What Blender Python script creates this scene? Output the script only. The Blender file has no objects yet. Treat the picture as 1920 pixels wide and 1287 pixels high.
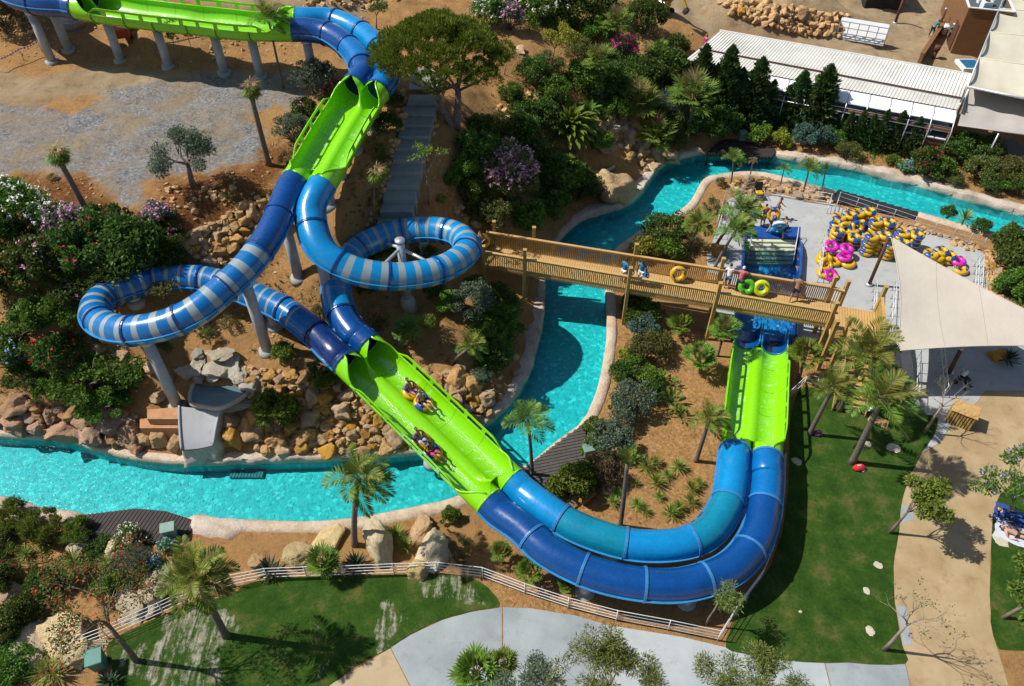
import bpy, bmesh, math, random
import numpy as np
from math import radians, sin, cos, pi
from mathutils import Vector, Matrix, noise as mnoise
from mathutils.geometry import delaunay_2d_cdt
random.seed(7); rng = np.random.default_rng(7)
scene = bpy.context.scene
col = scene.collection

# ------------------------------------------------------------ camera model
CAM_H = 32.5; FPX = 1440.0; TILT = radians(45.5); CX, CY = 960.0, 643.5
FWD = np.array((0, cos(TILT), -sin(TILT))); UP = np.array((0, sin(TILT), cos(TILT))); RT = np.array((1.0, 0, 0))
CAM = np.array((0, 0, CAM_H))
def rayd(px, py):
    return FWD + RT*((px-CX)/FPX) - UP*((py-CY)/FPX)
def at(px, py, z):
    d = rayd(px, py); t = (z-CAM_H)/d[2]
    return Vector((d[0]*t, d[1]*t, z))
def proj(P):
    P = np.asarray(P, float); Q = P - CAM
    f = Q @ FWD
    return CX + FPX*(Q @ RT)/f, CY - FPX*(Q @ UP)/f
def ppm(px, py, z):                      # photo pixels per metre at that point
    p = at(px, py, z); return FPX/float((np.array(p)-CAM) @ FWD)

# ------------------------------------------------------------ terrain heights
LOW = 0.15
low_px = [(-500,780),(-200,810),(0,800),(100,812),(200,838),(330,858),(430,858),(520,855),(610,853),(680,848),(760,842),(850,828),(905,790),(935,768),(958,738),(978,700),(990,660),
 (1003,620),(1008,580),(1010,535),(1040,452),(1060,425),(1095,400),(1158,385),(1188,362),(1212,332),(1235,305),(1270,292),(1323,280),(1353,260),(1447,272),(1500,295),(1550,303),(1605,311),(1660,326),(1715,338),(1785,358),(1850,376),(1920,394),(2100,440),(2300,470),
 (2300,640),(2050,560),(1920,470),(1851,440),(1758,420),(1720,410),(1571,400),(1494,360),(1434,345),(1390,342),(1356,345),(1330,352),(1318,365),(1305,390),(1265,430),(1220,450),(1180,480),(1158,560),(1160,620),(1155,680),(1146,730),(1130,770),(1110,800),(1120,860),(1030,915),(960,930),(900,950),(830,960),(640,995),(568,998),(451,996),(362,1010),(200,1010),(110,980),(50,966),(0,955),(-300,930),
 (0,1050),(150,1080),(-300,1200),(100,1287),(400,1040),(300,1140),(600,1060),(800,1040),(900,1060),(1200,1190),(1000,1000),(1200,900),(1200,760),(1300,900),(1350,700),(1250,620),(1480,1240),(1700,1240),(1600,1000),(1700,800),(1600,700),(1900,700),(2100,800),(2200,1000),(2000,1287),(1850,1100),(900,1287),(500,1287),(400,1200),
 (0,1600),(960,1600),(1920,1600),(1400,520),(1500,470),(1650,500),(1750,560),(1851,553),(1300,470),(2300,1600),(-400,1600),(1540,640),(1150,520)]
CP = [(x,y,LOW) for x,y in low_px] + [
 # ochre hill left of the river
 (0,770,1.1),(-300,740,1.6),(0,720,2.0),(100,740,2.2),(180,760,2.0),(250,745,2.0),(318,756,1.9),(370,730,2.4),(480,690,2.9),(485,655,3.2),(430,800,1.2),(560,720,2.7),(560,790,1.2),(650,760,1.9),(650,810,.9),(720,800,1.0),(780,820,.35),
 (560,558,4.2),(480,610,3.7),(620,600,3.5),(700,565,3.1),(765,582,2.6),(820,625,2.4),(880,560,2.4),(700,640,2.8),(760,680,2.3),(880,690,1.9),(850,770,1.2),(900,740,1.1),(940,690,.9),(950,600,.9),(960,560,1.2),
 (200,690,3.0),(100,640,4.2),(0,620,4.8),(-300,600,5.5),(250,570,5.0),(350,580,4.0),(120,540,6.0),(0,480,7.0),(200,470,6.8),(340,440,7.2),(430,420,6.8),(510,375,7.3),(450,485,5.4),(560,470,5.2),(525,500,4.8),(-300,450,7.5),(300,500,5.9),(400,520,5.0),
 # gravel plateau
 (0,190,8.5),(0,330,8),(200,360,8),(400,350,8),(450,300,8),(480,250,8),(500,180,8.5),(300,190,8.5),(83,113,9.1),(220,120,9.0),(400,120,9.0),(570,118,8.9),(0,110,9.1),(560,230,8.2),(545,290,7.6),(280,395,7.9),(100,400,7.7),(-300,200,8),(-300,350,8),(-300,80,8.2),(330,385,8.2),(430,375,8.0),
 (60,40,10),(250,75,9.2),(500,72,9.2),(300,20,11),(600,15,10.5),(0,0,11),
 (702,262,9.0),(671,335,8.2),(640,408,7.3),(640,260,8.5),(600,330,7.7),(604,510,6.2),(585,455,6.3),(690,300,8.5),
 # stair and middle hill
 (800,165,8.7),(830,165,8.7),(765,165,8.8),(820,225,8.3),(765,215,8.5),(812,300,7.6),(735,300,7.7),(790,360,6.7),(715,360,6.8),(775,420,5.4),(700,420,5.7),(730,447,4.9),(850,300,7.2),(840,360,6.0),(860,240,7.7),
 (690,40,9.0),(760,10,9.3),(900,200,7.2),(950,100,7.6),(860,120,7.8),(900,280,6.2),(885,350,4.9),(862,412,3.8),(980,330,3.4),(1000,250,4.5),(1100,250,3.6),(1120,330,.9),(1200,270,1.0),(1180,200,3.4),(1260,230,1.2),(1100,150,5.2),(1180,110,4.8),(1050,40,6.5),(1240,60,4.0),(960,430,2.7),(1020,420,1.0),(905,450,2.7),(930,530,1.5),(880,470,2.7),(1060,380,1.0),(1270,110,3.2),(1290,200,1.3),
 # right side: bank, building, yard
 (1350,240,.8),(1500,262,.6),(1600,290,.5),(1750,325,.5),(1900,370,.5),(2100,400,.5),(1300,150,1.6),(1340,60,3.0),(1420,80,2.3),(1550,110,1.6),(1560,200,.9),(1700,260,.6),(1800,260,.6),(1920,300,.6),(2200,300,.6),(1700,60,1.6),(1620,100,1.6),(1900,120,1.2),(1720,130,1.4),(1820,120,1.2),
 (1380,26,2.9),(1500,66,2.2),(1565,72,1.9),(1385,-6,5.0),(1480,8,4.6),(1570,18,4.2),(1280,0,4.2),(1590,20,2.0),(1700,0,1.8),(1920,0,1.6),(1300,-40,5.5),(1500,-60,6),
 (-300,-150,12),(300,-150,12),(700,-150,11),(1000,-150,9),(1300,-150,7),(1700,-150,3),(2300,-150,3),(2300,100,1.5),(1000,-20,7.5),
]
NXT, GX0, GX1, GY0, GY1, GS = 0, -80.0, 80.0, 4.0, 132.0, 0.32
gx = np.arange(GX0, GX1+GS, GS); gy = np.arange(GY0, GY1+GS, GS)
HM = np.full((len(gy), len(gx)), np.nan)
def build_height():
    pts = [at(x,y,z) for x,y,z in CP]
    zz = [p.z for p in pts]
    pts += [Vector((x,y,0)) for x,y in ((-400,-300),(400,-300),(-400,0),(400,0),(400,60),(-400,60),(-400,400),(400,400),(0,400),(0,-300))]
    zz += [LOW,LOW,LOW,LOW,LOW,8,12,4,10,LOW]
    v2 = [Vector((p.x,p.y)) for p in pts]
    r = delaunay_2d_cdt(v2, [], [], 0, 1e-6)
    V, Fc, orig = r[0], r[2], r[3]
    vz = [zz[o[0]] if o else LOW for o in orig]
    for f in Fc:
        a,b,c = (np.array(V[i]) for i in f); za,zb,zc = (vz[i] for i in f)
        x0,x1 = min(a[0],b[0],c[0]), max(a[0],b[0],c[0]); y0,y1 = min(a[1],b[1],c[1]), max(a[1],b[1],c[1])
        i0,i1 = np.searchsorted(gx,[x0-.01,x1+.01]); j0,j1 = np.searchsorted(gy,[y0-.01,y1+.01])
        if i0==i1 or j0==j1: continue
        X,Y = np.meshgrid(gx[i0:i1], gy[j0:j1])
        d = (b[1]-c[1])*(a[0]-c[0])+(c[0]-b[0])*(a[1]-c[1])
        if abs(d)<1e-9: continue
        l1 = ((b[1]-c[1])*(X-c[0])+(c[0]-b[0])*(Y-c[1]))/d
        l2 = ((c[1]-a[1])*(X-c[0])+(a[0]-c[0])*(Y-c[1]))/d
        l3 = 1-l1-l2
        m = (l1>-1e-6)&(l2>-1e-6)&(l3>-1e-6)
        sub = HM[j0:j1,i0:i1]; sub[m] = (l1*za+l2*zb+l3*zc)[m]
    HM[np.isnan(HM)] = LOW
def vnoise(X, Y, cell, seed):
    r = np.random.default_rng(seed).random((128,128))
    x = X/cell; y = Y/cell; i = np.floor(x).astype(int); j = np.floor(y).astype(int); fx = x-i; fy = y-j
    fx = fx*fx*(3-2*fx); fy = fy*fy*(3-2*fy)
    g = lambda a,b: r[a%128, b%128]
    return (g(i,j)*(1-fx)+g(i+1,j)*fx)*(1-fy)+(g(i,j+1)*(1-fx)+g(i+1,j+1)*fx)*fy
build_height()
def blur(A):
    B = np.pad(A,1,mode='edge')
    return (B[:-2,:-2]+B[:-2,1:-1]+B[:-2,2:]+B[1:-1,:-2]+B[1:-1,1:-1]+B[1:-1,2:]+B[2:,:-2]+B[2:,1:-1]+B[2:,2:])/9
BASEH = HM.copy()
for _ in range(3): HM = blur(HM)
flat = np.abs(BASEH-LOW) < 1e-4
HM[flat] = LOW
GXX, GYY = np.meshgrid(gx, gy)
amp = np.clip((HM-LOW-0.1)/1.2, 0, 1)
HM += amp*((vnoise(GXX,GYY,1.7,1)-.5)*.34+(vnoise(GXX,GYY,.75,2)-.5)*.24)
def hh(x, y):
    if not (GX0 < x < GX1-GS and GY0 < y < GY1-GS): return LOW
    u=(x-GX0)/GS; v=(y-GY0)/GS; i=int(u); j=int(v); i=min(i,len(gx)-2); j=min(j,len(gy)-2); fx=u-i; fy=v-j
    return float((HM[j,i]*(1-fx)+HM[j,i+1]*fx)*(1-fy)+(HM[j+1,i]*(1-fx)+HM[j+1,i+1]*fx)*fy)
def gnd(px, py, dz=0.0):
    d = rayd(px, py); t0 = (13-CAM_H)/d[2]; t1 = (-0.5-CAM_H)/d[2]; t = t0; step = 0.25
    while t < t1:
        p = CAM+d*t
        if p[2] < hh(p[0],p[1]): break
        t += step
    a, b = t-step, t
    for _ in range(14):
        m=(a+b)/2; p=CAM+d*m
        if p[2] < hh(p[0],p[1]): b=m
        else: a=m
    p = CAM+d*b
    return Vector((p[0],p[1],hh(p[0],p[1])+dz))
def inpoly(px, py, poly):
    px=np.asarray(px); py=np.asarray(py); r=np.zeros(px.shape,bool); n=len(poly)
    for k in range(n):
        x1,y1=poly[k]; x2,y2=poly[(k+1)%n]
        if y1==y2: continue
        c=((y1>py)!=(y2>py))&(px<(x2-x1)*(py-y1)/(y2-y1)+x1); r^=c
    return r

# ------------------------------------------------------------ objects
def props(o, label=None, cat=None, group=None, kind=None):
    if label: o['label']=label
    if cat: o['category']=cat
    if group: o['group']=group
    if kind: o['kind']=kind
    return o
def empty(name, loc, label=None, cat=None, group=None, rz=0.0):
    o = bpy.data.objects.new(name, None); col.objects.link(o); o.location=loc; o.rotation_euler=(0,0,rz); o.empty_display_size=.2
    return props(o,label,cat,group)
def link(name, me, parent=None, loc=None, rot=None, scale=None):
    o = bpy.data.objects.new(name, me); col.objects.link(o)
    if parent: o.parent=parent
    if loc is not None: o.location=loc
    if rot is not None: o.rotation_euler=rot
    if scale is not None: o.scale=scale
    return o
def copy_tree(o, parent=None):
    c = o.copy(); col.objects.link(c)
    if parent: c.parent=parent
    for ch in list(o.children): copy_tree(ch, c)
    return c
class MB:
    """collects vertices and faces of one mesh; several material slots"""
    def __init__(s): s.v=[]; s.f=[]; s.m=[]; s.sm=[]
    def add(s, vs, fs, mi=0, smooth=False):
        n=len(s.v); s.v += [tuple(v) for v in vs]
        for f in fs: s.f.append(tuple(i+n for i in f)); s.m.append(mi); s.sm.append(smooth)
        return s
    def box(s, c, size, rot=None, mi=0, bev=0.0):
        hx,hy,hz=(a/2 for a in size)
        if bev>0:
            vs=[];b=min(bev,hx*.9,hy*.9,hz*.9)
            for sx in(-1,1):
                for sy in(-1,1):
                    for sz in(-1,1):
                        vs += [(sx*(hx-b),sy*(hy-b),sz*hz),(sx*(hx-b),sy*hy,sz*(hz-b)),(sx*hx,sy*(hy-b),sz*(hz-b))]
            bm=bmesh.new(); [bm.verts.new(v) for v in vs]; bmesh.ops.convex_hull(bm,input=bm.verts); bm.verts.index_update()
            vs=[v.co.copy() for v in bm.verts]; fs=[[v.index for v in f.verts] for f in bm.faces]; bm.free()
        else:
            vs=[Vector((x,y,z)) for x in(-hx,hx) for y in(-hy,hy) for z in(-hz,hz)]
            fs=[(0,1,3,2),(4,6,7,5),(0,4,5,1),(2,3,7,6),(0,2,6,4),(1,5,7,3)]
        R = rot if rot is not None else Matrix.Identity(3)
        c=Vector(c); return s.add([R@Vector(v)+c for v in vs], fs, mi)
    def bar(s, a, b, w, h, mi=0, up=(0,0,1)):
        a=Vector(a); b=Vector(b); d=(b-a); L=d.length
        if L<1e-6: return s
        x=d/L; u=Vector(up)
        if abs(x.dot(u))>.98: u=Vector((0,1,0))
        y=u.cross(x).normalized(); z=x.cross(y)
        R=Matrix((x,y,z)).transposed(); return s.box((a+b)/2,(L,w,h),R,mi)
    def tube(s, pts, radii, seg=8, mi=0, cap=True, smooth=True):
        pts=[Vector(p) for p in pts]; n=len(pts)
        if not hasattr(radii,'__len__'): radii=[radii]*n
        vs=[]; fs=[]; prev=None
        for i,p in enumerate(pts):
            t=(pts[min(i+1,n-1)]-pts[max(i-1,0)]).normalized()
            if prev is None:
                a=Vector((0,0,1)) if abs(t.z)<.9 else Vector((1,0,0)); x=t.cross(a).normalized()
            else: x=(prev-t*prev.dot(t)).normalized()
            prev=x; y=t.cross(x)
            for k in range(seg):
                an=2*pi*k/seg; vs.append(p+(x*cos(an)+y*sin(an))*radii[i])
        for i in range(n-1):
            for k in range(seg):
                a=i*seg+k; b=i*seg+(k+1)%seg; fs.append((a,b,b+seg,a+seg))
        if cap: fs.append(tuple(reversed(range(seg)))); fs.append(tuple(range((n-1)*seg,n*seg)))
        return s.add(vs,fs,mi,smooth)
    def mesh(s, name, mats):
        me=bpy.data.meshes.new(name); me.from_pydata(s.v,[],s.f)
        for m in (mats if isinstance(mats,(list,tuple)) else [mats]): me.materials.append(m)
        me.polygons.foreach_set('material_index', s.m); me.polygons.foreach_set('use_smooth', s.sm); me.update(); return me
    def obj(s, name, mats, parent=None, **k): return link(name, s.mesh(name,mats), parent, **k)

# ------------------------------------------------------------ materials
def lin(r,g,b):
    f=lambda c: (c/255/12.92 if c/255<=.04045 else ((c/255+.055)/1.055)**2.4)
    return (f(r),f(g),f(b),1)
class NT:
    def __init__(s, name):
        s.m=bpy.data.materials.new(name); s.m.use_nodes=True; s.t=s.m.node_tree; s.N=s.t.nodes; s.L=s.t.links
        s.b=s.N['Principled BSDF']; s.out=s.N['Material Output']
    def n(s, typ, **k):
        x=s.N.new(typ)
        for a,v in k.items():
            if a in x.inputs.keys() if hasattr(x.inputs,'keys') else False: x.inputs[a].default_value=v
            else: setattr(x,a,v)
        return x
    def l(s,a,b): s.L.new(a,b)
    def pos(s): return s.n('ShaderNodeNewGeometry').outputs['Position']
    def objc(s): return s.n('ShaderNodeTexCoord').outputs['Object']
    def noise(s, vec, scale, detail=4, rough=.6):
        x=s.n('ShaderNodeTexNoise'); x.inputs['Scale'].default_value=scale; x.inputs['Detail'].default_value=detail; x.inputs['Roughness'].default_value=rough; s.l(vec,x.inputs['Vector']); return x.outputs['Fac']
    def ramp(s, fac, stops):
        x=s.n('ShaderNodeValToRGB'); e=x.color_ramp.elements
        while len(e)<len(stops): e.new(.5)
        for i,(p,c) in enumerate(stops): e[i].position=p; e[i].color=c if len(c)==4 else (*c,1)
        s.l(fac,x.inputs['Fac']); return x.outputs['Color']
    def mix(s, fac, a, b, mode='MIX'):
        x=s.n('ShaderNodeMix'); x.data_type='RGBA'; x.blend_type=mode
        for sock,v in ((x.inputs[0],fac),(x.inputs[6],a),(x.inputs[7],b)):
            if isinstance(v,(int,float)): sock.default_value=v
            elif isinstance(v,(tuple,list)): sock.default_value=v if len(v)==4 else (*v,1)
            else: s.l(v,sock)
        return x.outputs[2]
    def math(s, op, a, b=0.0):
        x=s.n('ShaderNodeMath'); x.operation=op
        for i,v in ((0,a),(1,b)):
            if isinstance(v,(int,float)): x.inputs[i].default_value=v
            else: s.l(v,x.inputs[i])
        return x.outputs[0]
    def color(s,c):
        if isinstance(c,(tuple,list)): s.b.inputs['Base Color'].default_value=c if len(c)==4 else (*c,1)
        else: s.l(c,s.b.inputs['Base Color'])
    def bump(s, h, strength=.5, dist=.05):
        x=s.n('ShaderNodeBump'); x.inputs['Strength'].default_value=strength; x.inputs['Distance'].default_value=dist; s.l(h,x.inputs['Height']); s.l(x.outputs[0],s.b.inputs['Normal']); return x
    def set(s, **k):
        for a,v in k.items(): s.b.inputs[a.replace('_',' ')].default_value=v
        return s
def pmat(name, c1, c2, scale=3.0, rough=.7, bump=0.0, bscale=None, metal=0.0, spec=.5, world=True, stops=(.3,.7), detail=5, bdist=.04):
    t=NT(name); v=t.pos() if world else t.objc(); f=t.noise(v,scale,detail)
    t.color(t.ramp(f,[(stops[0],c1),(stops[1],c2)])); t.set(Roughness=rough,Metallic=metal); t.b.inputs['Specular IOR Level'].default_value=spec
    if bump>0: t.bump(t.noise(v,bscale or scale*4,6,.7),bump,bdist)
    return t.m
# ------------------------------------------------------------ camera, sun, sky
cam = bpy.data.cameras.new('camera'); camo = bpy.data.objects.new('camera', cam); col.objects.link(camo)
cam.sensor_width=36; cam.lens=36*FPX/1920; cam.clip_end=2000; camo.location=CAM; camo.rotation_euler=(pi/2-TILT,0,0); scene.camera=camo
SUN_EL=radians(51); SD=Vector((cos(SUN_EL)*cos(radians(8)),-cos(SUN_EL)*sin(radians(8)),-sin(SUN_EL)))
sl=bpy.data.lights.new('sun','SUN'); sl.energy=4.6; sl.angle=radians(.53); sl.color=(1,.955,.88); so=bpy.data.objects.new('sun',sl); col.objects.link(so)
so.rotation_euler=SD.to_track_quat('-Z','Y').to_euler(); so.location=(-30,20,60)
w=bpy.data.worlds.new('World'); scene.world=w; w.use_nodes=True; wn=w.node_tree.nodes
sky=wn.new('ShaderNodeTexSky'); sky.sky_type='NISHITA'; sky.sun_disc=False; sky.sun_elevation=SUN_EL; sky.sun_rotation=math.atan2(-SD.x,-SD.y)
w.node_tree.links.new(sky.outputs[0], wn['Background'].inputs['Color']); wn['Background'].inputs['Strength'].default_value=.078
scene.view_settings.view_transform='Standard'; scene.view_settings.look='None'; scene.view_settings.exposure=0.34; scene.view_settings.gamma=1
scene.cycles.max_bounces=8; scene.cycles.transparent_max_bounces=24; scene.cycles.caustics_reflective=False; scene.cycles.caustics_refractive=False

# ------------------------------------------------------------ river outlines (photo pixels on the water level)
WZ=-0.18
NB=[(-500,790),(-150,812),(0,822),(60,825),(130,832),(190,850),(250,864),(330,873),(430,872),(520,869),(610,866),(680,861),(760,855),(850,842),(904,804),(940,778),(965,750),(985,716),(1000,680),(1010,640),(1018,600),(1020,560),(1022,525),(1034,480),(1052,450),(1074,428),(1101,411),(1161,394),(1195,371),(1221,337),(1241,314),(1280,299),(1323,290),(1385,292),(1446,296),(1494,305),(1547,313),(1600,321),(1657,336),(1711,347),(1781,368),(1848,387),(1920,406),(2100,452),(2400,520)]
SB=[(-500,925),(-150,934),(0,942),(50,954),(110,965),(157,970),(254,968),(311,970),(362,976),(451,984),(568,987),(640,984),(740,968),(827,950),(867,937),(930,905),(985,880),(1045,832),(1092,797),(1111,764),(1124,724),(1134,670),(1138,630),(1138,590),(1135,543),(1142,505),(1151,481),(1164,467),(1188,450),(1210,434),(1250,418),(1287,394),(1300,376),(1310,358),(1323,342),(1353,335),(1390,331),(1434,333),(1494,348),(1557,365),(1640,385),(1721,407),(1800,430),(1920,460),(2100,506),(2400,580)]
def catmull(P, n=4, closed=False):
    P=[Vector(p) for p in P]; out=[]; N=len(P)
    for i in range(N if closed else N-1):
        g=(lambda k: P[k%N]) if closed else (lambda k: P[max(0,min(N-1,k))])
        p0,p1,p2,p3=g(i-1),g(i),g(i+1),g(i+2)
        for k in range(n):
            t=k/n; out.append(.5*((2*p1)+(p2-p0)*t+(2*p0-5*p1+4*p2-p3)*t*t+(3*p1-p0-3*p2+p3)*t**3))
    if not closed: out.append(P[-1])
    return out
NBw=catmull([at(x,y,WZ) for x,y in NB]); SBw=catmull([at(x,y,WZ) for x,y in SB])
RIVER=[(p.x,p.y) for p in NBw]+[(p.x,p.y) for p in reversed(SBw)]
# splash pool outline: photo pixels at deck level
PZ=LOW+.02
POOLQ=[at(1374,640,PZ),at(1486,640,PZ),at(1501,426,PZ),at(1402,424,PZ)]   # front left, front right, back right, back left
POOL=[(p.x,p.y) for p in POOLQ]
def grow(P,d):
    c=Vector((sum(p[0] for p in P)/4,sum(p[1] for p in P)/4)); return [tuple(c+(Vector(p)-c)*(1+d/(Vector(p)-c).length)) for p in P]

# ------------------------------------------------------------ terrain sheet
Z_GRAVEL=[(-80,196),(60,192),(130,215),(185,196),(190,168),(300,150),(470,135),(560,150),(575,190),(545,215),(520,190),(470,225),(500,250),(470,300),(400,322),(290,330),(262,350),(285,392),(235,394),(212,360),(160,325),(60,322),(-80,335)]
Z_YARD=[(1225,-40),(1262,30),(1330,70),(1360,52),(1560,95),(1650,160),(1830,230),(1860,90),(2100,60),(2100,-60)]
Z_DRY=[(-100,95),(60,150),(180,125),(330,135),(560,130),(560,150),(300,160),(190,180),(-100,196)]
Z_PATHUP=[(655,-40),(690,20),(640,45),(560,40),(300,-10),(300,-60)]
Z_RED=[(-80,335),(160,330),(230,400),(290,395),(300,345),(470,310),(520,260),(545,300),(500,380),(380,430),(-80,470)]
Z_MULCH=[(1160,560),(1340,640),(1360,860),(1300,1000),(1000,1000),(900,950),(640,1000),(360,1010),(380,1060),(900,1070),(1350,1215),(1480,1100),(1480,620),(1700,700),(1640,760),(1500,730),(1480,1240),(850,1150),(600,1050),(200,1200),(-80,1280),(-80,960),(150,1010),(880,950),(1100,900)]
def softmask(px,py,polys,jit=9,n=5):
    r=np.random.default_rng(3); acc=np.zeros(px.shape)
    for k in range(n):
        jx=r.normal(0,jit,px.shape); jy=r.normal(0,jit*.6,px.shape); m=np.zeros(px.shape,bool)
        for q in polys: m|=inpoly(px+jx,py+jy,q)
        acc+=m
    return acc/n
def set_mask(me, M):
    a=me.color_attributes.new('zone','FLOAT_COLOR','POINT'); a.data.foreach_set('color', np.ascontiguousarray(M,dtype=np.float32).ravel())
def terrain():
    ny,nx=HM.shape
    V=np.stack([GXX,GYY,HM],-1).reshape(-1,3)
    idx=np.arange(ny*nx).reshape(ny,nx)
    q=np.stack([idx[:-1,:-1],idx[:-1,1:],idx[1:,1:],idx[1:,:-1]],-1).reshape(-1,4)
    cx=(GXX[:-1,:-1]+GS/2).ravel(); cy=(GYY[:-1,:-1]+GS/2).ravel()
    kill=np.zeros(len(q),bool)
    for dx,dy in ((0,0),(.22,0),(-.22,0),(0,.22),(0,-.22)): kill|=inpoly(cx+dx,cy+dy,RIVER)
    kill|=inpoly(cx,cy,grow(POOL,.15))
    q=q[~kill]
    n0=len(V)
    # skirt that carries the ground on to the horizon
    ring=[(GX0,GY0),(GX1,GY0),(GX1,GY1),(GX0,GY1)]
    me=bpy.data.meshes.new('ground')
    verts=[tuple(v) for v in V]; faces=[tuple(f) for f in q]
    bot=list(idx[0,:]); top=list(idx[-1,:]); lef=list(idx[:,0]); rig=list(idx[:,-1])
    def skirt(edge, fx):
        n=len(verts); e=edge[::8]+([edge[-1]] if (len(edge)-1)%8 else [])
        for k in e: verts.append(fx(verts[k]))
        for k in range(len(e)-1): faces.append((e[k],e[k+1],n+k+1,n+k))
    skirt(bot, lambda v:(v[0]*6,-500,LOW)); skirt(top, lambda v:(v[0]*12,1500,v[2])); skirt(lef, lambda v:(-1500,v[1]*6-20,v[2])); skirt(rig, lambda v:(1500,v[1]*6-20,v[2]))
    me.from_pydata(verts,[],faces)
    P=np.array(verts); f=(P-CAM)@FWD; ok=f>5
    px=np.where(ok,CX+FPX*((P-CAM)@RT)/np.where(ok,f,1),-9e3); py=np.where(ok,CY-FPX*((P-CAM)@UP)/np.where(ok,f,1),-9e3)
    M=np.zeros((len(P),4)); M[:,3]=1
    M[:,0]=softmask(px,py,[Z_GRAVEL],10); M[:,1]=softmask(px,py,[Z_YARD,Z_DRY,Z_PATHUP],6); M[:,2]=softmask(px,py,[Z_RED],12); M[:,3]=softmask(px,py,[Z_MULCH],5)
    set_mask(me,M)
    me.polygons.foreach_set('use_smooth',[True]*len(me.polygons))
    t=NT('ground_soil'); p=t.pos()
    big=t.noise(p,.35,5,.65); fine=t.noise(p,6,6,.75); grit=t.noise(p,22,3,.8)
    soil=t.ramp(fine,[(.28,(.20,.09,.03)),(.5,(.47,.255,.095)),(.75,(.66,.42,.20))])
    soil=t.mix(t.ramp(big,[(.35,(0,0,0)),(.65,(1,1,1))]),soil,t.ramp(grit,[(.3,(.38,.19,.065)),(.7,(.60,.36,.15))]))
    at_=t.n('ShaderNodeAttribute'); at_.attribute_name='zone'; sep=t.n('ShaderNodeSeparateColor'); t.l(at_.outputs['Color'],sep.inputs[0])
    vor=t.n('ShaderNodeTexVoronoi'); vor.inputs['Scale'].default_value=9; t.l(p,vor.inputs['Vector'])
    grav=t.ramp(t.noise(vor.outputs['Position'],40,2),[(.3,(.13,.13,.14)),(.5,(.29,.29,.295)),(.7,(.48,.48,.475))])
    grav=t.mix(t.ramp(t.noise(p,.45,6,.7),[(.40,(0,0,0)),(.62,(1,1,1))]),grav,t.ramp(fine,[(.3,(.27,.20,.13)),(.7,(.46,.37,.26))]))
    gm=t.math('ADD',sep.outputs[0],t.math('MULTIPLY',t.math('SUBTRACT',t.noise(p,.8,8,.75),.5),2.6)); gm=t.math('MINIMUM',t.math('MAXIMUM',t.math('ADD',t.math('MULTIPLY',t.math('SUBTRACT',gm,.5),2.2),.5),0),1)
    c=t.mix(sep.outputs[2],soil,t.ramp(fine,[(.25,(.06,.02,.006)),(.5,(.235,.093,.028)),(.8,(.50,.27,.11))]))
    mul=t.ramp(t.noise(vor.outputs['Position'],31,2),[(.25,(.24,.11,.04)),(.5,(.50,.27,.10)),(.75,(.70,.45,.21))])
    c=t.mix(t.math('MULTIPLY',at_.outputs['Alpha'],.8),c,mul)
    yard=t.ramp(t.noise(p,.5,8,.65),[(.3,(.33,.22,.11)),(.5,(.42,.31,.18)),(.7,(.48,.38,.26))])
    yard=t.mix(.35,yard,t.ramp(grit,[(.3,(.36,.25,.13)),(.7,(.62,.48,.31))]))
    c=t.mix(sep.outputs[1],c,yard); c=t.mix(gm,c,grav); mott=t.ramp(t.noise(p,1.3,9,.75),[(.32,(.55,.50,.46)),(.46,(1,1,1)),(.7,(1.25,1.22,1.15))]); c=t.mix(.75,c,mott,'MULTIPLY'); t.color(c); t.set(Roughness=.95); t.b.inputs['Specular IOR Level'].default_value=.2
    t.bump(t.math('ADD',t.noise(p,3.5,10,.85),t.math('MULTIPLY',grit,.4)),1.0,.26)
    me.materials.append(t.m); o=link('ground',me); props(o,kind='structure')
terrain()

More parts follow.
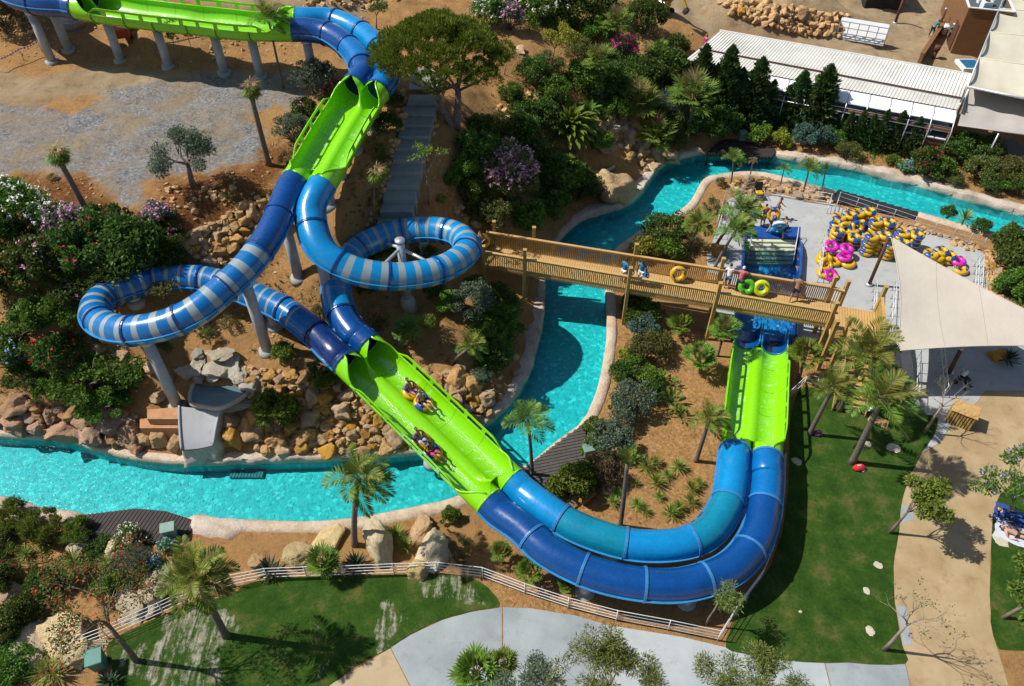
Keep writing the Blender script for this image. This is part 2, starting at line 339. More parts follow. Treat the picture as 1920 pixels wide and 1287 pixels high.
# ------------------------------------------------------------ flat sheets
def smooth_poly(px, n=3, wob=0.0): 
    w=catmull([at(x,y,LOW) for x,y in px],n,True)
    if wob: w=[Vector((p.x+random.uniform(-wob,wob),p.y+random.uniform(-wob,wob),p.z)) for p in w]
    return [(p.x,p.y) for p in w]
def sheet(name, poly, z, m, step=0, masks=None, holes=(), thick=0.0, kind='structure'):
    P=[Vector(p) for p in poly]; n=len(P); E=[(i,(i+1)%n) for i in range(n)]
    for h in holes:
        k=len(P); P+= [Vector(p) for p in h]; E+=[(k+i,k+(i+1)%len(h)) for i in range(len(h))]
    if step:
        xs=[p[0] for p in poly]; ys=[p[1] for p in poly]
        X,Y=np.meshgrid(np.arange(min(xs),max(xs),step),np.arange(min(ys),max(ys),step)); X=X.ravel()+rng.uniform(-.2,.2,X.size)*step; Y=Y.ravel()+rng.uniform(-.2,.2,Y.size)*step
        k=inpoly(X,Y,poly); P+=[Vector((a,b)) for a,b in zip(X[k],Y[k])]
    r=delaunay_2d_cdt(P,E,[],0,1e-5); V=r[0]; F=[]
    C=np.array([[sum(V[i].x for i in f)/3,sum(V[i].y for i in f)/3] for f in r[2]])
    k=inpoly(C[:,0],C[:,1],poly)
    for h in holes: k&=~inpoly(C[:,0],C[:,1],h)
    F=[f for f,b in zip(r[2],k) if b]
    me=bpy.data.meshes.new(name); vs=[(v.x,v.y,z) for v in V]
    if thick:
        cnt={}
        for f in F:
            for i in range(len(f)):
                e=(f[i],f[(i+1)%len(f)]); cnt[tuple(sorted(e))]=cnt.get(tuple(sorted(e)),[])+[e]
        N=len(vs); vs+=[(v.x,v.y,z-thick) for v in V]
        for e in list(cnt.values()):
            if len(e)==1: a,b=e[0]; F.append((b,a,N+a,N+b))
    me.from_pydata(vs,[],F); me.materials.append(m)
    if masks:
        px,py=proj(np.array(vs)); M=np.zeros((len(vs),4)); M[:,3]=1
        for i,(polys,j) in enumerate(masks): M[:,i]=softmask(px,py,polys,j)
        set_mask(me,M)
    o=link(name,me); return props(o,kind=kind)

LAWN_A=[(1485,770),(1507,727),(1564,741),(1614,752),(1664,762),(1720,775),(1757,784),(1750,817),(1724,855),(1706,897),(1690,940),(1685,1000),(1675,1064),(1678,1131),(1691,1208),(1697,1246),(1590,1244),(1480,1240),(1413,1230),(1360,1214),(1380,1160),(1412,1108),(1448,1056),(1472,970),(1480,860)]
LAWN_B=[(367,1128),(327,1145),(267,1172),(207,1204),(200,1230),(214,1262),(190,1320),(180,1500),(400,1500),(612,1290),(733,1214),(770,1190),(830,1162),(880,1148),(935,1138),(924,1112),(897,1091),(840,1078),(767,1078),(640,1080),(568,1082),(474,1092),(427,1120)]
LAWN_C=[(2300,840),(1920,893),(1901,905),(1875,930),(1862,967),(1857,1057),(1857,1141),(1869,1211),(1930,1222),(2300,1260)]
SAND=[[(700,1290),(640,1260),(690,1230),(705,1170),(700,1130),(740,1120),(770,1160),(740,1200),(735,1225)],[(775,1100),(830,1080),(900,1105),(925,1135),(860,1140),(800,1130)],[(300,1200),(290,1160),(350,1130),(420,1130),(470,1170),(430,1210),(420,1290),(300,1300),(220,1260),(215,1210)],[(560,1290),(590,1250),(620,1228),(636,1240),(610,1270)],[(480,1290),(500,1272),(520,1285),(500,1310)],[(780,1060),(850,1070),(900,1090),(780,1092)],[(580,1150),(600,1150),(605,1190),(580,1190)]]
def lawn_mat():
    t=NT('lawn_grass'); p=t.pos(); a=t.n('ShaderNodeAttribute'); a.attribute_name='zone'; sep=t.n('ShaderNodeSeparateColor'); t.l(a.outputs['Color'],sep.inputs[0])
    f=t.noise(p,.8,9,.72); g=t.noise(p,7,6,.85)
    c=t.mix(t.ramp(g,[(.3,(0,0,0)),(.7,(1,1,1))]),t.ramp(f,[(.34,(.013,.045,.004)),(.52,(.027,.078,.007)),(.66,(.090,.110,.022))]),t.ramp(f,[(.34,(.032,.088,.009)),(.52,(.068,.142,.016)),(.68,(.20,.19,.058))]))
    # mown streaks of pale top-dressing sand
    mp=t.n('ShaderNodeMapping'); mp.inputs['Rotation'].default_value=(0,0,radians(-62)); mp.inputs['Scale'].default_value=(3.2,.45,1); t.l(p,mp.inputs['Vector'])
    s=t.noise(mp.outputs[0],.9,7,.72); s2=t.noise(p,3,7,.8)
    k=t.math('ADD',t.math('MULTIPLY',s,.6),t.math('MULTIPLY',s2,.42)); k=t.math('SUBTRACT',t.math('ADD',k,t.math('MULTIPLY',sep.outputs[0],.25)),.735)
    k=t.math('MULTIPLY',t.math('MINIMUM',t.math('MAXIMUM',t.math('MULTIPLY',k,9),0),1),t.math('MINIMUM',t.math('MULTIPLY',sep.outputs[0],3),1))
    c=t.mix(k,c,t.ramp(g,[(.3,(.36,.32,.22)),(.7,(.66,.62,.50))])); t.color(c); t.set(Roughness=.9); t.b.inputs['Specular IOR Level'].default_value=.15
    t.bump(t.noise(p,22,6,.9),1.0,.12); return t.m
M_LAWN=lawn_mat()
sheet('lawn',smooth_poly(LAWN_A,3,.03),LOW+.03,M_LAWN,.45,[([],1)]); sheet('lawn',smooth_poly(LAWN_B,3,.03),LOW+.03,M_LAWN,.3,[(SAND,7)]); sheet('lawn',smooth_poly(LAWN_C,3,.03),LOW+.03,M_LAWN,.5,[([],1)])
def concrete(name,c1,c2,joint=None):
    t=NT(name); p=t.pos(); f=t.noise(p,.55,8,.62); g=t.noise(p,30,3,.7)
    c=t.mix(.25,t.ramp(f,[(.3,c1),(.7,c2)]),t.ramp(g,[(.3,tuple(x*.75 for x in c1)),(.7,tuple(min(1,x*1.12) for x in c2))]))
    st=t.noise(p,1.6,7,.7); c=t.mix(t.ramp(st,[(.54,(0,0,0)),(.72,(.6,.6,.6))]),c,tuple(x*.72 for x in c1)); t.color(c); t.set(Roughness=.82); t.b.inputs['Specular IOR Level'].default_value=.3
    t.bump(g,.15,.02); return t.m
M_CONC=concrete('grey_concrete',(.20,.225,.235),(.345,.375,.385)); M_CONC2=concrete('pale_concrete',(.28,.31,.32),(.43,.46,.465)); M_DECK=concrete('deck_concrete',(.30,.31,.305),(.42,.43,.42))
M_TAN=concrete('tan_path',(.26,.175,.082),(.44,.335,.195)); M_TAN2=concrete('tan_paving',(.34,.25,.14),(.44,.345,.215))
poly=lambda P:[tuple(at(x,y,LOW).xy) for x,y in P]
Z1=LOW+.016
sheet('plaza',poly([(733,1215),(770,1191),(830,1163),(880,1149),(940,1139),(941,1139.5),(942,1500),(800,1500),(770,1287)]),Z1,M_CONC,thick=.1)
sheet('plaza',poly([(943,1139),(994,1141),(1080,1155),(1141,1173),(1146,1174),(1139,1500),(944,1500)]),Z1,M_CONC,thick=.1)
sheet('plaza',poly([(1148,1174),(1280,1195),(1363,1215),(1413,1229),(1480,1239),(1545,1241),(1556,1287),(1600,1500),(1142,1500)]),Z1,M_CONC2,thick=.1)
sheet('plaza',poly([(1547,1241),(1620,1243),(1697,1246),(1706,1287),(1745,1500),(1602,1500),(1558,1287)]),Z1,M_CONC,thick=.1)
sheet('path',poly([(732,1216),(768,1287),(798,1500),(390,1500),(612,1289)]),Z1,M_TAN2,thick=.1)
TAN=[(1848,734),(1830,757),(1790,790),(1761,832),(1722,859),(1705,897),(1690,940),(1685,1000),(1675,1064),(1678,1131),(1692,1208),(1698,1246),(1708,1287),(1747,1500),(1960,1500),(1891,1287),(1868,1211),(1856,1141),(1856,1057),(1861,967),(1874,930),(1901,904),(1921,892),(2300,835),(2300,735)]
tanw=poly(TAN[:3])+smooth_poly(TAN[3:],1)
sheet('path',tanw,Z1+.004,M_TAN,thick=.1)
for q in ([(1689,948),(1713,955),(1711,985),(1685,985)],[(1679,1136),(1700,1142),(1708,1205),(1692,1207)],[(1692,1208),(1712,1212),(1706,1180),(1695,1180)]): pass
sheet('path',poly([(1681,1136),(1698,1140),(1709,1210),(1693,1210)]),Z1+.012,M_CONC,thick=.02); sheet('path',poly([(1690,945),(1712,958),(1713,975),(1687,982)]),Z1+.012,M_CONC,thick=.02)
DECK=[(1345,430),(1363,376),(1380,368),(1414,363),(1467,365),(1514,378),(1564,383),(1590,397),(1647,413),(1747,432),(1801,452),(1844,475),(1854,513),(1851,553),(1900,590),(2000,640),(2300,660),(2300,734),(1848,733),(1830,756),(1788,790),(1760,832),(1728,850),(1752,817),(1760,784),(1720,774),(1664,761),(1640,742),(1630,700),(1600,662),(1560,640),(1500,636),(1376,636),(1330,560),(1325,480)]
poolhole=grow(POOL,.02)
sheet('pool_deck',poly(DECK),LOW+.01,M_DECK,0,None,[poolhole])

# ------------------------------------------------------------ river: bed, walls with coping, water
def sandstone(name,c1,c2,c3,sc=1.5):
    t=NT(name); p=t.pos(); f=t.noise(p,sc,8,.68); g=t.noise(p,9,6,.75)
    c=t.mix(.4,t.ramp(f,[(.3,c1),(.5,c2),(.7,c3)]),t.ramp(g,[(.3,tuple(x*.62 for x in c1)),(.6,c2),(.8,c3)])); t.color(c); t.set(Roughness=.9); t.b.inputs['Specular IOR Level'].default_value=.25
    t.bump(t.math('ADD',g,t.math('MULTIPLY',f,1.3)),.7,.14); return t.m
M_COPE=sandstone('coping_stone',(.42,.29,.19),(.62,.49,.36),(.74,.65,.53)); M_COPER=sandstone('rough_coping_stone',(.32,.22,.15),(.58,.48,.38),(.75,.69,.60),1.0)
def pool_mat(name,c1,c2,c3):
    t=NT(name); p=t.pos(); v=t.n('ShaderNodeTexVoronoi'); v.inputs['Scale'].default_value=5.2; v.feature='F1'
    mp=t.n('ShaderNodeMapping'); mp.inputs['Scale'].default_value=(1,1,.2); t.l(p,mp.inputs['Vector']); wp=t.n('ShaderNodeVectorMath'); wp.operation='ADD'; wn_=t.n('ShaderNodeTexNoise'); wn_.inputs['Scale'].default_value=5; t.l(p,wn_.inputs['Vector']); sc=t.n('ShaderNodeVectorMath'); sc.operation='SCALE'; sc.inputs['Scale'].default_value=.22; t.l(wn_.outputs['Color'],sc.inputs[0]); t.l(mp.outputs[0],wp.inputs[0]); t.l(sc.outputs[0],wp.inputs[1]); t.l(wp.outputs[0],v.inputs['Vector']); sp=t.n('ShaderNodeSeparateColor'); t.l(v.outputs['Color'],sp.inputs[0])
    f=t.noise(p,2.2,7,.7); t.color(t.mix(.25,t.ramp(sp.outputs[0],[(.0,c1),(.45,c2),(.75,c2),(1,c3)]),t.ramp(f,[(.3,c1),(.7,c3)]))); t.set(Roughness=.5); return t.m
M_BED=pool_mat('painted_sparkle_pool_bed',(.004,.30,.34),(.007,.43,.46),(.08,.70,.70))  # pale warped cells paint the water's sparkle into bed and wall colour
def water_mat(name,tint,strength=.8,scale=2.6,dist=.12,rough=.06):
    t=NT(name); t.N.remove(t.b); p=t.pos()
    tr=t.n('ShaderNodeBsdfTransparent'); tr.inputs[0].default_value=tint; gl=t.n('ShaderNodeBsdfGlossy'); gl.inputs['Roughness'].default_value=rough
    b=t.n('ShaderNodeBump'); b.inputs['Strength'].default_value=strength; b.inputs['Distance'].default_value=dist
    n1=t.noise(p,scale,3,.55); t.l(n1,b.inputs['Height']); t.l(b.outputs[0],gl.inputs['Normal'])
    fr=t.n('ShaderNodeFresnel'); fr.inputs[0].default_value=1.33; t.l(b.outputs[0],fr.inputs['Normal'])
    # even tint let through, glossy reflection mixed in by fresnel on the ripples
    mx=t.n('ShaderNodeMixShader'); t.l(fr.outputs[0],mx.inputs[0]); t.l(tr.outputs[0],mx.inputs[1]); t.l(gl.outputs[0],mx.inputs[2]); t.l(mx.outputs[0],t.out.inputs['Surface']); return t.m
M_WATER=water_mat('river_water',(.68,.96,.96,1),.75,6.0,.055,.18)
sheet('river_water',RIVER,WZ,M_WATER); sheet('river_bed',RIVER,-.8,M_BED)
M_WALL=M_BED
def bank(name, line, side, rough_spans, deck_spans):
    """coping strip with the pool wall under it; side=+1 puts the land on the left of the line"""
    # resample
    L=[line[0]]; acc=0
    for a,b in zip(line,line[1:]):
        d=(b-a).length; s=0.35-acc
        while s<d: L.append(a+(b-a)*(s/d)); s+=.35
        acc=(acc+d)%.35
    mb=MB(); rows=[]; n=len(L)
    for i,p in enumerate(L):
        t=(L[min(i+2,n-1)]-L[max(i-2,0)]); t.z=0; t.normalize(); o=Vector((-t.y,t.x,0))*side
        x,y=proj(np.array((p.x,p.y,LOW)))
        rg=any(a<=x<=b and c<=y<=d for a,b,c,d in rough_spans); dk=any(a<=x<=b and c<=y<=d for a,b,c,d in deck_spans)
        amp=.16 if rg else .035; wd=.95 if rg else .55
        nz=lambda k: mnoise.noise(Vector((p.x*1.1,p.y*1.1,k*3.1)))*amp+mnoise.noise(Vector((p.x*3,p.y*3,k*3.1)))*amp*.5
        crack=(i%6==0)
        top=LOW+(-.08 if dk else .13)+(.08 if rg else 0)
        prof=[(0,-.82),(0,WZ-.08),(-.03+nz(1),WZ-.02),(-.05+nz(2),top-.05),(.05+nz(3),top+nz(4)-(.05 if crack else 0)),(.25+nz(5),top+.02+nz(6)-(.05 if crack else 0)),(wd*.75+nz(7),top+nz(8)-(.05 if crack else 0)),(wd+nz(9)*1.5,LOW+.03),(wd+.06,LOW-.12)]
        rows.append([p+o*u+Vector((0,0,z-p.z)) for u,z in prof])
    m=len(rows[0]); vs=[v for r in rows for v in r]
    fw=[];fc=[]
    for i in range(n-1):
        for k in range(m-1):
            a=i*m+k; f=(a,a+m,a+m+1,a+1) if side<0 else (a,a+1,a+m+1,a+m); (fw if k<1 else fc).append((f,i))
    mb.v=[tuple(v) for v in vs]
    for f,i in fw: mb.f.append(f); mb.m.append(0); mb.sm.append(False)
    for f,i in fc:
        x,y=proj(np.array(mb.v[f[0]])); rg=any(a<=x<=b and c<=y<=d for a,b,c,d in rough_spans)
        mb.f.append(f); mb.m.append(2 if rg else 1); mb.sm.append(True)
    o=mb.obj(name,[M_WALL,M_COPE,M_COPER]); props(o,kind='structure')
bank('river_coping',NBw,+1,[(420,560,830,880),(1470,2500,290,600),(880,1040,560,830),(1010,1290,290,420)],[(1318,1450,270,310)])
bank('river_coping',SBw,-1,[(358,455,960,1010),(-600,60,900,970)],[(140,362,950,1000),(985,1092,795,895),(1560,1722,360,420)])
# ------------------------------------------------------------ water slide
def gloss(name,c,rough=.22,var=.25,coat=.3,sub=0):
    var=var*1.35
    t=NT(name); p=t.pos(); f=t.noise(p,1.1,6,.7); g=t.noise(p,7,5,.8)
    c2=tuple(x*(1-var) for x in c)
    t.color(t.mix(.3,t.ramp(f,[(.3,c2),(.7,c)]),t.ramp(g,[(.35,c2),(.65,c)])))
    t.l(t.ramp(g,[(.3,(rough*.8,)*3),(.8,(min(1,rough*1.9),)*3)]),t.b.inputs['Roughness']); t.set(Coat_Weight=coat,Coat_Roughness=.12); return t.m
M_DEEP=gloss('deep_blue_fibreglass',(.002,.066,.265)); M_MID=gloss('blue_fibreglass',(.002,.155,.45)); M_SKY=gloss('bright_blue_fibreglass',(.003,.245,.57)); M_TEAL=gloss('teal_fibreglass',(.003,.225,.36)); M_NAVY=gloss('navy_fibreglass',(.003,.025,.13))
M_STRIPE=gloss('translucent_grey_stripe',(.26,.325,.345),.3,.15); M_FLD=gloss('flange_blue',(.006,.06,.24)); M_FLL=gloss('flange_light_blue',(.05,.23,.50)); M_SEAM=gloss('seam_blue',(.03,.26,.58))
M_GREEN=gloss('lime_green_fibreglass',(.23,.64,.004),.2,.10,.4); M_GREEND=gloss('green_rib',(.12,.38,.006),.35); M_GREY=pmat('galvanised_paint',(.27,.29,.31),(.40,.42,.44),2.5,.55,.1); M_CONCF=pmat('footing_concrete',(.26,.26,.25),(.36,.36,.35),3,.85,.2)
M_STEEL=pmat('galvanised_steel',(.42,.45,.48),(.56,.59,.62),4,.4,0,metal=.5)
TR=.73; SEP=.77
def flow_mat():
    t=NT('running_water'); t.N.remove(t.b); p=t.pos(); tr=t.n('ShaderNodeBsdfTransparent'); gl=t.n('ShaderNodeBsdfGlossy'); gl.inputs['Roughness'].default_value=.12; df=t.n('ShaderNodeBsdfDiffuse'); df.inputs[0].default_value=(.82,.88,.80,1)
    b=t.n('ShaderNodeBump'); b.inputs['Strength'].default_value=.8; b.inputs['Distance'].default_value=.05; t.l(t.noise(p,7,4,.7),b.inputs['Height']); t.l(b.outputs[0],gl.inputs['Normal'])
    m1=t.n('ShaderNodeMixShader'); m1.inputs[0].default_value=.05; t.l(tr.outputs[0],m1.inputs[1]); t.l(gl.outputs[0],m1.inputs[2])
    f=t.ramp(t.noise(p,2.6,10,.8),[(.54,(0,0,0)),(.75,(.75,.75,.75))]); m2=t.n('ShaderNodeMixShader'); t.l(f,m2.inputs[0]); t.l(m1.outputs[0],m2.inputs[1]); t.l(df.outputs[0],m2.inputs[2]); t.l(m2.outputs[0],t.out.inputs['Surface']); return t.m
M_FLOW=flow_mat()
slide=empty('water_slide',(0,0,0),'twin water slide of blue tubes and lime green flumes winding down the rocky hill','water slide')
def path(P,n=10): return catmull([p if isinstance(p,Vector) else at(*p) for p in P],n)
def resample(L,step):
    cum=[0]
    for a,b in zip(L,L[1:]): cum.append(cum[-1]+(b-a).length)
    n=max(2,int(round(cum[-1]/step))); out=[]; j=0
    for k in range(n+1):
        s=cum[-1]*k/n
        while j<len(L)-2 and cum[j+1]<s: j+=1
        u=(s-cum[j])/max(1e-9,cum[j+1]-cum[j]); out.append(L[j].lerp(L[j+1],min(1,max(0,u))))
    return out, cum[-1]
def frames(L):
    n=len(L); out=[]
    for i in range(n):
        t=(L[min(i+1,n-1)]-L[max(i-1,0)]).normalized(); s=t.cross(Vector((0,0,1))).normalized(); out.append((t,s,s.cross(t)))
    return out
def flume(centre, guard_from=1.3, open_end=False):
    """twin open flume along the centre line; returns the lane end points (right lane, left lane in travel direction) with tangents"""
    L,ln=resample(path(centre),.12); F=frames(L); n=len(L)
    m=MB(); rows=[]
    fan=[-1,1]
    sm=lambda x: x*x*(3-2*x)
    prof=[]
    for i,p in enumerate(L):
        t,s,u=F[i]; d=ln*i/(n-1); e=sm(max(0,1-min(d,ln-d if not open_end else 9)/1.5)); row=[]
        po=radians(97)+(radians(174)-radians(97))*e; pi_=radians(52)+(radians(174)-radians(52))*e**1.5
        for lane in(1,-1):                     # right lane first, outer edge to inner edge
            K=16
            ang=[po-(po+pi_)*k/K for k in range(K+1)]
            pts=[p+s*(lane*SEP)+s*(lane*sin(a)*TR)-u*(cos(a)*TR) for a in ang]
            if lane==-1: pts.reverse()
            row+=pts
        rows.append(row)
    K2=len(rows[0]); vs=[v for r in rows for v in r]; fs=[]
    for i in range(n-1):
        for k in range(K2-1):
            d=ln*i/(n-1)
            if k==16 and min(d,ln-d if not open_end else 9)<.5: continue
            a=i*K2+k; fs.append((a,a+1,a+K2+1,a+K2))
    m.add(vs,fs,0,True)
    root=m.obj('open_flume',[M_GREEN,M_GREEND],slide)
    # sheet of running water with foam along the bottom of each lane
    for lane in(1,-1):
        f=MB(); vs=[];fs=[]
        for i in range(4,n-4):
            t,s,u=F[i]
            for a in(-.55,-.28,0,.28,.55): vs.append(L[i]+s*(lane*SEP+sin(a)*(TR-.022))-u*cos(a)*(TR-.022))
        for i in range(n-9):
            for k in range(4): q=i*5+k; fs.append((q,q+1,q+6,q+5))
        f.add(vs,fs,0,True); f.obj('running_water',M_FLOW,root)
    # rolled lip along every free edge
    lip=MB()
    for k in(0,K2-1): lip.tube([rows[i][k] for i in range(0,n,2)],.05,6)
    for r in(rows[0],rows[-1]):
        lip.tube(r[:17],.05,6); lip.tube(r[17:],.05,6)
    k=MB()
    lip.obj('lip',M_GREEN,root)
    # outside ribs
    q=1.6
    while q<ln-1.0:
        i=int(q/ln*(n-1)); t,s,u=F[i]
        for lane in(1,-1):
            rb=MB(); rb.tube([L[i]+s*(lane*SEP)+s*(lane*sin(a)*(TR+.035))-u*(cos(a)*(TR+.035)) for a in [radians(100)-radians(148)*j/14 for j in range(15)]],.045,5)
            rb.obj('rib',M_GREEND,root)
        q+=2.0
    # slotted guard wall on the outer edges
    for lane in(1,-1):
        g=MB()
        i0=int(guard_from/ln*(n-1)); i1=n-1-i0
        base=[L[i]+F[i][1]*(lane*(SEP+TR-.005))+F[i][2]*.07 for i in range(i0,i1,2)]
        top=[L[i]+F[i][1]*(lane*(SEP+TR+.03))+F[i][2]*(.07+.50*sm(min(1,min(i-i0,i1-i)*ln/(n-1)/.9))) for i in range(i0,i1,2)]
        def band(lo,hi,a,b):
            vs=[];fs=[]
            for j in range(a,b+1):
                s_=F[min(n-1,i0+2*j)][1]*lane
                A=base[j].lerp(top[j],lo); B=base[j].lerp(top[j],hi); vs+=[A-s_*.02,B-s_*.02,B+s_*.025,A+s_*.025]
            for j in range(b-a):
                o=j*4
                for k_ in range(4): fs.append((o+k_,o+(k_+1)%4,o+4+(k_+1)%4,o+4+k_))
            fs.append((0,1,2,3)); fs.append(tuple(x+(b-a)*4 for x in (3,2,1,0)))
            g.add(vs,fs)
        M=len(base)-1
        band(0,.12,0,M); band(.72,1.0,0,M)
        j=0
        while j<M-1:
            band(.10,.74,j,j+1); j+=int(round(1.15/.24))
        g.obj('guard_rail',M_GREEN,root)
    ends=[]
    for i in(0,n-1):
        t,s,u=F[i]; ends.append(((L[i]+s*SEP,t),(L[i]-s*SEP,t)))
    return L,ends
def tube_run(P, colours, seglen=3.0, stripes=None, light=False, name='tube_section'):
    L,ln=resample(path(P),.07); F=frames(L); n=len(L); ns=max(1,round(ln/seglen)); S=20
    def striped(d):
        if not stripes: return False
        a,b,p0,p1,duty0,duty1=stripes
        if d<a or d>b: return False
        u=(d-a)/(b-a); p=p0+(p1-p0)*u; ph=(d-a)/((p0+p)/2); return (ph%1.0)<duty0+(duty1-duty0)*u
    for k in range(ns):
        i0=round(k*(n-1)/ns); i1=round((k+1)*(n-1)/ns); m=MB(); c=colours[k%len(colours)] if len(colours)<ns else colours[k]
        vs=[];fs=[];ms=[]
        for i in range(i0,i1+1):
            t,s,u=F[i]
            for j in range(S):
                a=2*pi*j/S; vs.append(L[i]+s*(sin(a)*TR)+u*(cos(a)*TR))
        for i in range(i1-i0):
            st=striped(ln*(i0+i+.5)/(n-1))
            for j in range(S):
                a=i*S+j; b=i*S+(j+1)%S; m.f.append((a,b,b+S,a+S)); m.m.append(1 if st else 0); m.sm.append(True)
        m.v=[tuple(v) for v in vs]
        # moulded seam where the two half shells are bolted together
        for sd in(1,-1):
            sv=[];sf=[]
            for i in range(i0,i1+1,2):
                t,s,u=F[i]; o=L[i]+s*sd*TR
                sv+=[o-s*sd*.01+u*.02,o+s*sd*.085+u*.02,o+s*sd*.085-u*.025,o-s*sd*.01-u*.025]
            for i in range(len(sv)//4-1):
                for q in range(4): sf.append((i*4+q,i*4+(q+1)%4,i*4+4+(q+1)%4,i*4+4+q))
            m.add(sv,sf,2)
        o=m.obj(name,[c,M_STRIPE,M_SEAM],slide)
        fl=MB(); t,s,u=F[i1]
        prof=[(-.06,TR-.03),(-.06,TR+.05),(-.01,TR+.055),(.0,TR+.04),(.01,TR+.055),(.06,TR+.05),(.06,TR-.03)]
        vs=[];fs=[];S2=28
        for j in range(S2):
            a=2*pi*j/S2
            for (x,r) in prof: vs.append(L[i1]+t*x+s*(sin(a)*r)+u*(cos(a)*r))
        q=len(prof)
        for j in range(S2):
            for x in range(q-1):
                a=j*q+x; b=((j+1)%S2)*q+x; fs.append((a,b,b+1,a+1))
        fl.add(vs,fs); fl.obj('flange',M_FLL if light else M_FLD,o)
    return L
def join(e, d): return [e[0]+e[1]*(d*k) for k in (0,.5,1)]
fl1,E1=flume([(157,5,12.75),(214,15,12.65),(267,22,12.55),(334,30,12.45),(384,35,12.35),(468,44,12.25),(551,46,12.15)])
fl2,E2=flume([(687,166,11.45),(672,186,11.25),(655,212,11.0),(636,243,10.7),(615,280,10.35),(594,318,10.0),(579,343,9.8)])
fl3,E3=flume([(669,663,4.75),(738,728,4.05),(804,792,3.4),(872,858,2.8),(938,921,2.35)])
fl4,E4=flume([(1408,852,1.95),(1414,780,1.75),(1419,720,1.55),(1424,670,1.25),(1427,640,1.05)],open_end=True)
D,Mi,Sk,Te,Na=M_DEEP,M_MID,M_SKY,M_TEAL,M_NAVY
inn=lambda e: [e[0]-e[1]*.8, e[0]-e[1]*.3, e[0]]
out=lambda e: [e[0], e[0]+e[1]*.3, e[0]+e[1]*.8]
# near and far tubes that come in from the top left corner
TL_N=tube_run([(-90,-95,13.7),(-30,-45,13.4),(10,-18,13.2),(33,-3,13.0),(75,7,12.9)]+inn(E1[0][0]),[D,Mi,D,D,D],2.6)
TL_F=tube_run([(-60,-110,13.7),(-10,-62,13.4),(30,-35,13.2),(60,-18,13.0),(95,-10,12.9)]+inn(E1[0][1]),[Mi,D,Mi,Mi,D],2.6)
TN=tube_run(out(E1[1][0])+[(612,63,12.0),(645,82,11.9),(670,108,11.75),(680,132,11.6)]+inn(E2[0][0]),[D,D,Mi,D],2.3)
TF=tube_run(out(E1[1][1])+[(620,38,12.0),(660,52,11.9),(696,76,11.8),(720,108,11.7),(722,138,11.55)]+inn(E2[0][1]),[Sk,Sk,Sk,Te,Mi],2.3)
TC=tube_run(out(E2[1][0])+[(512,430,9.2),(484,474,8.85),(457,507,8.6),(417,544,8.3),(377,577,8.0),(334,601,7.7),(284,616,7.4),(234,620,7.1),(195,609,6.8),(178,586,6.55),(190,562,6.3),(227,543,6.1),(284,526,5.95),(351,522,5.8),(401,528,5.7),(440,540,5.6),(478,556,5.45),(534,582,5.2),(590,624,4.95)]+inn(E3[0][0]),[D,D,Mi,Mi,Mi,Mi,Mi,Mi,Mi,Mi,Mi,Mi,Na,Mi,Mi],2.55,(5.2,29.0,1.0,.44,.44,.20))
TD=tube_run(out(E2[1][1])+[(582,400,9.2),(590,445,8.65),(610,477,8.15),(645,500,7.7),(690,514,7.3),(750,519,6.95),(815,509,6.7),(862,486,6.5),(876,462,6.35),(858,441,6.2),(815,431,6.1),(765,433,6.0),(715,445,5.9),(668,470,5.75),(636,512,5.6),(630,552,5.45),(644,597,5.2),(666,628,5.0)]+inn(E3[0][1]),[Sk,Sk,Sk,Sk,Sk,Sk,Sk,Sk,Sk,Sk,D,Sk,Sk,Sk,Sk],2.55,(5.5,24.5,.90,.44,.46,.22))
TO=tube_run(out(E3[1][0])+[(981,992,2.2),(1029,1035,2.1),(1113,1076,2.0),(1206,1096,1.95),(1290,1095,1.9),(1372,1064,1.9),(1419,1006,1.9),(1434,940,1.9),(1438,895,1.92)]+inn(E4[0][0]),[D,D,D,D,D,D,Mi,D,D,D],2.5,None,True)
TI=tube_run(out(E3[1][1])+[(1009,944,2.25),(1082,990,2.15),(1178,1021,2.05),(1265,1022,2.0),(1325,1000,1.95),(1362,948,1.93),(1373,895,1.93)]+inn(E4[0][1]),[Sk,Te,Sk,Te,Sk,Te,Sk,Sk],2.75,None,True)
DBG=lambda *a: None
# short blue channels that let the riders out into the splash pool
for e in E4[1]:
    L=[e[0]+e[1]*d-Vector((0,0,.10*d)) for d in [k*.12 for k in range(17)]]; F=frames(L); m=MB(); K=14; vs=[];fs=[]
    for i,p in enumerate(L):
        t,s,u=F[i]
        for k in range(K+1):
            a=radians(-96+192*k/K); vs.append(p+s*sin(a)*(TR-.02)-u*cos(a)*(TR-.02))
    for i in range(len(L)-1):
        for k in range(K): q=i*(K+1)+k; fs.append((q,q+1,q+K+2,q+K+1))
    m.add(vs,fs,0,True)
    for k in(0,K): m.tube([vs[i*(K+1)+k] for i in range(len(L))],.05,6,1)
    m.tube([vs[k] for k in range(K+1)],.06,6,1); m.obj('exit_channel',[M_DEEP,M_MID],slide)
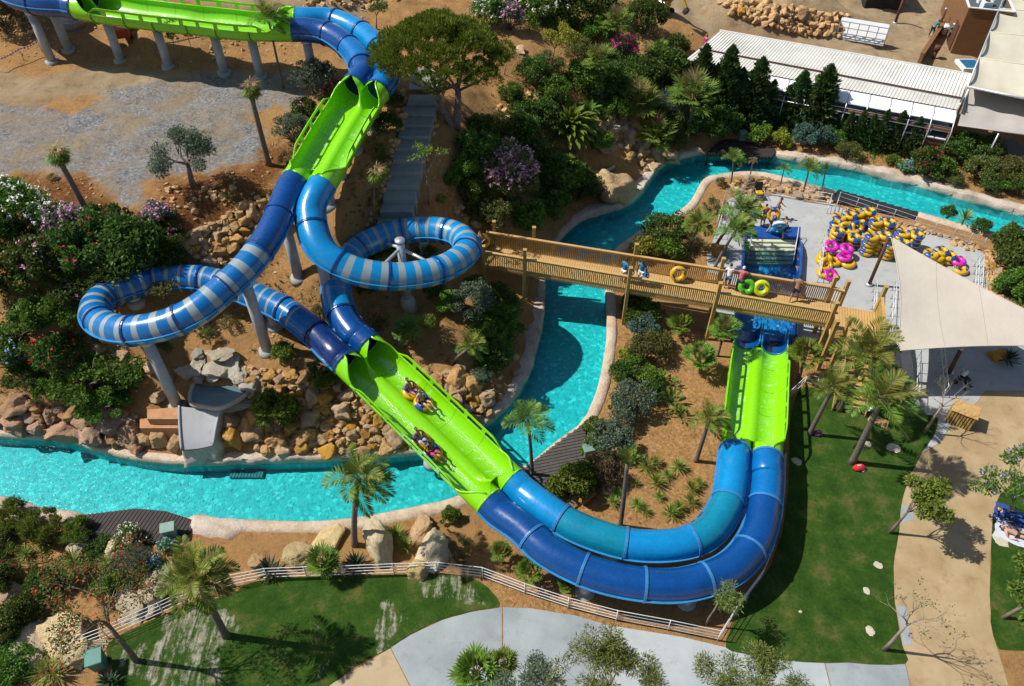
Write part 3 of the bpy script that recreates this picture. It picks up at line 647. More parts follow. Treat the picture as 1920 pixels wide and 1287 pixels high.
# support columns: foot on the ground straight below the tube
def column(L, px, py, r=.28, ztop=None, dz=.66, saddle=True):
    best=min(L,key=lambda p:(lambda q:(q[0]-px)**2+(q[1]-py)**2)(proj(np.array(p))))
    z0=hh(best.x,best.y); z1=(best.z-dz) if ztop is None else ztop
    m=MB(); m.tube([(best.x,best.y,z0-.4),(best.x,best.y,z1)],[r*1.02,r],16)
    o=m.obj('support_column',[M_GREY],slide)
    s=MB(); s.tube([(best.x,best.y,z1-.16),(best.x,best.y,z1-.02)],[r*1.25,r*1.25],16); s.box((best.x,best.y,z1+.05),(.75,.3,.14)); s.obj('saddle',M_STEEL,o)
    f=MB(); f.tube([(best.x,best.y,z0-.3),(best.x,best.y,z0+.1)],[r*1.75,r*1.6],14); f.obj('footing',M_CONCF,o)
    b=proj(np.array((best.x,best.y,z0))); DBG('column foot',(px,py),[round(float(v)) for v in b],'z',round(z0,2),'top',round(z1,2))
n1=[p for p in TL_N]
column(TL_N,47,5); column(TL_F,85,-14)
for x,y in((189,12),(284,24),(391,37),(464,45)): column(fl1,x,y,dz=.86)
column(TN,572,54)
for x,y in((690,160),(656,212),(628,256),(604,300)): column(fl2,x,y,dz=.86)
for x,y in((530,395),(455,510),(265,616),(242,538)): column(TC,x,y)
column(TC,505,565); column(TD,594,455); column(TD,790,430)
for x,y in((715,706),(800,788),(880,866)): column(fl3,x,y,dz=.86)
for x,y in((1101,1072),(1300,1094),(1430,960)): column(TO,x,y)
for x,y in((1150,1013),(1360,950)): column(TI,x,y)
for x,y in((1411,815),(1418,730)): column(fl4,x,y,dz=.86)
# mast that carries the right loop on three arms
b=gnd(766,577); m=MB(); m.tube([b,b+Vector((0,0,4.75))],[.22,.22],16); mast=m.obj('mast',M_STEEL,slide)
m=MB(); m.tube([b+Vector((0,0,4.7)),b+Vector((0,0,4.85))],[.27,.27],16); m.obj('cap',M_STEEL,mast)
m=MB(); m.tube([b+Vector((0,0,-.3)),b+Vector((0,0,.55)),b+Vector((0,0,.8))],[.5,.42,.30],18); m.obj('footing',M_CONCF,mast)
for x,y in((690,514),(838,500),(715,445)):
    q=min(TD,key=lambda p:(lambda c:(c[0]-x)**2+(c[1]-y)**2)(proj(np.array(p)))); m=MB(); m.tube([b+Vector((0,0,4.3)),q-Vector((0,0,TR*.5))],[.09,.09],8); m.obj('arm',M_STEEL,mast)
# ------------------------------------------------------------ built things
def wood(name,c1,c2,sc=(1,1,14)):
    t=NT(name); p=t.pos(); f=t.noise(p,2.2,6,.7); g=t.noise(p,12,5,.75)
    t.color(t.mix(.45,t.ramp(f,[(.3,c1),(.7,c2)]),t.ramp(g,[(.3,tuple(x*.6 for x in c1)),(.7,c2)]))); t.set(Roughness=.75); t.bump(g,.3,.02); return t.m
M_WOOD=wood('oiled_pine',(.31,.19,.045),(.52,.35,.11)); M_WOODL=wood('pale_deck_boards',(.42,.25,.085),(.58,.37,.14)); M_WOODD=wood('dark_stained_wood',(.018,.013,.012),(.045,.032,.028)); M_POST=wood('brown_post',(.075,.026,.012),(.13,.05,.022)); M_WOODG=wood('weathered_boards',(.045,.038,.036),(.10,.085,.078)); M_BLACK=pmat('black_matting',(.012,.011,.012),(.03,.028,.03),8,.9,.2)  # M_WOODL is a paler timber tone for decks, handrails and treads
M_WHITE=pmat('white_painted_metal',(.62,.63,.63),(.78,.78,.77),3,.45); M_BROWN=pmat('brown_render',(.155,.072,.024),(.20,.095,.034),1.4,.9,.25,30); M_BROWN2=pmat('reddish_render',(.17,.075,.035),(.24,.12,.06),1.4,.9,.2,30)
M_DARK=pmat('dark_interior',(.008,.008,.01),(.02,.02,.022),2,.8); M_GLASS=NT('dark_window_glass'); M_GLASS.color((.01,.02,.028)); M_GLASS.set(Roughness=.08); M_GLASS=M_GLASS.m
M_SAIL=pmat('beige_sail_cloth',(.42,.375,.31),(.48,.435,.365),.5,.9,.14,1.0,bdist=.4); M_SAILG=pmat('grey_sail_cloth',(.36,.33,.30),(.42,.39,.355),.7,.9,.12,60); M_SAILC=pmat('cream_sail_cloth',(.50,.46,.355),(.60,.56,.44),.6,.9,.12,60)
M_BIN=pmat('green_plastic',(.01,.13,.10),(.016,.18,.14),3,.5); M_BOX=pmat('pale_green_cabinet',(.13,.24,.19),(.18,.30,.24),3,.55); M_ROOF=pmat('weathered_white_sheet',(.56,.55,.49),(.72,.71,.66),.5,.55,0,stops=(.35,.62),detail=8); M_RIBSHADE=pmat('roof_rib_painted_shade',(.34,.33,.30),(.44,.43,.40),2,.7); M_AWN=pmat('white_awning',(.72,.74,.76),(.84,.85,.86),.8,.35)
RZ=3.8; DZ=2.7
F1,F2=at(905,471.5,RZ),at(1566,585,RZ); B1,B2=at(912,435,RZ),at(1558,538.5,RZ)
fd=(F2-F1).normalized(); nrm=Vector((-fd.y,fd.x,0)); bw=(B1-F1).dot(nrm); bw2=(B2-F2).dot(nrm)
BWID=(bw+bw2)/2; BL=(F2-F1).length
bridge=empty('footbridge',(F1.x,F1.y,DZ),'golden timber footbridge with slatted railings crossing the turquoise river','footbridge')
def W(obj,parent):           # keep world placement when parenting to a placed empty
    obj.parent=parent; obj.matrix_parent_inverse=Matrix.Translation(-Vector(parent.location)) if parent.rotation_euler.z==0 else parent.matrix_world.inverted(); return obj
def wobj(mb,name,mats,parent): o=mb.obj(name,mats); return W(o,parent)
m=MB(); k=0.0
while k<BL+.05:
    m.bar(F1+fd*k+nrm*.05+Vector((0,0,DZ-RZ)),F1+fd*k+nrm*(BWID-.05)+Vector((0,0,DZ-RZ)),.135,.05); k+=.15
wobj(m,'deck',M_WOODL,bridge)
for s in(.15,.5,.85):
    m=MB(); m.bar(F1+nrm*BWID*s+Vector((0,0,DZ-RZ-.16)),F2+nrm*BWID*s+Vector((0,0,DZ-RZ-.16)),.12,.24); wobj(m,'beam',M_WOOD,bridge)
def slats(a,b,zt,zb,name,parent,gap=.112,cap=True):
    a=Vector(a); b=Vector(b); d=(b-a); L=Vector((d.x,d.y,0)).length; m=MB(); n=int(L/gap)
    for i in range(n+1):
        q=a+d*(i/max(1,n)); m.box((q.x,q.y,q.z+(zb-zt)/2-.04),(.062,.03,zt-zb-.08),Matrix.Rotation(math.atan2(d.y,d.x),3,'Z'))
    o=wobj(m,name,M_WOOD,parent)
    if cap:
        m=MB(); m.bar(a,b,.16,.055); m.bar(a-Vector((0,0,.1)),b-Vector((0,0,.1)),.04,.10); m.bar(a+Vector((0,0,zb-zt+.18)),b+Vector((0,0,zb-zt+.18)),.045,.12); c=m.obj('handrail',M_WOODL,o); 
    return o
slats(F1,F2,RZ,RZ-1.32,'front_railing',bridge); slats(B1,B2,RZ,RZ-1.25,'back_railing',bridge)
def post(p,ztop,zb=None,name='post',parent=None,w=.19,mat=None,lean=(0,0)):
    zb=hh(p.x,p.y)-.2 if zb is None else zb; m=MB(); m.bar((p.x,p.y,zb),(p.x+lean[0],p.y+lean[1],ztop),w,w); m.box((p.x+lean[0],p.y+lean[1],ztop+.015),(w+.03,w+.03,.03)); return wobj(m,name,mat or M_WOOD,parent)
for px in(985,1181,1347,1562):
    t=(at(px,485+(px-987)*.172,RZ)-F1).dot(fd); p=F1+fd*t-nrm*.12; post(p,4.55,None,'post',bridge); q=F1+fd*t+nrm*(BWID+.12); post(q,4.55,None,'post',bridge)
    m=MB(); m.bar(p+Vector((0,0,DZ-RZ-.38)),q+Vector((0,0,DZ-RZ-.38)),.1,.22); wobj(m,'cross_beam',M_WOOD,bridge)
    m=MB(); m.bar((p.x,p.y,LOW+.6),(q.x,q.y,DZ-.5),.08,.10); wobj(m,'brace',M_WOOD,bridge)
p=F1+fd*.1; post(p-nrm*.12,4.3,None,'post',bridge); post(p+nrm*(BWID+.12),4.5,None,'post',bridge)
# landing and stair at the right end
LA=F2+fd*.06; LD=2.5
m=MB(); k=0
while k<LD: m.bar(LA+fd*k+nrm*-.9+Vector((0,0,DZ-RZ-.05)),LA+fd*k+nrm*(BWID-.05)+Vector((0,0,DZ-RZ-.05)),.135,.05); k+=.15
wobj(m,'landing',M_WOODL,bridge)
C1=LA+fd*LD+nrm*BWID; C2=LA+fd*LD-nrm*.9
slats(B2+fd*.1,B2+fd*.75-nrm*.15,RZ,RZ-1.2,'back_railing',bridge); slats(C1+fd*0,C2,RZ,RZ-1.2,'end_railing',bridge,.07)
for q,zt in((B2+fd*.8+nrm*.02,4.4),(C1+nrm*.05,4.5),(C2,4.3),(F2+fd*.75-nrm*.55,4.1),(LA-nrm*.95,4.0)): post(q,zt,None,'post',bridge)
slats(LA-nrm*.02,LA-nrm*.9,RZ,RZ-1.25,'front_railing',bridge)
for i in range(12):
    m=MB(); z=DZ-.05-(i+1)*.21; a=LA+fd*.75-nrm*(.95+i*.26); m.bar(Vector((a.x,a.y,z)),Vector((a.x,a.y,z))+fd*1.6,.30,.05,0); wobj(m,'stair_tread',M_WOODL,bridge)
slats(LA+fd*.7-nrm*.95,Vector(((LA+fd*.7-nrm*3.9).x,(LA+fd*.7-nrm*3.9).y,RZ-2.5)),RZ,RZ-1.1,'stair_railing',bridge); slats(LA+fd*2.4-nrm*.95,Vector(((LA+fd*2.4-nrm*3.9).x,(LA+fd*2.4-nrm*3.9).y,RZ-2.5)),RZ,RZ-1.1,'stair_railing',bridge)

# splash pool under the bridge
M_PBLUE=gloss('splash_pool_blue',(.006,.085,.42),.3); M_PFLOOR=gloss('splash_pool_floor',(.02,.30,.62),.4)
FL_,FR_,BR_,BL_=POOLQ
pool=empty('splash_pool',FL_,'deep blue splash pool with yellow edged entry steps under the footbridge','splash pool')
bed=-.75
m=MB(); m.add([Vector((p.x,p.y,bed)) for p in POOLQ],[(0,1,2,3)]); wobj(m,'floor',M_PFLOOR,pool)
def wallseg(a,b,top,bot,th,name,mat,up_end=0):
    a=Vector((a.x,a.y,0)); b=Vector((b.x,b.y,0)); d=(b-a).normalized(); o=Vector((d.y,-d.x,0)); n=12; vs=[];fs=[]
    for i in range(n+1):
        u=i/n; p=a.lerp(b,u); tz=top-up_end*max(0,(u-.82)/.18)**2*(top-LOW)*.8
        vs+=[Vector((p.x,p.y,bot)),Vector((p.x,p.y,tz-.03)),Vector((p.x,p.y,tz))+o*.03,Vector((p.x,p.y,tz))+o*(th-.03),Vector((p.x,p.y,tz-.03))+o*th,Vector((p.x,p.y,bot))+o*th]
    for i in range(n):
        for k in range(6): q=i*6; fs.append((q+k,q+(k+1)%6,q+6+(k+1)%6,q+6+k))
    fs+=[(5,4,3,2,1,0),tuple(n*6+k for k in range(6))]
    m=MB(); m.add(vs,fs); return wobj(m,name,mat,pool)
bl2=BL_+(FL_-BL_)*.17; br2=BR_+(FR_-BR_)*.15
wallseg(FR_,br2,.75,bed,.14,'side_wall',M_PBLUE,1); wallseg(bl2,FL_,.75,bed,.14,'side_wall',M_PBLUE); 
wallseg(FL_,FR_,.28,bed,.12,'front_wall',M_PBLUE)
M_STEP=pmat('pale_grp_step',(.44,.50,.46),(.55,.60,.55),3,.6); M_YEL=pmat('yellow_nosing',(.50,.42,.03),(.62,.52,.06),5,.5); M_PLAT=gloss('blue_platform',(.006,.075,.33),.4)
e1=(FL_-BL_).normalized(); e2=(BR_-BL_).normalized(); wid=(BR_-BL_).length
m=MB(); s0=BL_; dpt=1.35; vs=[s0,s0+e2*wid,s0+e2*wid+e1*dpt,s0+e1*dpt]; m.add([Vector((v.x,v.y,LOW+.03)) for v in vs]+[Vector((v.x,v.y,bed)) for v in vs],[(3,2,1,0),(2,3,7,6)]); wobj(m,'platform',M_PLAT,pool)
for i in range(6):
    z=LOW+.03-(i+1)*.12; a=s0+e1*(dpt+i*.33)+e2*.12; m=MB(); vs=[a,a+e2*(wid-.3),a+e2*(wid-.3)+e1*.33,a+e1*.33]
    m.add([Vector((v.x,v.y,z)) for v in vs]+[Vector((v.x,v.y,bed)) for v in vs],[(3,2,1,0),(2,3,7,6),(3,0,4,7),(1,2,6,5)]); st=wobj(m,'step',M_STEP,pool)
    m=MB(); q=Vector((0,0,z-.018)); f=lambda v: Vector((v.x,v.y,z)); m.bar(f(vs[3])-e1*.03,f(vs[2])-e1*.03,.075,.03); m.obj('nosing',M_YEL,st)
for s in(.28,wid-.32):
    m=MB(); a=s0+e1*dpt*.9+e2*s; f=lambda d,z: Vector((a.x,a.y,0))+e1*d+Vector((0,0,z)); m.tube([f(0,LOW),f(0,1.0),f(.2,1.12),f(2.0,.3),f(2.3,.1),f(2.35,-.6)],.025,8); wobj(m,'handrail',M_WHITE,pool); m=MB(); m.tube([f(1.1,-.4),f(1.1,.72)],.022,8); wobj(m,'stanchion',M_WHITE,pool)
def foamy(name,tint):
    m=water_mat(name,tint,1.0,3.0,.18,.12); t=m.node_tree; N=t.nodes; d=N.new('ShaderNodeBsdfDiffuse'); d.inputs[0].default_value=(.75,.82,.85,1)
    g=N.new('ShaderNodeNewGeometry'); n1=N.new('ShaderNodeTexNoise'); n1.inputs['Scale'].default_value=1.6; n1.inputs['Detail'].default_value=9; n1.inputs['Roughness'].default_value=.72; n1.inputs['Distortion'].default_value=1.5
    r=N.new('ShaderNodeValToRGB'); r.color_ramp.elements[0].position=.58; r.color_ramp.elements[1].position=.74; r.color_ramp.elements[0].color=(0,0,0,1); r.color_ramp.elements[1].color=(.8,.8,.8,1)
    o=N['Material Output']; old=o.inputs['Surface'].links[0].from_socket; mx=N.new('ShaderNodeMixShader')
    t.links.new(g.outputs['Position'],n1.inputs['Vector']); t.links.new(n1.outputs['Fac'],r.inputs[0]); t.links.new(r.outputs[0],mx.inputs[0]); t.links.new(old,mx.inputs[1]); t.links.new(d.outputs[0],mx.inputs[2]); t.links.new(mx.outputs[0],o.inputs['Surface']); return m
m=MB(); q=.16; vs=[FL_+e2*.02,FR_-e2*.02,s0+e1*dpt+e2*(wid-.02),s0+e1*dpt+e2*.02]; m.add([Vector((v.x,v.y,-.22)) for v in vs],[(0,1,2,3)]); props(m.obj('splash_water',foamy('splash_water',(.62,.88,.97,1))),kind='structure')

# wooden decks over the river edge
def boards(name,pxpoly,z,mat,ang,label,gap=.19,fr=True):
    P=[at(x,y,z) for x,y in pxpoly]; c=sum(P,Vector())/len(P); root=empty(name,c,label,'deck'); d=Vector((cos(ang),sin(ang),0)); n=Vector((-d.y,d.x,0)); N=len(P)
    lo=min((p-c).dot(n) for p in P); hi=max((p-c).dot(n) for p in P); m=MB(); k=lo+gap/2
    while k<hi:
        xs=[]
        for i in range(N):
            a,b=P[i]-c,P[(i+1)%N]-c; ya,yb=a.dot(n),b.dot(n)
            if (ya-k)*(yb-k)<0: u=(k-ya)/(yb-ya); xs.append(a.dot(d)+(b.dot(d)-a.dot(d))*u)
        xs.sort()
        for a,b in zip(xs[::2],xs[1::2]): m.bar(c+d*a+n*k,c+d*b+n*k,gap-.035,.05)
        k+=gap
    wobj(m,'boards',mat,root)
    f=MB()
    for i in range(N): f.bar(P[i]-Vector((0,0,.15)),P[(i+1)%N]-Vector((0,0,.15)),.07,.2)
    wobj(f,'edge_joist',mat,root)
    m=MB(); 
    for i in range(N):
        q=P[i]+(c-P[i])*.06; m.bar((q.x,q.y,-1.1),(q.x,q.y,z-.1),.12,.12)
    wobj(m,'pile',mat,root); return root
boards('river_deck',[(140,975),(157,966),(254,954),(311,959),(363,976),(358,996),(345,1004),(285,1018),(210,1022),(150,1010)],LOW+.12,M_WOODD,radians(75),'dark brown timber deck beside a green cabinet on the lower left river bank')
boards('river_deck',[(1092,797),(1098,806),(1094,868),(1034,908),(1017,913),(979,882)],LOW+.12,M_WOODG,radians(14),'grey brown timber deck wedged between the river bend and the green flume')
boards('river_deck',[(1323,288),(1353,263),(1374,261),(1449,275),(1455,285),(1447,295),(1385,291)],LOW+.12,M_WOODD,radians(-60),'dark timber deck at the far bend of the river below the conifers')
boards('river_deck',[(1572,356),(1722,398),(1714,410),(1556,376)],LOW+.14,M_BLACK,radians(-12),'long black deck along the river behind the stacked swim rings',.16)
for (x,y,lab,s) in ((323,996,'pale green utility cabinet on the edge of the lower left deck',1.0),(1102,846,'pale green utility cabinet between the grey deck and a round bush',.9),(1390,254,'pale green utility cabinet beside the far river deck',.95)):
    b=gnd(x,y+9); r=empty('utility_cabinet',b,lab,'cabinet','green utility cabinets by the river decks',radians(15)); m=MB(); m.box((0,0,.38*s),(.55*s,.42*s,.76*s),None,0,.02); m.obj('body',M_BOX,r); m=MB(); m.box((0,-.02,.79*s),(.66*s,.52*s,.07),Matrix.Rotation(.1,3,'X'),0,.015); m.obj('lid',M_BOX,r); m=MB(); m.box((.16*s,-.215*s,.42*s),(.03,.02,.1)); m.obj('handle',M_STEEL,r)
b=gnd(192,1250); r=empty('wheelie_bin',b,'dark green wheelie bin beside the lower left lawn','bin',None,radians(20))
m=MB(); m.add([(-.24,-.22,.08),(.24,-.22,.08),(.24,.22,.08),(-.24,.22,.08),(-.3,-.3,.95),(.3,-.3,.95),(.3,.3,.95),(-.3,.3,.95)],[(3,2,1,0),(0,1,5,4),(1,2,6,5),(2,3,7,6),(3,0,4,7),(4,5,6,7)]); m.obj('body',M_BIN,r)
m=MB(); m.box((0,-.02,1.0),(.68,.72,.08),Matrix.Rotation(.07,3,'X'),0,.03); m.obj('lid',M_BIN,r)
for sx in(-.24,.24): m=MB(); m.tube([(sx-.03,.24,.1),(sx+.03,.24,.1)],.1,12); m.obj('wheel',M_BLACK,r)
m=MB(); m.tube([(-.25,.38,.98),(.25,.38,.98)],.025,8); m.obj('handle',M_BIN,r)

# railings -------------------------------------------------
def railing(name,pts,h,rails,label,mat,cat='railing',pr=.025,rr=.017,group=None,lab_posts=True):
    """pts: world points at the foot of each post"""
    r=empty(name,pts[0],label,cat,group)
    for p in pts:
        m=MB(); m.tube([(p.x,p.y,p.z-.15),(p.x,p.y,p.z+h)],pr,6); wobj(m,'post',mat,r)
    for f in rails:
        m=MB(); m.tube([Vector((p.x,p.y,p.z+h*f)) for p in pts],rr,6); wobj(m,'rail',mat,r)
    return r
def feet(tops,h): return [Vector((p.x,p.y,LOW)) for p in (at(x,y,LOW+h) for x,y in tops)]
M_RAIL=pmat('white_rail',(.60,.61,.62),(.74,.75,.75),2,.4); M_RPOST=pmat('rail_post',(.34,.30,.25),(.48,.45,.40),3,.5,metal=.2)
railing('garden_railing',feet([(100,1211),(187,1178),(294,1131),(331,1114),(380,1096),(427,1079),(494,1066),(568,1063),(640,1061),(735,1057),(817,1054),(904,1064),(984,1094),(1067,1121),(1159,1145),(1258,1163),(1353,1183),(1393,1121),(1434,1066),(1452,1022),(1467,967),(1472,905),(1474,850)],1.0),1.0,(.98,.72,.46,.2),'white four bar railing curving between the lawns and the lower planting',M_RAIL)
railing('island_railing',feet([(1347,410),(1354,385),(1363,354),(1395,345),(1427,340),(1468,347),(1515,356),(1561,363),(1558,378)],1.05),1.05,(.97,.65,.33),'grey railing round the river corner of the ring storage deck',M_STEEL)
railing('deck_railing',feet([(1571,378),(1577,360),(1611,371),(1647,383),(1681,393),(1720,406),(1758,418),(1794,428),(1825,437),(1851,446)],1.05),1.05,(.97,.65,.33),'grey railing between the black deck and the stacked rings',M_STEEL)
railing('lawn_railing',feet([(1478,737),(1515,703),(1537,707),(1560,713),(1590,722),(1625,732)],1.0),1.0,(.98,.68,.38),'white railing at the top edge of the lawn beside the flumes',M_RAIL)
def barrier(a,b,label,group='queue barriers on the concrete deck'):
    A,B=at(*a,LOW+.01),at(*b,LOW+.01); n=max(2,int((B-A).length/1.1)+1); r=empty('queue_barrier',A,label,'queue barrier',group)
    for i in range(n+1):
        p=A.lerp(B,i/n); m=MB(); m.tube([p,p+Vector((0,0,1.0))],.022,6); m.box(p+Vector((0,0,.01)),(.3,.06,.02)); wobj(m,'post',M_STEEL,r)
    for z in(.95,.5): 
        m=MB(); m.tube([A+Vector((0,0,z)),B+Vector((0,0,z))],.02,6); wobj(m,'rail',M_WHITE,r)
for a,b,l in(((1541,456),(1532,530),'slim metal barrier along the left side of the ring stacks'),((1826,500),(1822,560),'slim metal barrier right of the pink ring by the deck edge'),((1834,500),(1830,560),'second slim barrier nearest the rock edge of the deck'),((1636,548),(1632,615),'queue barrier by the foot of the sail pole'),((1672,545),(1668,610),'queue barrier just left of the triangular sail edge'),((1655,622),(1650,670),'queue barrier behind the end panel of the bridge'),((1690,560),(1694,640),'queue barrier at the left edge of the triangular sail'),((1632,690),(1640,745),'queue barrier by the lower sail pole'),((1716,680),(1712,760),'queue barrier in the sun left of the sail shadow'),((1758,665),(1766,745),'queue barrier inside the edge of the sail shadow'),((1350,420),(1342,448),'short barrier at the left edge of the concrete deck')): barrier(a,b,l)

# triangular sail with its poles
def sail(name,corners,label,mat,sag=.5,conc=.09,n=22,cat='shade sail'):
    A,B,C=corners; m=MB(); vs=[];idx={};cen=(A+B+C)/3
    for i in range(n+1):
        for j in range(n+1-i):
            u,v=i/n,j/n; w_=1-u-v; p=A*w_+B*u+C*v; k=27*u*v*w_
            e=max(4*u*v*(1 if w_<1e-6 else 0),0); 
            bend=(4*u*v)*max(0,1-w_*2.2)**2+(4*v*w_)*max(0,1-u*2.2)**2+(4*u*w_)*max(0,1-v*2.2)**2
            p=p+(cen-p)*conc*bend*1.6; p.z-=sag*k*.6; idx[i,j]=len(vs); vs.append(p)
    fs=[]
    for i in range(n):
        for j in range(n-i):
            fs.append((idx[i,j],idx[i+1,j],idx[i,j+1]))
            if j<n-i-1: fs.append((idx[i+1,j],idx[i+1,j+1],idx[i,j+1]))
    m.add(vs,fs,0,True)
    for q in([idx[i,0] for i in range(n+1)],[idx[0,j] for j in range(n+1)],[idx[i,n-i] for i in range(n+1)]): m.tube([vs[k] for k in q],.03,5)
    o=m.obj(name,mat); sm_=MB()
    for k in(5,10,15): sm_.tube([vs[idx[i,k]]+Vector((0,0,.004)) for i in range(n-k+1)],.016,5)
    sm_.obj('seam',M_SAILG,o)
    for c in(A,B,C):
        r=MB(); r.tube([c-Vector((0,0,.02)),c+Vector((0,0,.03))],.13,10); r.obj('corner_plate',M_STEEL,o)
    return props(o,label,cat)
TA,TBc,TCc=at(1671,445,4.0),at(1682,658,3.4),at(2075,654,4.2)
sail('shade_sail',(TA,TBc,TCc),'large beige triangular shade sail stretched over the queue area',M_SAIL,.35,.06)
def pole(base,top,r,label,mat=None,cat='post',group='brown sail poles'):
    base=Vector(base); m=MB(); m.tube([base-Vector((0,0,.2)),top],[r,r*.85],12); rt=empty('sail_pole',base,label,cat,group); wobj(m,'shaft',mat or M_POST,rt); m=MB(); m.tube([base,base+Vector((0,0,.14))],[r*2.0,r*1.8],12); wobj(m,'foot',M_STEEL,rt); m=MB(); m.tube([top,top+Vector((0,0,.12))],[r*.95,r*.9],10); wobj(m,'cap',M_STEEL,rt); return rt
pole(at(1629,535,LOW),TA+Vector((-.1,.05,.05)),.11,'brown sail pole at the tip of the triangular sail beside the ring stacks')
pole(at(1617,752,LOW),TBc+Vector((-.1,-.05,.05)),.11,'brown sail pole at the lawn corner under the lower tip of the sail')
pole(at(1779,700,LOW),at(1802,655,3.0),.13,'brown post standing in the shadow of the triangular sail')
pole(at(2000,760,LOW),TCc+Vector((.1,0,.05)),.11,'brown sail pole at the far right tip of the sail')

# white roofed pavilion -----------------------------------
EZ,RGZ,NZ=4.5,4.7,4.0
FLr,FRr=at(1349,58,EZ),at(1819,140,EZ); RLr,RRr=at(1311,92,RGZ),at(1802,185,RGZ); NLr,NRr=at(1286,112,NZ),at(1795,206,NZ)
pav=empty('pavilion',((FLr.x+NRr.x)/2,(FLr.y+NRr.y)/2,1.0),'long pavilion with corrugated white roof and white awning behind the conifers','pavilion')
def corr(a,b,c,d,name,n):
    """corrugated slope: eave a-b, ridge d-c"""
    m=MB(); vs=[];fs=[]; up=Vector((0,0,1))
    prof=[(0,0,0),(.78,0,0),(.84,.05,1),(.95,.05,1)]
    cols=[]
    for i in range(n):
        for (u,h,mi) in prof: cols.append(((i+u)/n,h,mi))
    cols.append((1,0,0))
    for (u,h,mi) in cols: vs+=[a.lerp(b,u)+up*h,d.lerp(c,u)+up*h]
    for i in range(len(cols)-1):
        m.f.append((2*i,2*i+2,2*i+3,2*i+1)); m.m.append(1 if cols[i][0]*n%1>.7 and cols[i][0]*n%1<.8 else 0); m.sm.append(False)  # one flank of each rib gets a grey that paints in its shade
    m.v=[tuple(v) for v in vs]; return wobj(m,name,[M_ROOF,M_RIBSHADE],pav)
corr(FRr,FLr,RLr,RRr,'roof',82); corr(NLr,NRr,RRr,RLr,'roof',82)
m=MB(); m.bar(RLr+Vector((0,0,.06)),RRr+Vector((0,0,.06)),.14,.05); wobj(m,'ridge_gutter',M_POST,pav)
m=MB(); m.bar(FLr+Vector((0,0,.0)),FRr+Vector((0,0,.0)),.1,.2); m.bar(FRr,NRr+Vector((0,0,.3)),.1,.25); wobj(m,'fascia',M_WHITE,pav)
rd=(NRr-NLr).normalized(); rd.z=0; rd.normalize(); rn=Vector((rd.y,-rd.x,0))       # outwards, to the river
# awning panels
def nl(t,o,z): p=NLr.lerp(NRr,t)+rn*o; return Vector((p.x,p.y,z))
T=[.26+.074*i for i in range(11)]
for a,b in zip(T,T[1:]):
    m=MB(); vs=[];fs=[]
    for (o,z) in((0.0,3.92),(.35,3.9),(.7,3.80),(1.0,3.62),(1.12,3.45)): vs+=[nl(a+.002,o,z),nl(b-.002,o,z)]
    for i in range(4): fs.append((2*i,2*i+1,2*i+3,2*i+2))
    m.add(vs,fs,0,True); wobj(m,'awning_panel',M_AWN,pav)
for t in T:
    m=MB(); m.tube([nl(t,0,3.9),nl(t,.7,3.82),nl(t,1.14,3.46),nl(t,1.75,3.0),nl(t,1.8,.8)],.045,6); wobj(m,'awning_frame',M_STEEL,pav)
for o,z in((1.14,3.44),(1.45,3.22),(1.75,3.0)):
    m=MB(); m.tube([nl(T[0],o,z),nl(T[-1],o,z)],.035,6); wobj(m,'frame_tube',M_STEEL,pav)
for a,b in zip(T[::2],T[2::2]):
    m=MB()
    for q in range(6): m.bar(nl(a+.008,.35+q*.16,2.95-q*.05),nl(b-.008,.35+q*.16,2.95-q*.05),.1,.03)
    wobj(m,'sun_louvre',M_WHITE,pav)
# walls
wall_o=1.35
m=MB(); m.bar(nl(.0,wall_o,1.3),nl(1.0,wall_o,1.3),.2,1.9); m.bar(nl(.0,wall_o,2.95),nl(1.0,wall_o,2.95),.22,.16); wobj(m,'front_wall',M_BROWN2,pav)
for a,b in zip(T,T[1:]):
    m=MB(); m.bar(nl(a+.012,wall_o+.02,2.55),nl(b-.012,wall_o+.02,2.55),.05,.62); w_=wobj(m,'window',M_GLASS,pav); m=MB(); m.bar(nl(a+.006,wall_o+.1,2.26),nl(b-.006,wall_o+.1,2.26),.16,.07); c=m.obj('sill',M_WHITE); c.parent=w_
for t in T:
    m=MB(); m.bar(nl(t,wall_o+.04,.4),nl(t,wall_o+.04,3.0),.2,.2); wobj(m,'pier',M_BROWN2,pav)
m=MB(); a,b=FLr.copy(),FRr.copy(); m.bar(Vector((a.x,a.y,2.7))+rn*.4,Vector((b.x,b.y,2.7))+rn*.4,.2,3.4); a=FRr-rd*.5; b=NRr-rd*.5; m.bar(Vector((a.x,a.y,2.2)),Vector((b.x,b.y,2.2)),.2,3.6); a=FLr+rd*.4; b=NLr+rd*.4; m.bar(Vector((a.x,a.y,2.2)),Vector((b.x,b.y,2.2)),.2,3.6); wobj(m,'wall',M_BROWN2,pav)

# brown block and the yard
KA,KB=at(1781,102,1.3),at(1835,108,1.3); kd=(KB-KA).normalized(); kn=Vector((-kd.y,kd.x,0)); KW=3.6; KH=4.15
blk=empty('brown_building',KA,'brown rendered flat roofed building with machines on its dark roof','building')
m=MB(); vs=[KA,KA+kd*KW,KA+kd*KW+kn*9,KA+kn*9]; m.add([Vector((v.x,v.y,.9)) for v in vs]+[Vector((v.x,v.y,1.3+KH)) for v in vs],[(0,1,5,4),(1,2,6,5),(2,3,7,6),(3,0,4,7)]); wobj(m,'wall',M_BROWN,blk)
M_FLAT=pmat('dark_roof_felt',(.05,.07,.075),(.075,.10,.105),1.5,.9); m=MB(); m.add([Vector((v.x,v.y,1.3+KH-.35)) for v in vs],[(0,1,2,3)]); wobj(m,'roof',M_FLAT,blk)
m=MB()
for a,b in zip(vs,vs[1:]+vs[:1]): m.bar(Vector((a.x,a.y,1.3+KH+.03)),Vector((b.x,b.y,1.3+KH+.03)),.18,.07)
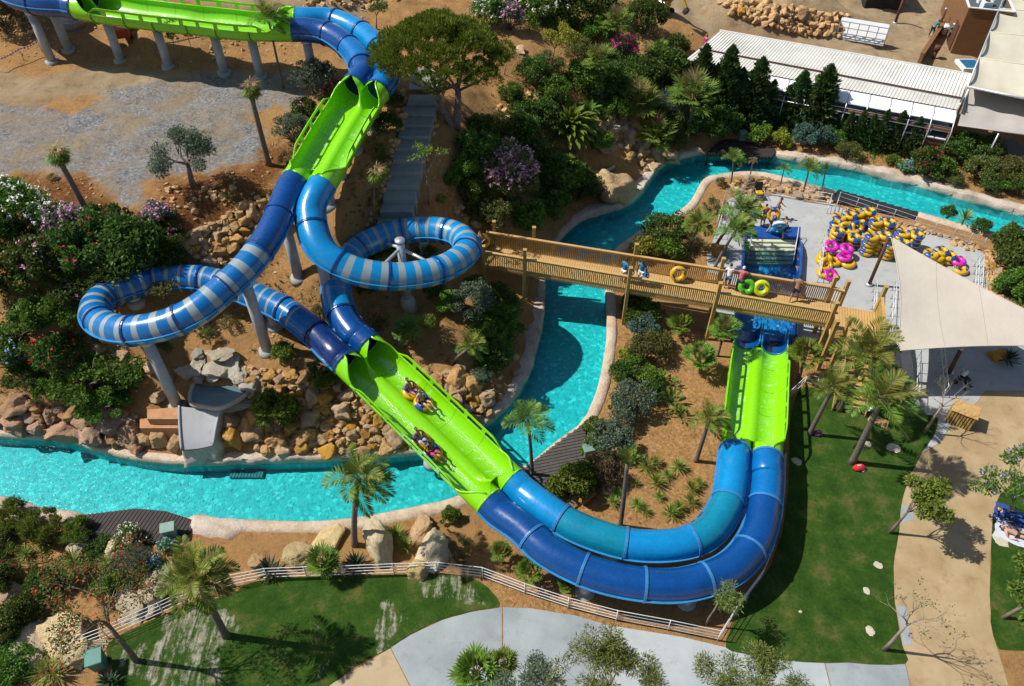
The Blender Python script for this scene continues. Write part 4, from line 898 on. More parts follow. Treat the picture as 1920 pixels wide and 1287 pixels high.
wobj(m,'parapet_cap',M_WHITE,blk)
for i,(u,v,s) in enumerate(((1.5,1.0,.7),(1.9,1.9,.55),(1.3,2.3,.5))):
    m=MB(); p=KA+kd*u+kn*v; m.box((p.x,p.y,1.3+KH-.35+s/2),(s*1.2,s*.8,s),Matrix.Rotation(.1,3,'Z'),0,.03); ac=wobj(m,'air_conditioner',M_WHITE,blk); m=MB(); m.tube([(p.x,p.y,1.3+KH-.35+s),(p.x,p.y,1.3+KH-.31+s)],s*.32,14); q=m.obj('fan',M_BLACK); q.parent=ac; q.matrix_parent_inverse=Matrix.Translation(-Vector(blk.location)) if False else Matrix.Identity(4)
m=MB(); p=KA+kn*1.2-kd*.05; m.box((p.x,p.y,2.5),(.06,1.4,2.4),Matrix.Rotation(math.atan2(kn.y,kn.x)-pi/2,3,'Z')); wobj(m,'door',M_POST,blk)
a,b=at(1722,121,1.4),at(1763,58,1.5); wl=empty('yard_wall',a,'low reddish brown wall between the yard and the white roof','wall'); m=MB(); m.bar(Vector((a.x,a.y,1.6)),Vector((b.x,b.y,1.6)),.28,1.5); wobj(m,'wall',M_BROWN2,wl); m=MB(); m.bar(Vector((a.x,a.y,2.38)),Vector((b.x,b.y,2.38)),.36,.07); wobj(m,'coping',M_BROWN,wl)
for (x0,y0),(x1,y1),l in(((1678,44),(1690,-4),'dark brown post at the back of the yard'),((1773,41),(1796,-6),'tall dark post behind the two workers'),((1757,60),(1772,25),'short dark post beside the low yard wall')):
    g=gnd(x0,y0); hgt=math.hypot(x1-x0,y1-y0)/(ppm(x0,y0,2)*.9); pole(g,g+Vector((0,0,hgt)),.13,l,M_POST,'post','posts in the yard')
# white panelled gate
a,b=at(1567,71,2.0),at(1655,88,1.9); g=empty('white_gate',a,'white gate of square panels standing by the rock wall','gate'); m=MB(); H_=1.55; gn=(b-a).normalized(); gn=Vector((gn.y,-gn.x,0)); tl=lambda p,z: Vector((p.x,p.y,z))-gn*(z-2.0)*.55; m.add([tl(a,2.0),tl(b,2.0),tl(b,2.0+H_),tl(a,2.0+H_)]+[q-gn*.05 for q in (tl(a,2.0),tl(b,2.0),tl(b,2.0+H_),tl(a,2.0+H_))],[(0,1,2,3),(7,6,5,4),(3,2,6,7),(0,4,5,1),(1,5,6,2),(0,3,7,4)]); wobj(m,'panel',M_AWN,g)
m=MB(); gn=gn*.04
for i in range(6): p=a.lerp(b,i/5); m.bar(tl(p,2.0)+gn,tl(p,2.0+H_)+gn,.06,.06)
for i in range(4): z=2.0+H_*i/3; m.bar(tl(a,z)+gn*1.6,tl(b,z)+gn*1.6,.06,.06)
wobj(m,'frame',M_STEEL,g)
a2=at(1572,62,2.1); m=MB(); m.bar(Vector((a2.x,a2.y,2.0))-gn*20,Vector((a2.x,a2.y,3.5))-gn*2,.06,.06); wobj(m,'stay',M_STEEL,g)
# dark shed at the top edge
g0=gnd(1662,20); sh=empty('dark_shed',g0,'dark open shed at the back edge of the yard','shed'); m=MB(); m.box(g0+Vector((-.3,1.6,1.2)),(3.6,2.6,2.6)); wobj(m,'wall',M_DARK,sh); m=MB(); m.box(g0+Vector((-.3,1.6,2.6)),(4.1,3.1,.14),Matrix.Rotation(.08,3,'X')); wobj(m,'roof',M_WOODD,sh)
# cream shade canopy and grey sail at the right edge
def quad_sail(name,P,label,mat,bays=1,sag=.3,n=16):
    A,B,C,D_=P; root=empty(name,A,label,'shade canopy'); 
    for k in range(bays):
        m=MB(); vs=[];fs=[]
        a=A.lerp(D_,k/bays);b=B.lerp(C,k/bays);c=B.lerp(C,(k+1)/bays);d=A.lerp(D_,(k+1)/bays)
        for i in range(n+1):
            for j in range(n+1):
                u,v=i/n,j/n; p=a.lerp(b,u).lerp(d.lerp(c,u),v); p.z-=sag*(4*v*(1-v))*(.35+.65*4*u*(1-u))+.05*sin(u*17)*(4*v*(1-v)); vs.append(p)
        for i in range(n):
            for j in range(n): q=i*(n+1)+j; fs.append((q,q+n+1,q+n+2,q+1))
        m.add(vs,fs,0,True); m.tube([a,b],.05,5); wobj(m,'sail_panel',mat,root)
    return root
cs=quad_sail('shade_canopy',[at(1814,162,5.2),at(2030,205,5.2),at(2080,-60,5.6),at(1905,-60,5.6)],'big cream shade canopy in bays over the top right terrace',M_SAILC,5,1.0)
m=MB(); m.tube([at(1814,163,5.15),at(2030,206,5.15)],.1,8); m.tube([at(1814,163,5.15),at(1905,-60,5.55)],.07,8); wobj(m,'cable_frame',M_STEEL,cs)
for x,y in((1830,200),(1815,158),(1862,30)):
    p=at(x,y,1.0); 
p=at(1818,165,5.1); m=MB(); m.tube([(p.x,p.y,.4),(p.x,p.y,5.2)],.09,10); wobj(m,'pole',M_STEEL,cs)
gs=quad_sail('shade_canopy',[at(1796,235,3.6),at(1955,258,3.6),at(1960,188,4.2),at(1817,166,4.2)],'grey shade canopy below the big cream one over the terrace',M_SAILG,1,.35)
p=at(1872,252,3.5); m=MB(); m.tube([(p.x,p.y,.4),(p.x,p.y,3.55)],.06,10); wobj(m,'pole',M_STEEL,gs)
sheet('terrace',[tuple(at(x,y,.62).xy) for x,y in((1806,240),(1960,262),(1960,330),(1900,305),(1822,292))],.68,pmat('terrace_boards',(.10,.095,.095),(.16,.15,.15),3,.8))
pf=[at(x,y,.6) for x,y in((1838,292),(1878,306),(1925,322))]; fr=empty('picket_fence',pf[0],'dark brown picket fence along the terrace edge','fence')
m=MB(); 
for a,b in zip(pf,pf[1:]):
    n=int((b-a).length/.2)
    for i in range(n): p=a.lerp(b,i/n); m.bar((p.x,p.y,.6),(p.x,p.y,1.55),.11,.03,0)
wobj(m,'pickets',M_WOODD,fr); m=MB(); [m.bar(Vector((a.x,a.y,z)),Vector((b.x,b.y,z)),.05,.09) for z in(.85,1.35) for a,b in zip(pf,pf[1:])]; wobj(m,'rail',M_WOODD,fr)
# kiosk bin of wooden slats with towels
b=at(1795,800,LOW); r=empty('towel_counter',b+Vector((.2,.35,0)),'wooden slatted counter with white towels at the path edge','counter',None,radians(-32))
m=MB(); m.box((0,0,.5),(1.15,.85,.98)); m.obj('body',M_WOODD,r); m=MB()
for i in range(8): m.box((-.5+i*.145,-.44,.5),(.09,.035,1.0)); m.box((-.595,-.38+i*.11,.5),(.035,.075,1.0))
m.obj('slats',M_WOOD,r); m=MB(); m.box((0,0,1.03),(1.3,1.0,.06),None,0,.015); m.obj('top',M_WOODL,r)
# ------------------------------------------------------------ vegetation
def leaf_mat(name,c1,c2,trans=.38,rough=.55,oscale=1.6):
    t=NT(name); g=t.n('ShaderNodeNewGeometry'); oi=t.n('ShaderNodeObjectInfo')
    c=t.ramp(g.outputs['Random Per Island'],[(0,tuple(x*.6 for x in c1)),(.45,c1),(1,c2)])
    f=t.noise(t.objc(),oscale,3,.6); c=t.mix(t.math('MULTIPLY',f,.55),c,tuple(.5*(a+b) for a,b in zip(c1,c2)))
    hs=t.n('ShaderNodeHueSaturation'); t.l(c,hs.inputs['Color']); t.l(t.math('ADD',.458,t.math('MULTIPLY',oi.outputs['Random'],.050)),hs.inputs['Hue']); t.l(t.math('ADD',1.3,t.math('MULTIPLY',oi.outputs['Random'],.65)),hs.inputs['Value'])
    c=hs.outputs[0]; t.color(c); t.set(Roughness=rough); t.b.inputs['Specular IOR Level'].default_value=.25
    tr=t.n('ShaderNodeBsdfTranslucent'); t.l(c,tr.inputs[0]); mx=t.n('ShaderNodeMixShader'); mx.inputs[0].default_value=trans; t.l(t.b.outputs[0],mx.inputs[1]); t.l(tr.outputs[0],mx.inputs[2]); t.l(mx.outputs[0],t.out.inputs['Surface']); return t.m
G=dict(
 dark=leaf_mat('dark_leaves',(.026,.062,.012),(.078,.140,.024)), green=leaf_mat('green_leaves',(.036,.095,.012),(.100,.195,.028)), bright=leaf_mat('bright_leaves',(.055,.125,.014),(.150,.235,.035)),
 grey=leaf_mat('grey_green_leaves',(.055,.085,.052),(.135,.175,.115)), blue=leaf_mat('blue_green_leaves',(.040,.085,.070),(.095,.160,.130)), olive=leaf_mat('olive_leaves',(.055,.075,.018),(.135,.150,.042)),
 yellow=leaf_mat('yellow_green_leaves',(.120,.150,.014),(.260,.270,.040)), needle=leaf_mat('feathery_needles',(.050,.088,.018),(.150,.190,.045),.25), brown=leaf_mat('brown_green_leaves',(.060,.050,.022),(.130,.105,.045)), conifer=leaf_mat('conifer_sprays',(.026,.068,.020),(.085,.150,.042),.3),
 pine=leaf_mat('pine_needles',(.046,.078,.008),(.135,.170,.022),.32), palm=leaf_mat('palm_leaflets',(.040,.098,.012),(.130,.215,.030),.3), palmy=leaf_mat('yellowed_palm_leaflets',(.085,.11,.018),(.20,.215,.045),.3), yucca=leaf_mat('yucca_blades',(.060,.110,.018),(.200,.260,.050),.25), agave=leaf_mat('dark_agave_blades',(.016,.035,.020),(.045,.075,.040),.15),
 white=leaf_mat('white_blossom',(.55,.56,.50),(.80,.80,.76)), pink=leaf_mat('pink_blossom',(.45,.20,.32),(.68,.40,.52)), red=leaf_mat('red_blossom',(.28,.015,.012),(.50,.05,.02)), magenta=leaf_mat('magenta_blossom',(.42,.012,.20),(.65,.05,.34)), sky=leaf_mat('pale_blue_blossom',(.20,.32,.62),(.42,.52,.80)), mauve=leaf_mat('mauve_blossom',(.30,.16,.22),(.46,.28,.34)), lilac=leaf_mat('lilac_blossom',(.15,.12,.42),(.32,.28,.62)), drygrass=leaf_mat('dry_leaf',(.16,.11,.05),(.34,.25,.12)))
M_BARK=pmat('grey_bark',(.10,.075,.055),(.24,.19,.15),6,.9,.6,20,world=False); M_BARKP=pmat('palm_bark',(.085,.068,.055),(.20,.165,.135),9,.9,.7,26,world=False); M_TWIG=pmat('pale_twigs',(.20,.155,.115),(.33,.27,.21),5,.85,world=False)
def leaves(name,C,D,N,L,W_,mat,fold=0.0):
    """one quad leaf per row: centre, axis, normal"""
    C=np.asarray(C,float);D=np.asarray(D,float);N=np.asarray(N,float);n=len(C)
    D/=np.linalg.norm(D,axis=1,keepdims=True)+1e-9; S=np.cross(D,N); S/=np.linalg.norm(S,axis=1,keepdims=True)+1e-9
    L=np.broadcast_to(L,(n,))[:,None]; W_=np.broadcast_to(W_,(n,))[:,None]
    V=np.empty((n,4,3)); V[:,0]=C-D*L/2; V[:,1]=C+S*W_/2+D*L*.05; V[:,2]=C+D*L/2; V[:,3]=C-S*W_/2+D*L*.05
    me=bpy.data.meshes.new(name); me.vertices.add(4*n); me.vertices.foreach_set('co',V.ravel()); me.loops.add(4*n); me.loops.foreach_set('vertex_index',np.arange(4*n)); me.polygons.add(n); me.polygons.foreach_set('loop_start',np.arange(0,4*n,4)); me.polygons.foreach_set('loop_total',np.full(n,4)); me.materials.append(mat); me.update(); me.validate(); return me
def rdir(n): v=rng.normal(size=(n,3)); return v/np.linalg.norm(v,axis=1,keepdims=True)
def shrub_leaves(nc,cr,n,ll,lw,top=.15,sq=1.0,up=.2,rad=.78):
    """lumpy bush of radius 1 and height about 1.5 above its base: clumps of leaves all through the volume"""
    d=rdir(nc); d[:,2]=np.abs(d[:,2])*1.1-.18; r=rad*rng.uniform(.35,1.0,nc)**.5
    cc=d*r[:,None]*np.array((1,1,.9))+np.array((0,0,.62)); rr=cr*rng.uniform(.6,1.25,nc)
    k=rng.integers(0,nc,n); o=rdir(n); q=rng.uniform(.25,1,n)**.45
    C=cc[k]+o*(rr[k]*q)[:,None]; keep=C[:,2]>.02; C=C[keep]; o=o[keep]; m=len(C)
    D=o*.6+rdir(m)*.8+np.array((0,0,up)); N=rdir(m)+o*.7
    return C,D,N,ll*rng.uniform(.6,1.3,m),lw*rng.uniform(.6,1.3,m),cc,rr
def twigs(nc=9,h=.9):
    m=MB()
    for i in range(nc):
        a=random.uniform(0,2*pi); e=random.uniform(.4,1.3); q=Vector((cos(a)*cos(e),sin(a)*cos(e),sin(e)))
        m.tube([(0,0,-.1),q*h*.5+Vector((random.uniform(-.08,.08),random.uniform(-.08,.08),.1)),q*h],[.035,.022,.008],5)
    return m
PROTO={}
def shrub_proto(key,kind,nc=26,cr=.30,n=2300,ll=.13,lw=.075,flower=None,nf=200,fs=.09,up=.2,rad=.78,shape=(1,1,1),ftop=False):
    vs=[]
    for v in range(2):
        C,D,N,L,Wd,cc,rr=shrub_leaves(nc,cr,int(n*1.7),ll*.92,lw,up=up,rad=rad); C=C*np.array(shape)
        me=leaves(key+'_leaves',C,D,N,L,Wd,G[kind]); tw=twigs().mesh(key+'_twigs',M_BARK); fl=None
        if flower:
            nn=nf*5; k=rng.integers(0,nc,nf); o=rdir(nf); o[:,2]=np.abs(o[:,2]) if ftop else o[:,2]*.6+.35; P=(cc[k]+o*(rr[k]*1.02)[:,None])*np.array(shape)
            if ftop: P=P[P[:,2]>.75*shape[2]]
            else: P=P[P[:,2]>.1]
            P=np.repeat(P,5,0); P=P+rdir(len(P))*fs*.7; fl=leaves(key+'_flowers',P,rdir(len(P)),rdir(len(P))*.6+np.array((0,0,1)),fs,fs*.8,G[flower])
        vs.append((me,tw,fl))
    PROTO[key]=vs
shrub_proto('dark','dark'); shrub_proto('green','green'); shrub_proto('bright','bright',ll=.16,lw=.085); shrub_proto('grey','grey',34,.22,2600,.10,.05); shrub_proto('blue','blue',34,.22,2600,.11,.05); shrub_proto('olive','olive',28,.28,2300,.11,.05)
shrub_proto('yellow','yellow',24,.28,1800,.15,.08); shrub_proto('brown','brown',28,.25,2200,.10,.045); shrub_proto('sparse','olive',14,.26,650,.13,.06); shrub_proto('fine','grey',40,.24,3000,.12,.025,up=.8)
shrub_proto('low','green',34,.20,2400,.12,.06,shape=(1.15,1.15,.55)); shrub_proto('lowdark','dark',34,.20,2400,.12,.06,shape=(1.15,1.15,.6)); shrub_proto('hedge','olive',40,.22,3200,.08,.045,shape=(1.1,1.1,.8)); shrub_proto('dense','dark',40,.24,3200,.09,.05,shape=(1,1,.95))
shrub_proto('white_f','green',28,.28,2300,.13,.06,'white',150,.08); shrub_proto('pink_f','grey',28,.28,2200,.12,.06,'pink',170,.085); shrub_proto('red_f','dark',28,.28,2400,.13,.07,'red',30,.07); shrub_proto('magenta_f','green',26,.28,1800,.12,.07,'magenta',190,.10); shrub_proto('sky_f','green',26,.28,2000,.12,.06,'sky',120,.085)
shrub_proto('mauve_f','olive',44,.22,3200,.14,.028,'mauve',420,.075,.7,.8,(1,1,1.25),True); shrub_proto('magsoft_f','dark',28,.28,2300,.13,.07,'magenta',30,.09); shrub_proto('pinkspot_f','dark',28,.28,2300,.13,.07,'pink',30,.08); shrub_proto('orange_f','dark',28,.28,2300,.13,.07,'red',30,.11); shrub_proto('tuft','yucca',30,.2,1500,.30,.035,up=1.3,shape=(1,1,.8))
def shrub(key,px,py,r,label,name='shrub',cat='shrub',group=None,hz=1.0,rx=1.0):
    g=gnd(px,py+r*.42); s=(1.22 if r>38 else 1.42)*r/ppm(px,py,g.z+.5); v=PROTO[key][random.randrange(2)]
    e=empty(name,g-Vector((0,0,.06)),label,cat,group,random.uniform(-.5,.5) if rx!=1 else random.uniform(0,6.28)); e.scale=(s*rx,s/ (rx**.5),s*hz)
    link('foliage',v[0],e); link('twigs',v[1],e)
    if v[2]: link('blossoms',v[2],e)
    return e
# ---- palms
def frond(base,az,el,L,droop,wind,nl=24,lw=.035,ll=.55,vee=.42,curl=0.0):
    """returns rachis points and leaflet quads of a feather frond"""
    p=np.array(base,float); d=np.array((cos(az)*cos(el),sin(az)*cos(el),sin(el))); ns=12; P=[p.copy()]; T=[d.copy()]
    for i in range(ns):
        d=d+np.array(wind)*(.10+.09*i/ns)+np.array((0,0,-droop))*(.5+i/ns)/ns*1.6; d/=np.linalg.norm(d); p=p+d*(L/ns); P.append(p.copy()); T.append(d.copy())
    P=np.array(P);T=np.array(T); C=[];D=[];N=[];LL=[]
    for i in range(nl):
        u=.12+.88*i/(nl-1); k=min(ns-1,int(u*ns)); f=u*ns-k; q=P[k]*(1-f)+P[min(ns,k+1)]*f; t=T[k]
        s=np.cross(t,(0,0,1.0)); s/=np.linalg.norm(s)+1e-9; up=np.cross(s,t); l=ll*(.45+.9*math.sin(pi*min(1,u*.92+.08))**.7)*(1-.35*u)
        for sd in(1,-1):
            dd=s*sd*1.0+t*(.55+.5*u)+up*vee+np.array(wind)*.55+np.array((0,0,-.22))+rng.normal(0,.10,3); dd/=np.linalg.norm(dd)
            C.append(q+dd*l*.5); D.append(dd); N.append(np.cross(dd,t)+up*.5); LL.append(l)
    return P,C,D,N,LL
def palm_crown(key,nf,L,wind,el0,el1,droop,dead=0,kind='palm',ll=.64,lw=.05,nl=42):
    m=MB();C=[];D=[];N=[];LL=[]; C2=[];D2=[];N2=[];L2=[]
    for i in range(nf):
        u=(i+.5)/nf; az=i*2.399+random.uniform(-.2,.2); el=el1+(el0-el1)*u+random.uniform(-.12,.12)
        P,c,d,n,l=frond((0,0,0),az,el,L*random.uniform(.8,1.1),droop,wind,nl,lw,ll)
        m.tube([Vector(p) for p in P[::2]],[.022*(1-.8*j/6) for j in range(len(P[::2]))],4)
        if i>=nf-dead: C2+=c;D2+=d;N2+=n;L2+=l
        else: C+=c;D+=d;N+=n;LL+=l
    if not C: C,D,N,LL,C2,kind=C2,D2,N2,L2,[],'drygrass'
    me=leaves(key+'_leaflets',C,D,N,np.array(LL),lw,G[kind]); me2=leaves(key+'_old',C2,D2,N2,np.array(L2),lw,G['palmy']) if C2 else None
    m.tube([(0,0,-.35),(0,0,-.05),(0,0,.12)],[.11,.14,.05],8)
    PROTO[key]=(me,m.mesh(key+'_ribs',G['palmy']),me2)
palm_crown('swept',15,1.8,(.66,-.12,0),1.4,-.2,.75,3); palm_crown('swept2',15,1.75,(.60,.22,0),1.4,-.2,.8,2); palm_crown('full',20,1.9,(.34,-.05,0),1.4,-.5,.75,5,ll=.62); palm_crown('small',13,1.5,(.35,0,0),1.3,.1,.8,1,nl=22); palm_crown('upright',12,1.7,(.10,0,.15),1.45,.9,.5,2,nl=22,ll=.42); palm_crown('left',16,1.6,(-.40,-.2,0),1.2,.0,.9,1)
palm_crown('dry',6,1.2,(.2,0,-.2),1.1,-.2,1.0,6,nl=16,ll=.4)
def fan(base,az,el,pl,R,nb,droop=0.3,wind=(0,0,0)):
    d=np.array((cos(az)*cos(el),sin(az)*cos(el),sin(el)))+np.array(wind); d/=np.linalg.norm(d); c=np.array(base)+d*pl+np.array((0,0,-droop*.15*pl)); s=np.cross(d,(0,0,1.0)); s/=np.linalg.norm(s)+1e-9; up=np.cross(s,d)
    C=[];D=[];N=[];L=[]
    for i in range(nb):
        a=-2.05+4.1*i/(nb-1); dd=d*cos(a)+s*sin(a)+up*.12+np.array((0,0,-droop*.35))+np.array(wind)*.4+rng.normal(0,.04,3); dd/=np.linalg.norm(dd); l=R*(1-.16*abs(a)/2.05)*random.uniform(.9,1.05); C.append(c+dd*l*.5);D.append(dd);N.append(up+d*.2);L.append(l)
    return c,C,D,N,L
def fan_crown(key,nf,pl,R,el0,el1,nb=15,wind=(.15,0,0),dead=3,lw=.085,droop=.4):
    m=MB();A=[[],[],[],[]];B=[[],[],[],[]]
    for i in range(nf):
        u=(i+.5)/nf; c,*q=fan((0,0,0),i*2.399+random.uniform(-.2,.2),el1+(el0-el1)*u+random.uniform(-.1,.1),pl*random.uniform(.75,1.15),R*random.uniform(.85,1.1),nb,droop,wind)
        m.tube([(0,0,0),Vector(c)],[.022,.012],4)
        for a,b in zip(B if i>=nf-dead else A,q): a+=b
    me=leaves(key+'_fans',A[0],A[1],A[2],np.array(A[3]),lw,G['palm']); me2=leaves(key+'_old',B[0],B[1],B[2],np.array(B[3]),lw,G['drygrass']) if B[0] else None
    m.tube([(0,0,-.4),(0,0,.1)],[.14,.09],8); PROTO[key]=(me,m.mesh(key+'_stalks',G['palmy']),me2)
fan_crown('fan',24,.75,.62,1.4,-.35); fan_crown('fanbush',26,.6,.55,1.45,-.05,dead=1); fan_crown('droopfan',30,.42,.75,1.2,-1.35,13,(.42,-.1,-.25),5,.07,1.6)
def rosette(key,n,L,el0,el1,lw,kind,bend=.25):
    C=[];D=[];N=[];LL=[]
    for i in range(n):
        az=i*2.399; el=el1+(el0-el1)*(i/n)+random.uniform(-.08,.08); d=np.array((cos(az)*cos(el),sin(az)*cos(el),sin(el))); l=L*random.uniform(.8,1.1)
        C.append(d*l*.5);D.append(d);N.append(np.cross(np.cross(d,(0,0,1)),d)+rng.normal(0,.1,3));LL.append(l)
    m=MB(); m.tube([(0,0,-.5),(0,0,.08)],[.07,.06],7); PROTO[key]=(leaves(key,C,D,N,np.array(LL),lw,G[kind]),m.mesh(key+'_stem',M_BARKP),None)
rosette('yucca',60,1.0,1.5,-.25,.085,'yucca'); rosette('agave',44,1.0,1.4,-.1,.14,'agave'); rosette('cordyline',40,1.0,1.45,.2,.10,'bright')
def base_top(bx,by,tx,ty,dy=0.0):
    b=gnd(bx,by); d=rayd(tx,ty); t=(b.y+dy)/d[1]; p=CAM+d*t; return b,Vector(p)
def palm(key,bx,by,tx,ty,r,label,group=None,trunk=.14,dy=0.0,bow=.15,kind='palm_tree',cat='palm tree',skirt=False):
    b,tp=base_top(bx,by,tx,ty,dy); v=tp-b; e=empty(kind,b,label,cat,group); n=14; pts=[];rad=[]
    side=Vector((-v.x*.3+bow,0,0))*.25
    for i in range(n+1):
        u=i/n; p=v*u-Vector((v.x,v.y,0))*(.35*(u-u*u))*(1 if v.length>2 else .3); pts.append(p); rad.append(trunk*(1.28 if i==0 else 1.0-.28*u)*(1+.05*(i%2)))
    pts[0]=Vector((0,0,-.15)); m=MB(); m.tube(pts,rad,9); m.obj('trunk',M_BARKP,e)
    me,rb,old=PROTO[key]; s=r/ppm(tx,ty,tp.z)/(1.75 if key not in('fan','fanbush','droopfan') else 1.2)
    s*=(.8 if key=='full' else (.9 if key=='swept' else 1)); c=link('crown',me,e,v,(0,0,0 if key in('swept','swept2','full','left','small','droopfan') else random.uniform(0,6.28)),(s,s,s)); c.rotation_euler.z+=random.uniform(-.25,.25)
    link('ribs',rb,c)
    if old: link('old_fronds',old,c)
    return e
def ros(key,px,py,r,label,group=None,name='yucca',cat='yucca'):
    g=gnd(px,py+r*.3); s=r/ppm(px,py,g.z); me,st,_=PROTO[key]; e=empty(name,g,label,cat,group,random.uniform(0,6)); e.scale=(s,)*3; link('blades',me,e,(0,0,.3)); link('stem',st,e,(0,0,.3)); return e
# ---- trees
def branch(m,p,d,L,r,depth,tips,spread=.7,up=.15,wind=(0,0,0),taper=.6,nch=(2,3)):
    n=4; pts=[Vector(p)]; dd=Vector(d)
    for i in range(n):
        dd=(dd+Vector(rng.normal(0,.13,3))+Vector(wind)*.08+Vector((0,0,up*.15))).normalized(); pts.append(pts[-1]+dd*L/n)
    m.tube(pts,[r*(1-(1-taper)*i/n) for i in range(n+1)],6 if depth>1 else 5,0,True)
    if depth==0: tips.append((pts[-1].copy(),dd.copy())); return
    for k in range(random.randint(*nch)):
        ax=Vector(rng.normal(0,1,3)); ax=(ax-dd*ax.dot(dd)).normalized(); nd=(dd*cos(spread)+ax*sin(spread*random.uniform(.6,1.3))+Vector((0,0,up))+Vector(wind)*.3).normalized()
        branch(m,pts[-1] if k<2 else pts[-2],nd,L*random.uniform(.65,.9),r*taper*.8,depth-1,tips,spread,up,wind,taper,nch)
def tree(bx,by,fx,fy,cx_,cy_,r,label,kind='green',name='tree',cat='tree',depth=3,nleaf=1500,ll=.16,lw=.075,trunk=.09,spread=.6,tuft=.35,flat_=1.0,bare=False,dy=0,flower=None,cl=None):
    """trunk from foot to fork, then limbs that fill a crown round the crown centre"""
    b,fk=base_top(bx,by,fx,fy,dy); _,cc=base_top(bx,by,cx_,cy_,dy); s=r/ppm(cx_,cy_,cc.z); e=empty(name,b,label,cat); v=fk-b; m=MB(); tips=[]
    m.tube([Vector((0,0,-.15)),v*.35+Vector((rng.normal(0,.03),0,0)),v*.7,v],[trunk*1.25,trunk,trunk*.85,trunk*.7],8)
    nb=5 if not bare else 4
    for k in range(nb):
        a=2*pi*k/nb+random.uniform(-.4,.4); o=Vector((cos(a)*s*.8,sin(a)*s*.8,s*.35*flat_)); d=((cc-b)+o-v).normalized(); L=((cc-b)+o*.8-v).length
        branch(m,v-d*.02,d,max(.25,L*.44),trunk*.55,depth-1,tips,spread,.05,(.15,0,0),.6,(2,3))
    m.obj('trunk',M_BARK if not bare else M_TWIG,e)
    if nleaf:
        T=np.array([list(t[0]) for t in tips]); nleaf=int(nleaf*1.6); k=rng.integers(0,len(T),nleaf); o=rdir(nleaf); C=T[k]+o*(tuft*1.25*rng.uniform(.2,1,nleaf)**.6)[:,None]*np.array((1,1,.75)); D=o+rdir(nleaf)*.7; N=rdir(nleaf)*.7+np.array((0,0,.8))
        me=leaves('crown',C,D,N,ll*rng.uniform(.6,1.3,nleaf),lw*rng.uniform(.7,1.2,nleaf),G[kind]); c=link('crown',me,e)
        if flower:
            nf=260; k=rng.integers(0,len(T),nf); C=T[k]+rdir(nf)*tuft*.9; link('blossoms',leaves('blossoms',C,rdir(nf),rdir(nf),.12,.09,G[flower]),c)
    return e
def pine_tree(bx,by,tx,ty,cx_,cy_,rx,ry,label):
    b,cc=base_top(bx,by,cx_,cy_); c=cc-b; R=rx/ppm(cx_,cy_,cc.z); e=empty('pine_tree',b,label,'pine tree'); m=MB(); T=[]
    for sx in(-.9,.25):
        f=Vector((sx*1.1,.2*sx,c.z*.52)); m.tube([(0,0,-.2),(sx*.45,0,.5),(sx*.95,.1,c.z*.3),f],[.30,.26,.22,.18],9)
        for k in range(9):
            a=2*pi*k/9+random.uniform(-.3,.3); q=random.uniform(.35,.95); tip=Vector((c.x+cos(a)*R*q,c.y+sin(a)*R*.85*q,c.z+(.9-q*q)*R*.22)); mid=f.lerp(tip,.5)+Vector((0,0,-.25)); m.tube([f,mid,tip],[.10,.06,.03],5)
    m.obj('trunk',M_BARK,e)
    n=150; A=[];
    for i in range(n):
        u=(i+.5)/n; q=u**.5; a=i*2.399; A.append((c.x+cos(a)*R*q*random.uniform(.92,1.05),c.y+sin(a)*R*.85*q*random.uniform(.92,1.05),c.z+(1-q*q)*R*.5+random.uniform(-.45,.3)-.1))
    A=np.array(A); nl=60000; k=rng.integers(0,n,nl); o=rdir(nl); o[:,2]=np.abs(o[:,2])*1.0-.25; rr=R*.14*rng.uniform(.8,1.25,n); C=A[k]+o*(rr[k]*rng.uniform(.3,1,nl)**.5)[:,None]; D=o+np.array((0,0,.5))+rdir(nl)*.4
    link('crown',leaves('crown',C,D,rdir(nl),.26*rng.uniform(.6,1.2,nl),.05,G['pine']),e); return e
def conifer_proto(key,n,layers):
    C=[];D=[];N=[];L=[]
    for i in range(n):
        h=random.random()**1.25; a=random.uniform(0,6.283); lay=(h*layers)%1; R=(1-h)**.60*.36*(.55+.5*(1-lay)+.26*math.sin(a*4+int(h*layers)*2.3)+.14*math.sin(a*9+h*31)); q=R*random.uniform(.35,1)**.5; p=np.array((cos(a)*q,sin(a)*q,.04+h*.96)); C.append(p); D.append((cos(a)*.8,sin(a)*.8,.55+random.uniform(-.5,.5))); N.append((random.uniform(-1,1),random.uniform(-1,1),1)); L.append(.095*random.uniform(.6,1.4)*(1.15-.5*h))
    m=MB(); m.tube([(0,0,-.04),(0,0,.9)],[.025,.006],7); PROTO[key]=(leaves(key,C,D,N,np.array(L),np.array(L)*.42,G['conifer']),m.mesh(key+'_trunk',M_BARK))
conifer_proto('conifer',7500,11); conifer_proto('conifer_b',7000,9); conifer_proto('conifer_small',4200,8)
def conifer(key,bx,by,tx,ty,hw,label,group):
    b,tp=base_top(bx,by,tx,ty); h=tp.z-b.z; s=1.18*hw/ppm(bx,(by+ty)/2,b.z+h/2)/.36; e=empty('conifer',b,label,'conifer',group,random.uniform(0,6)); e.scale=(s,s,h); link('crown',PROTO[key][0],e); link('trunk',PROTO[key][1],e); return e
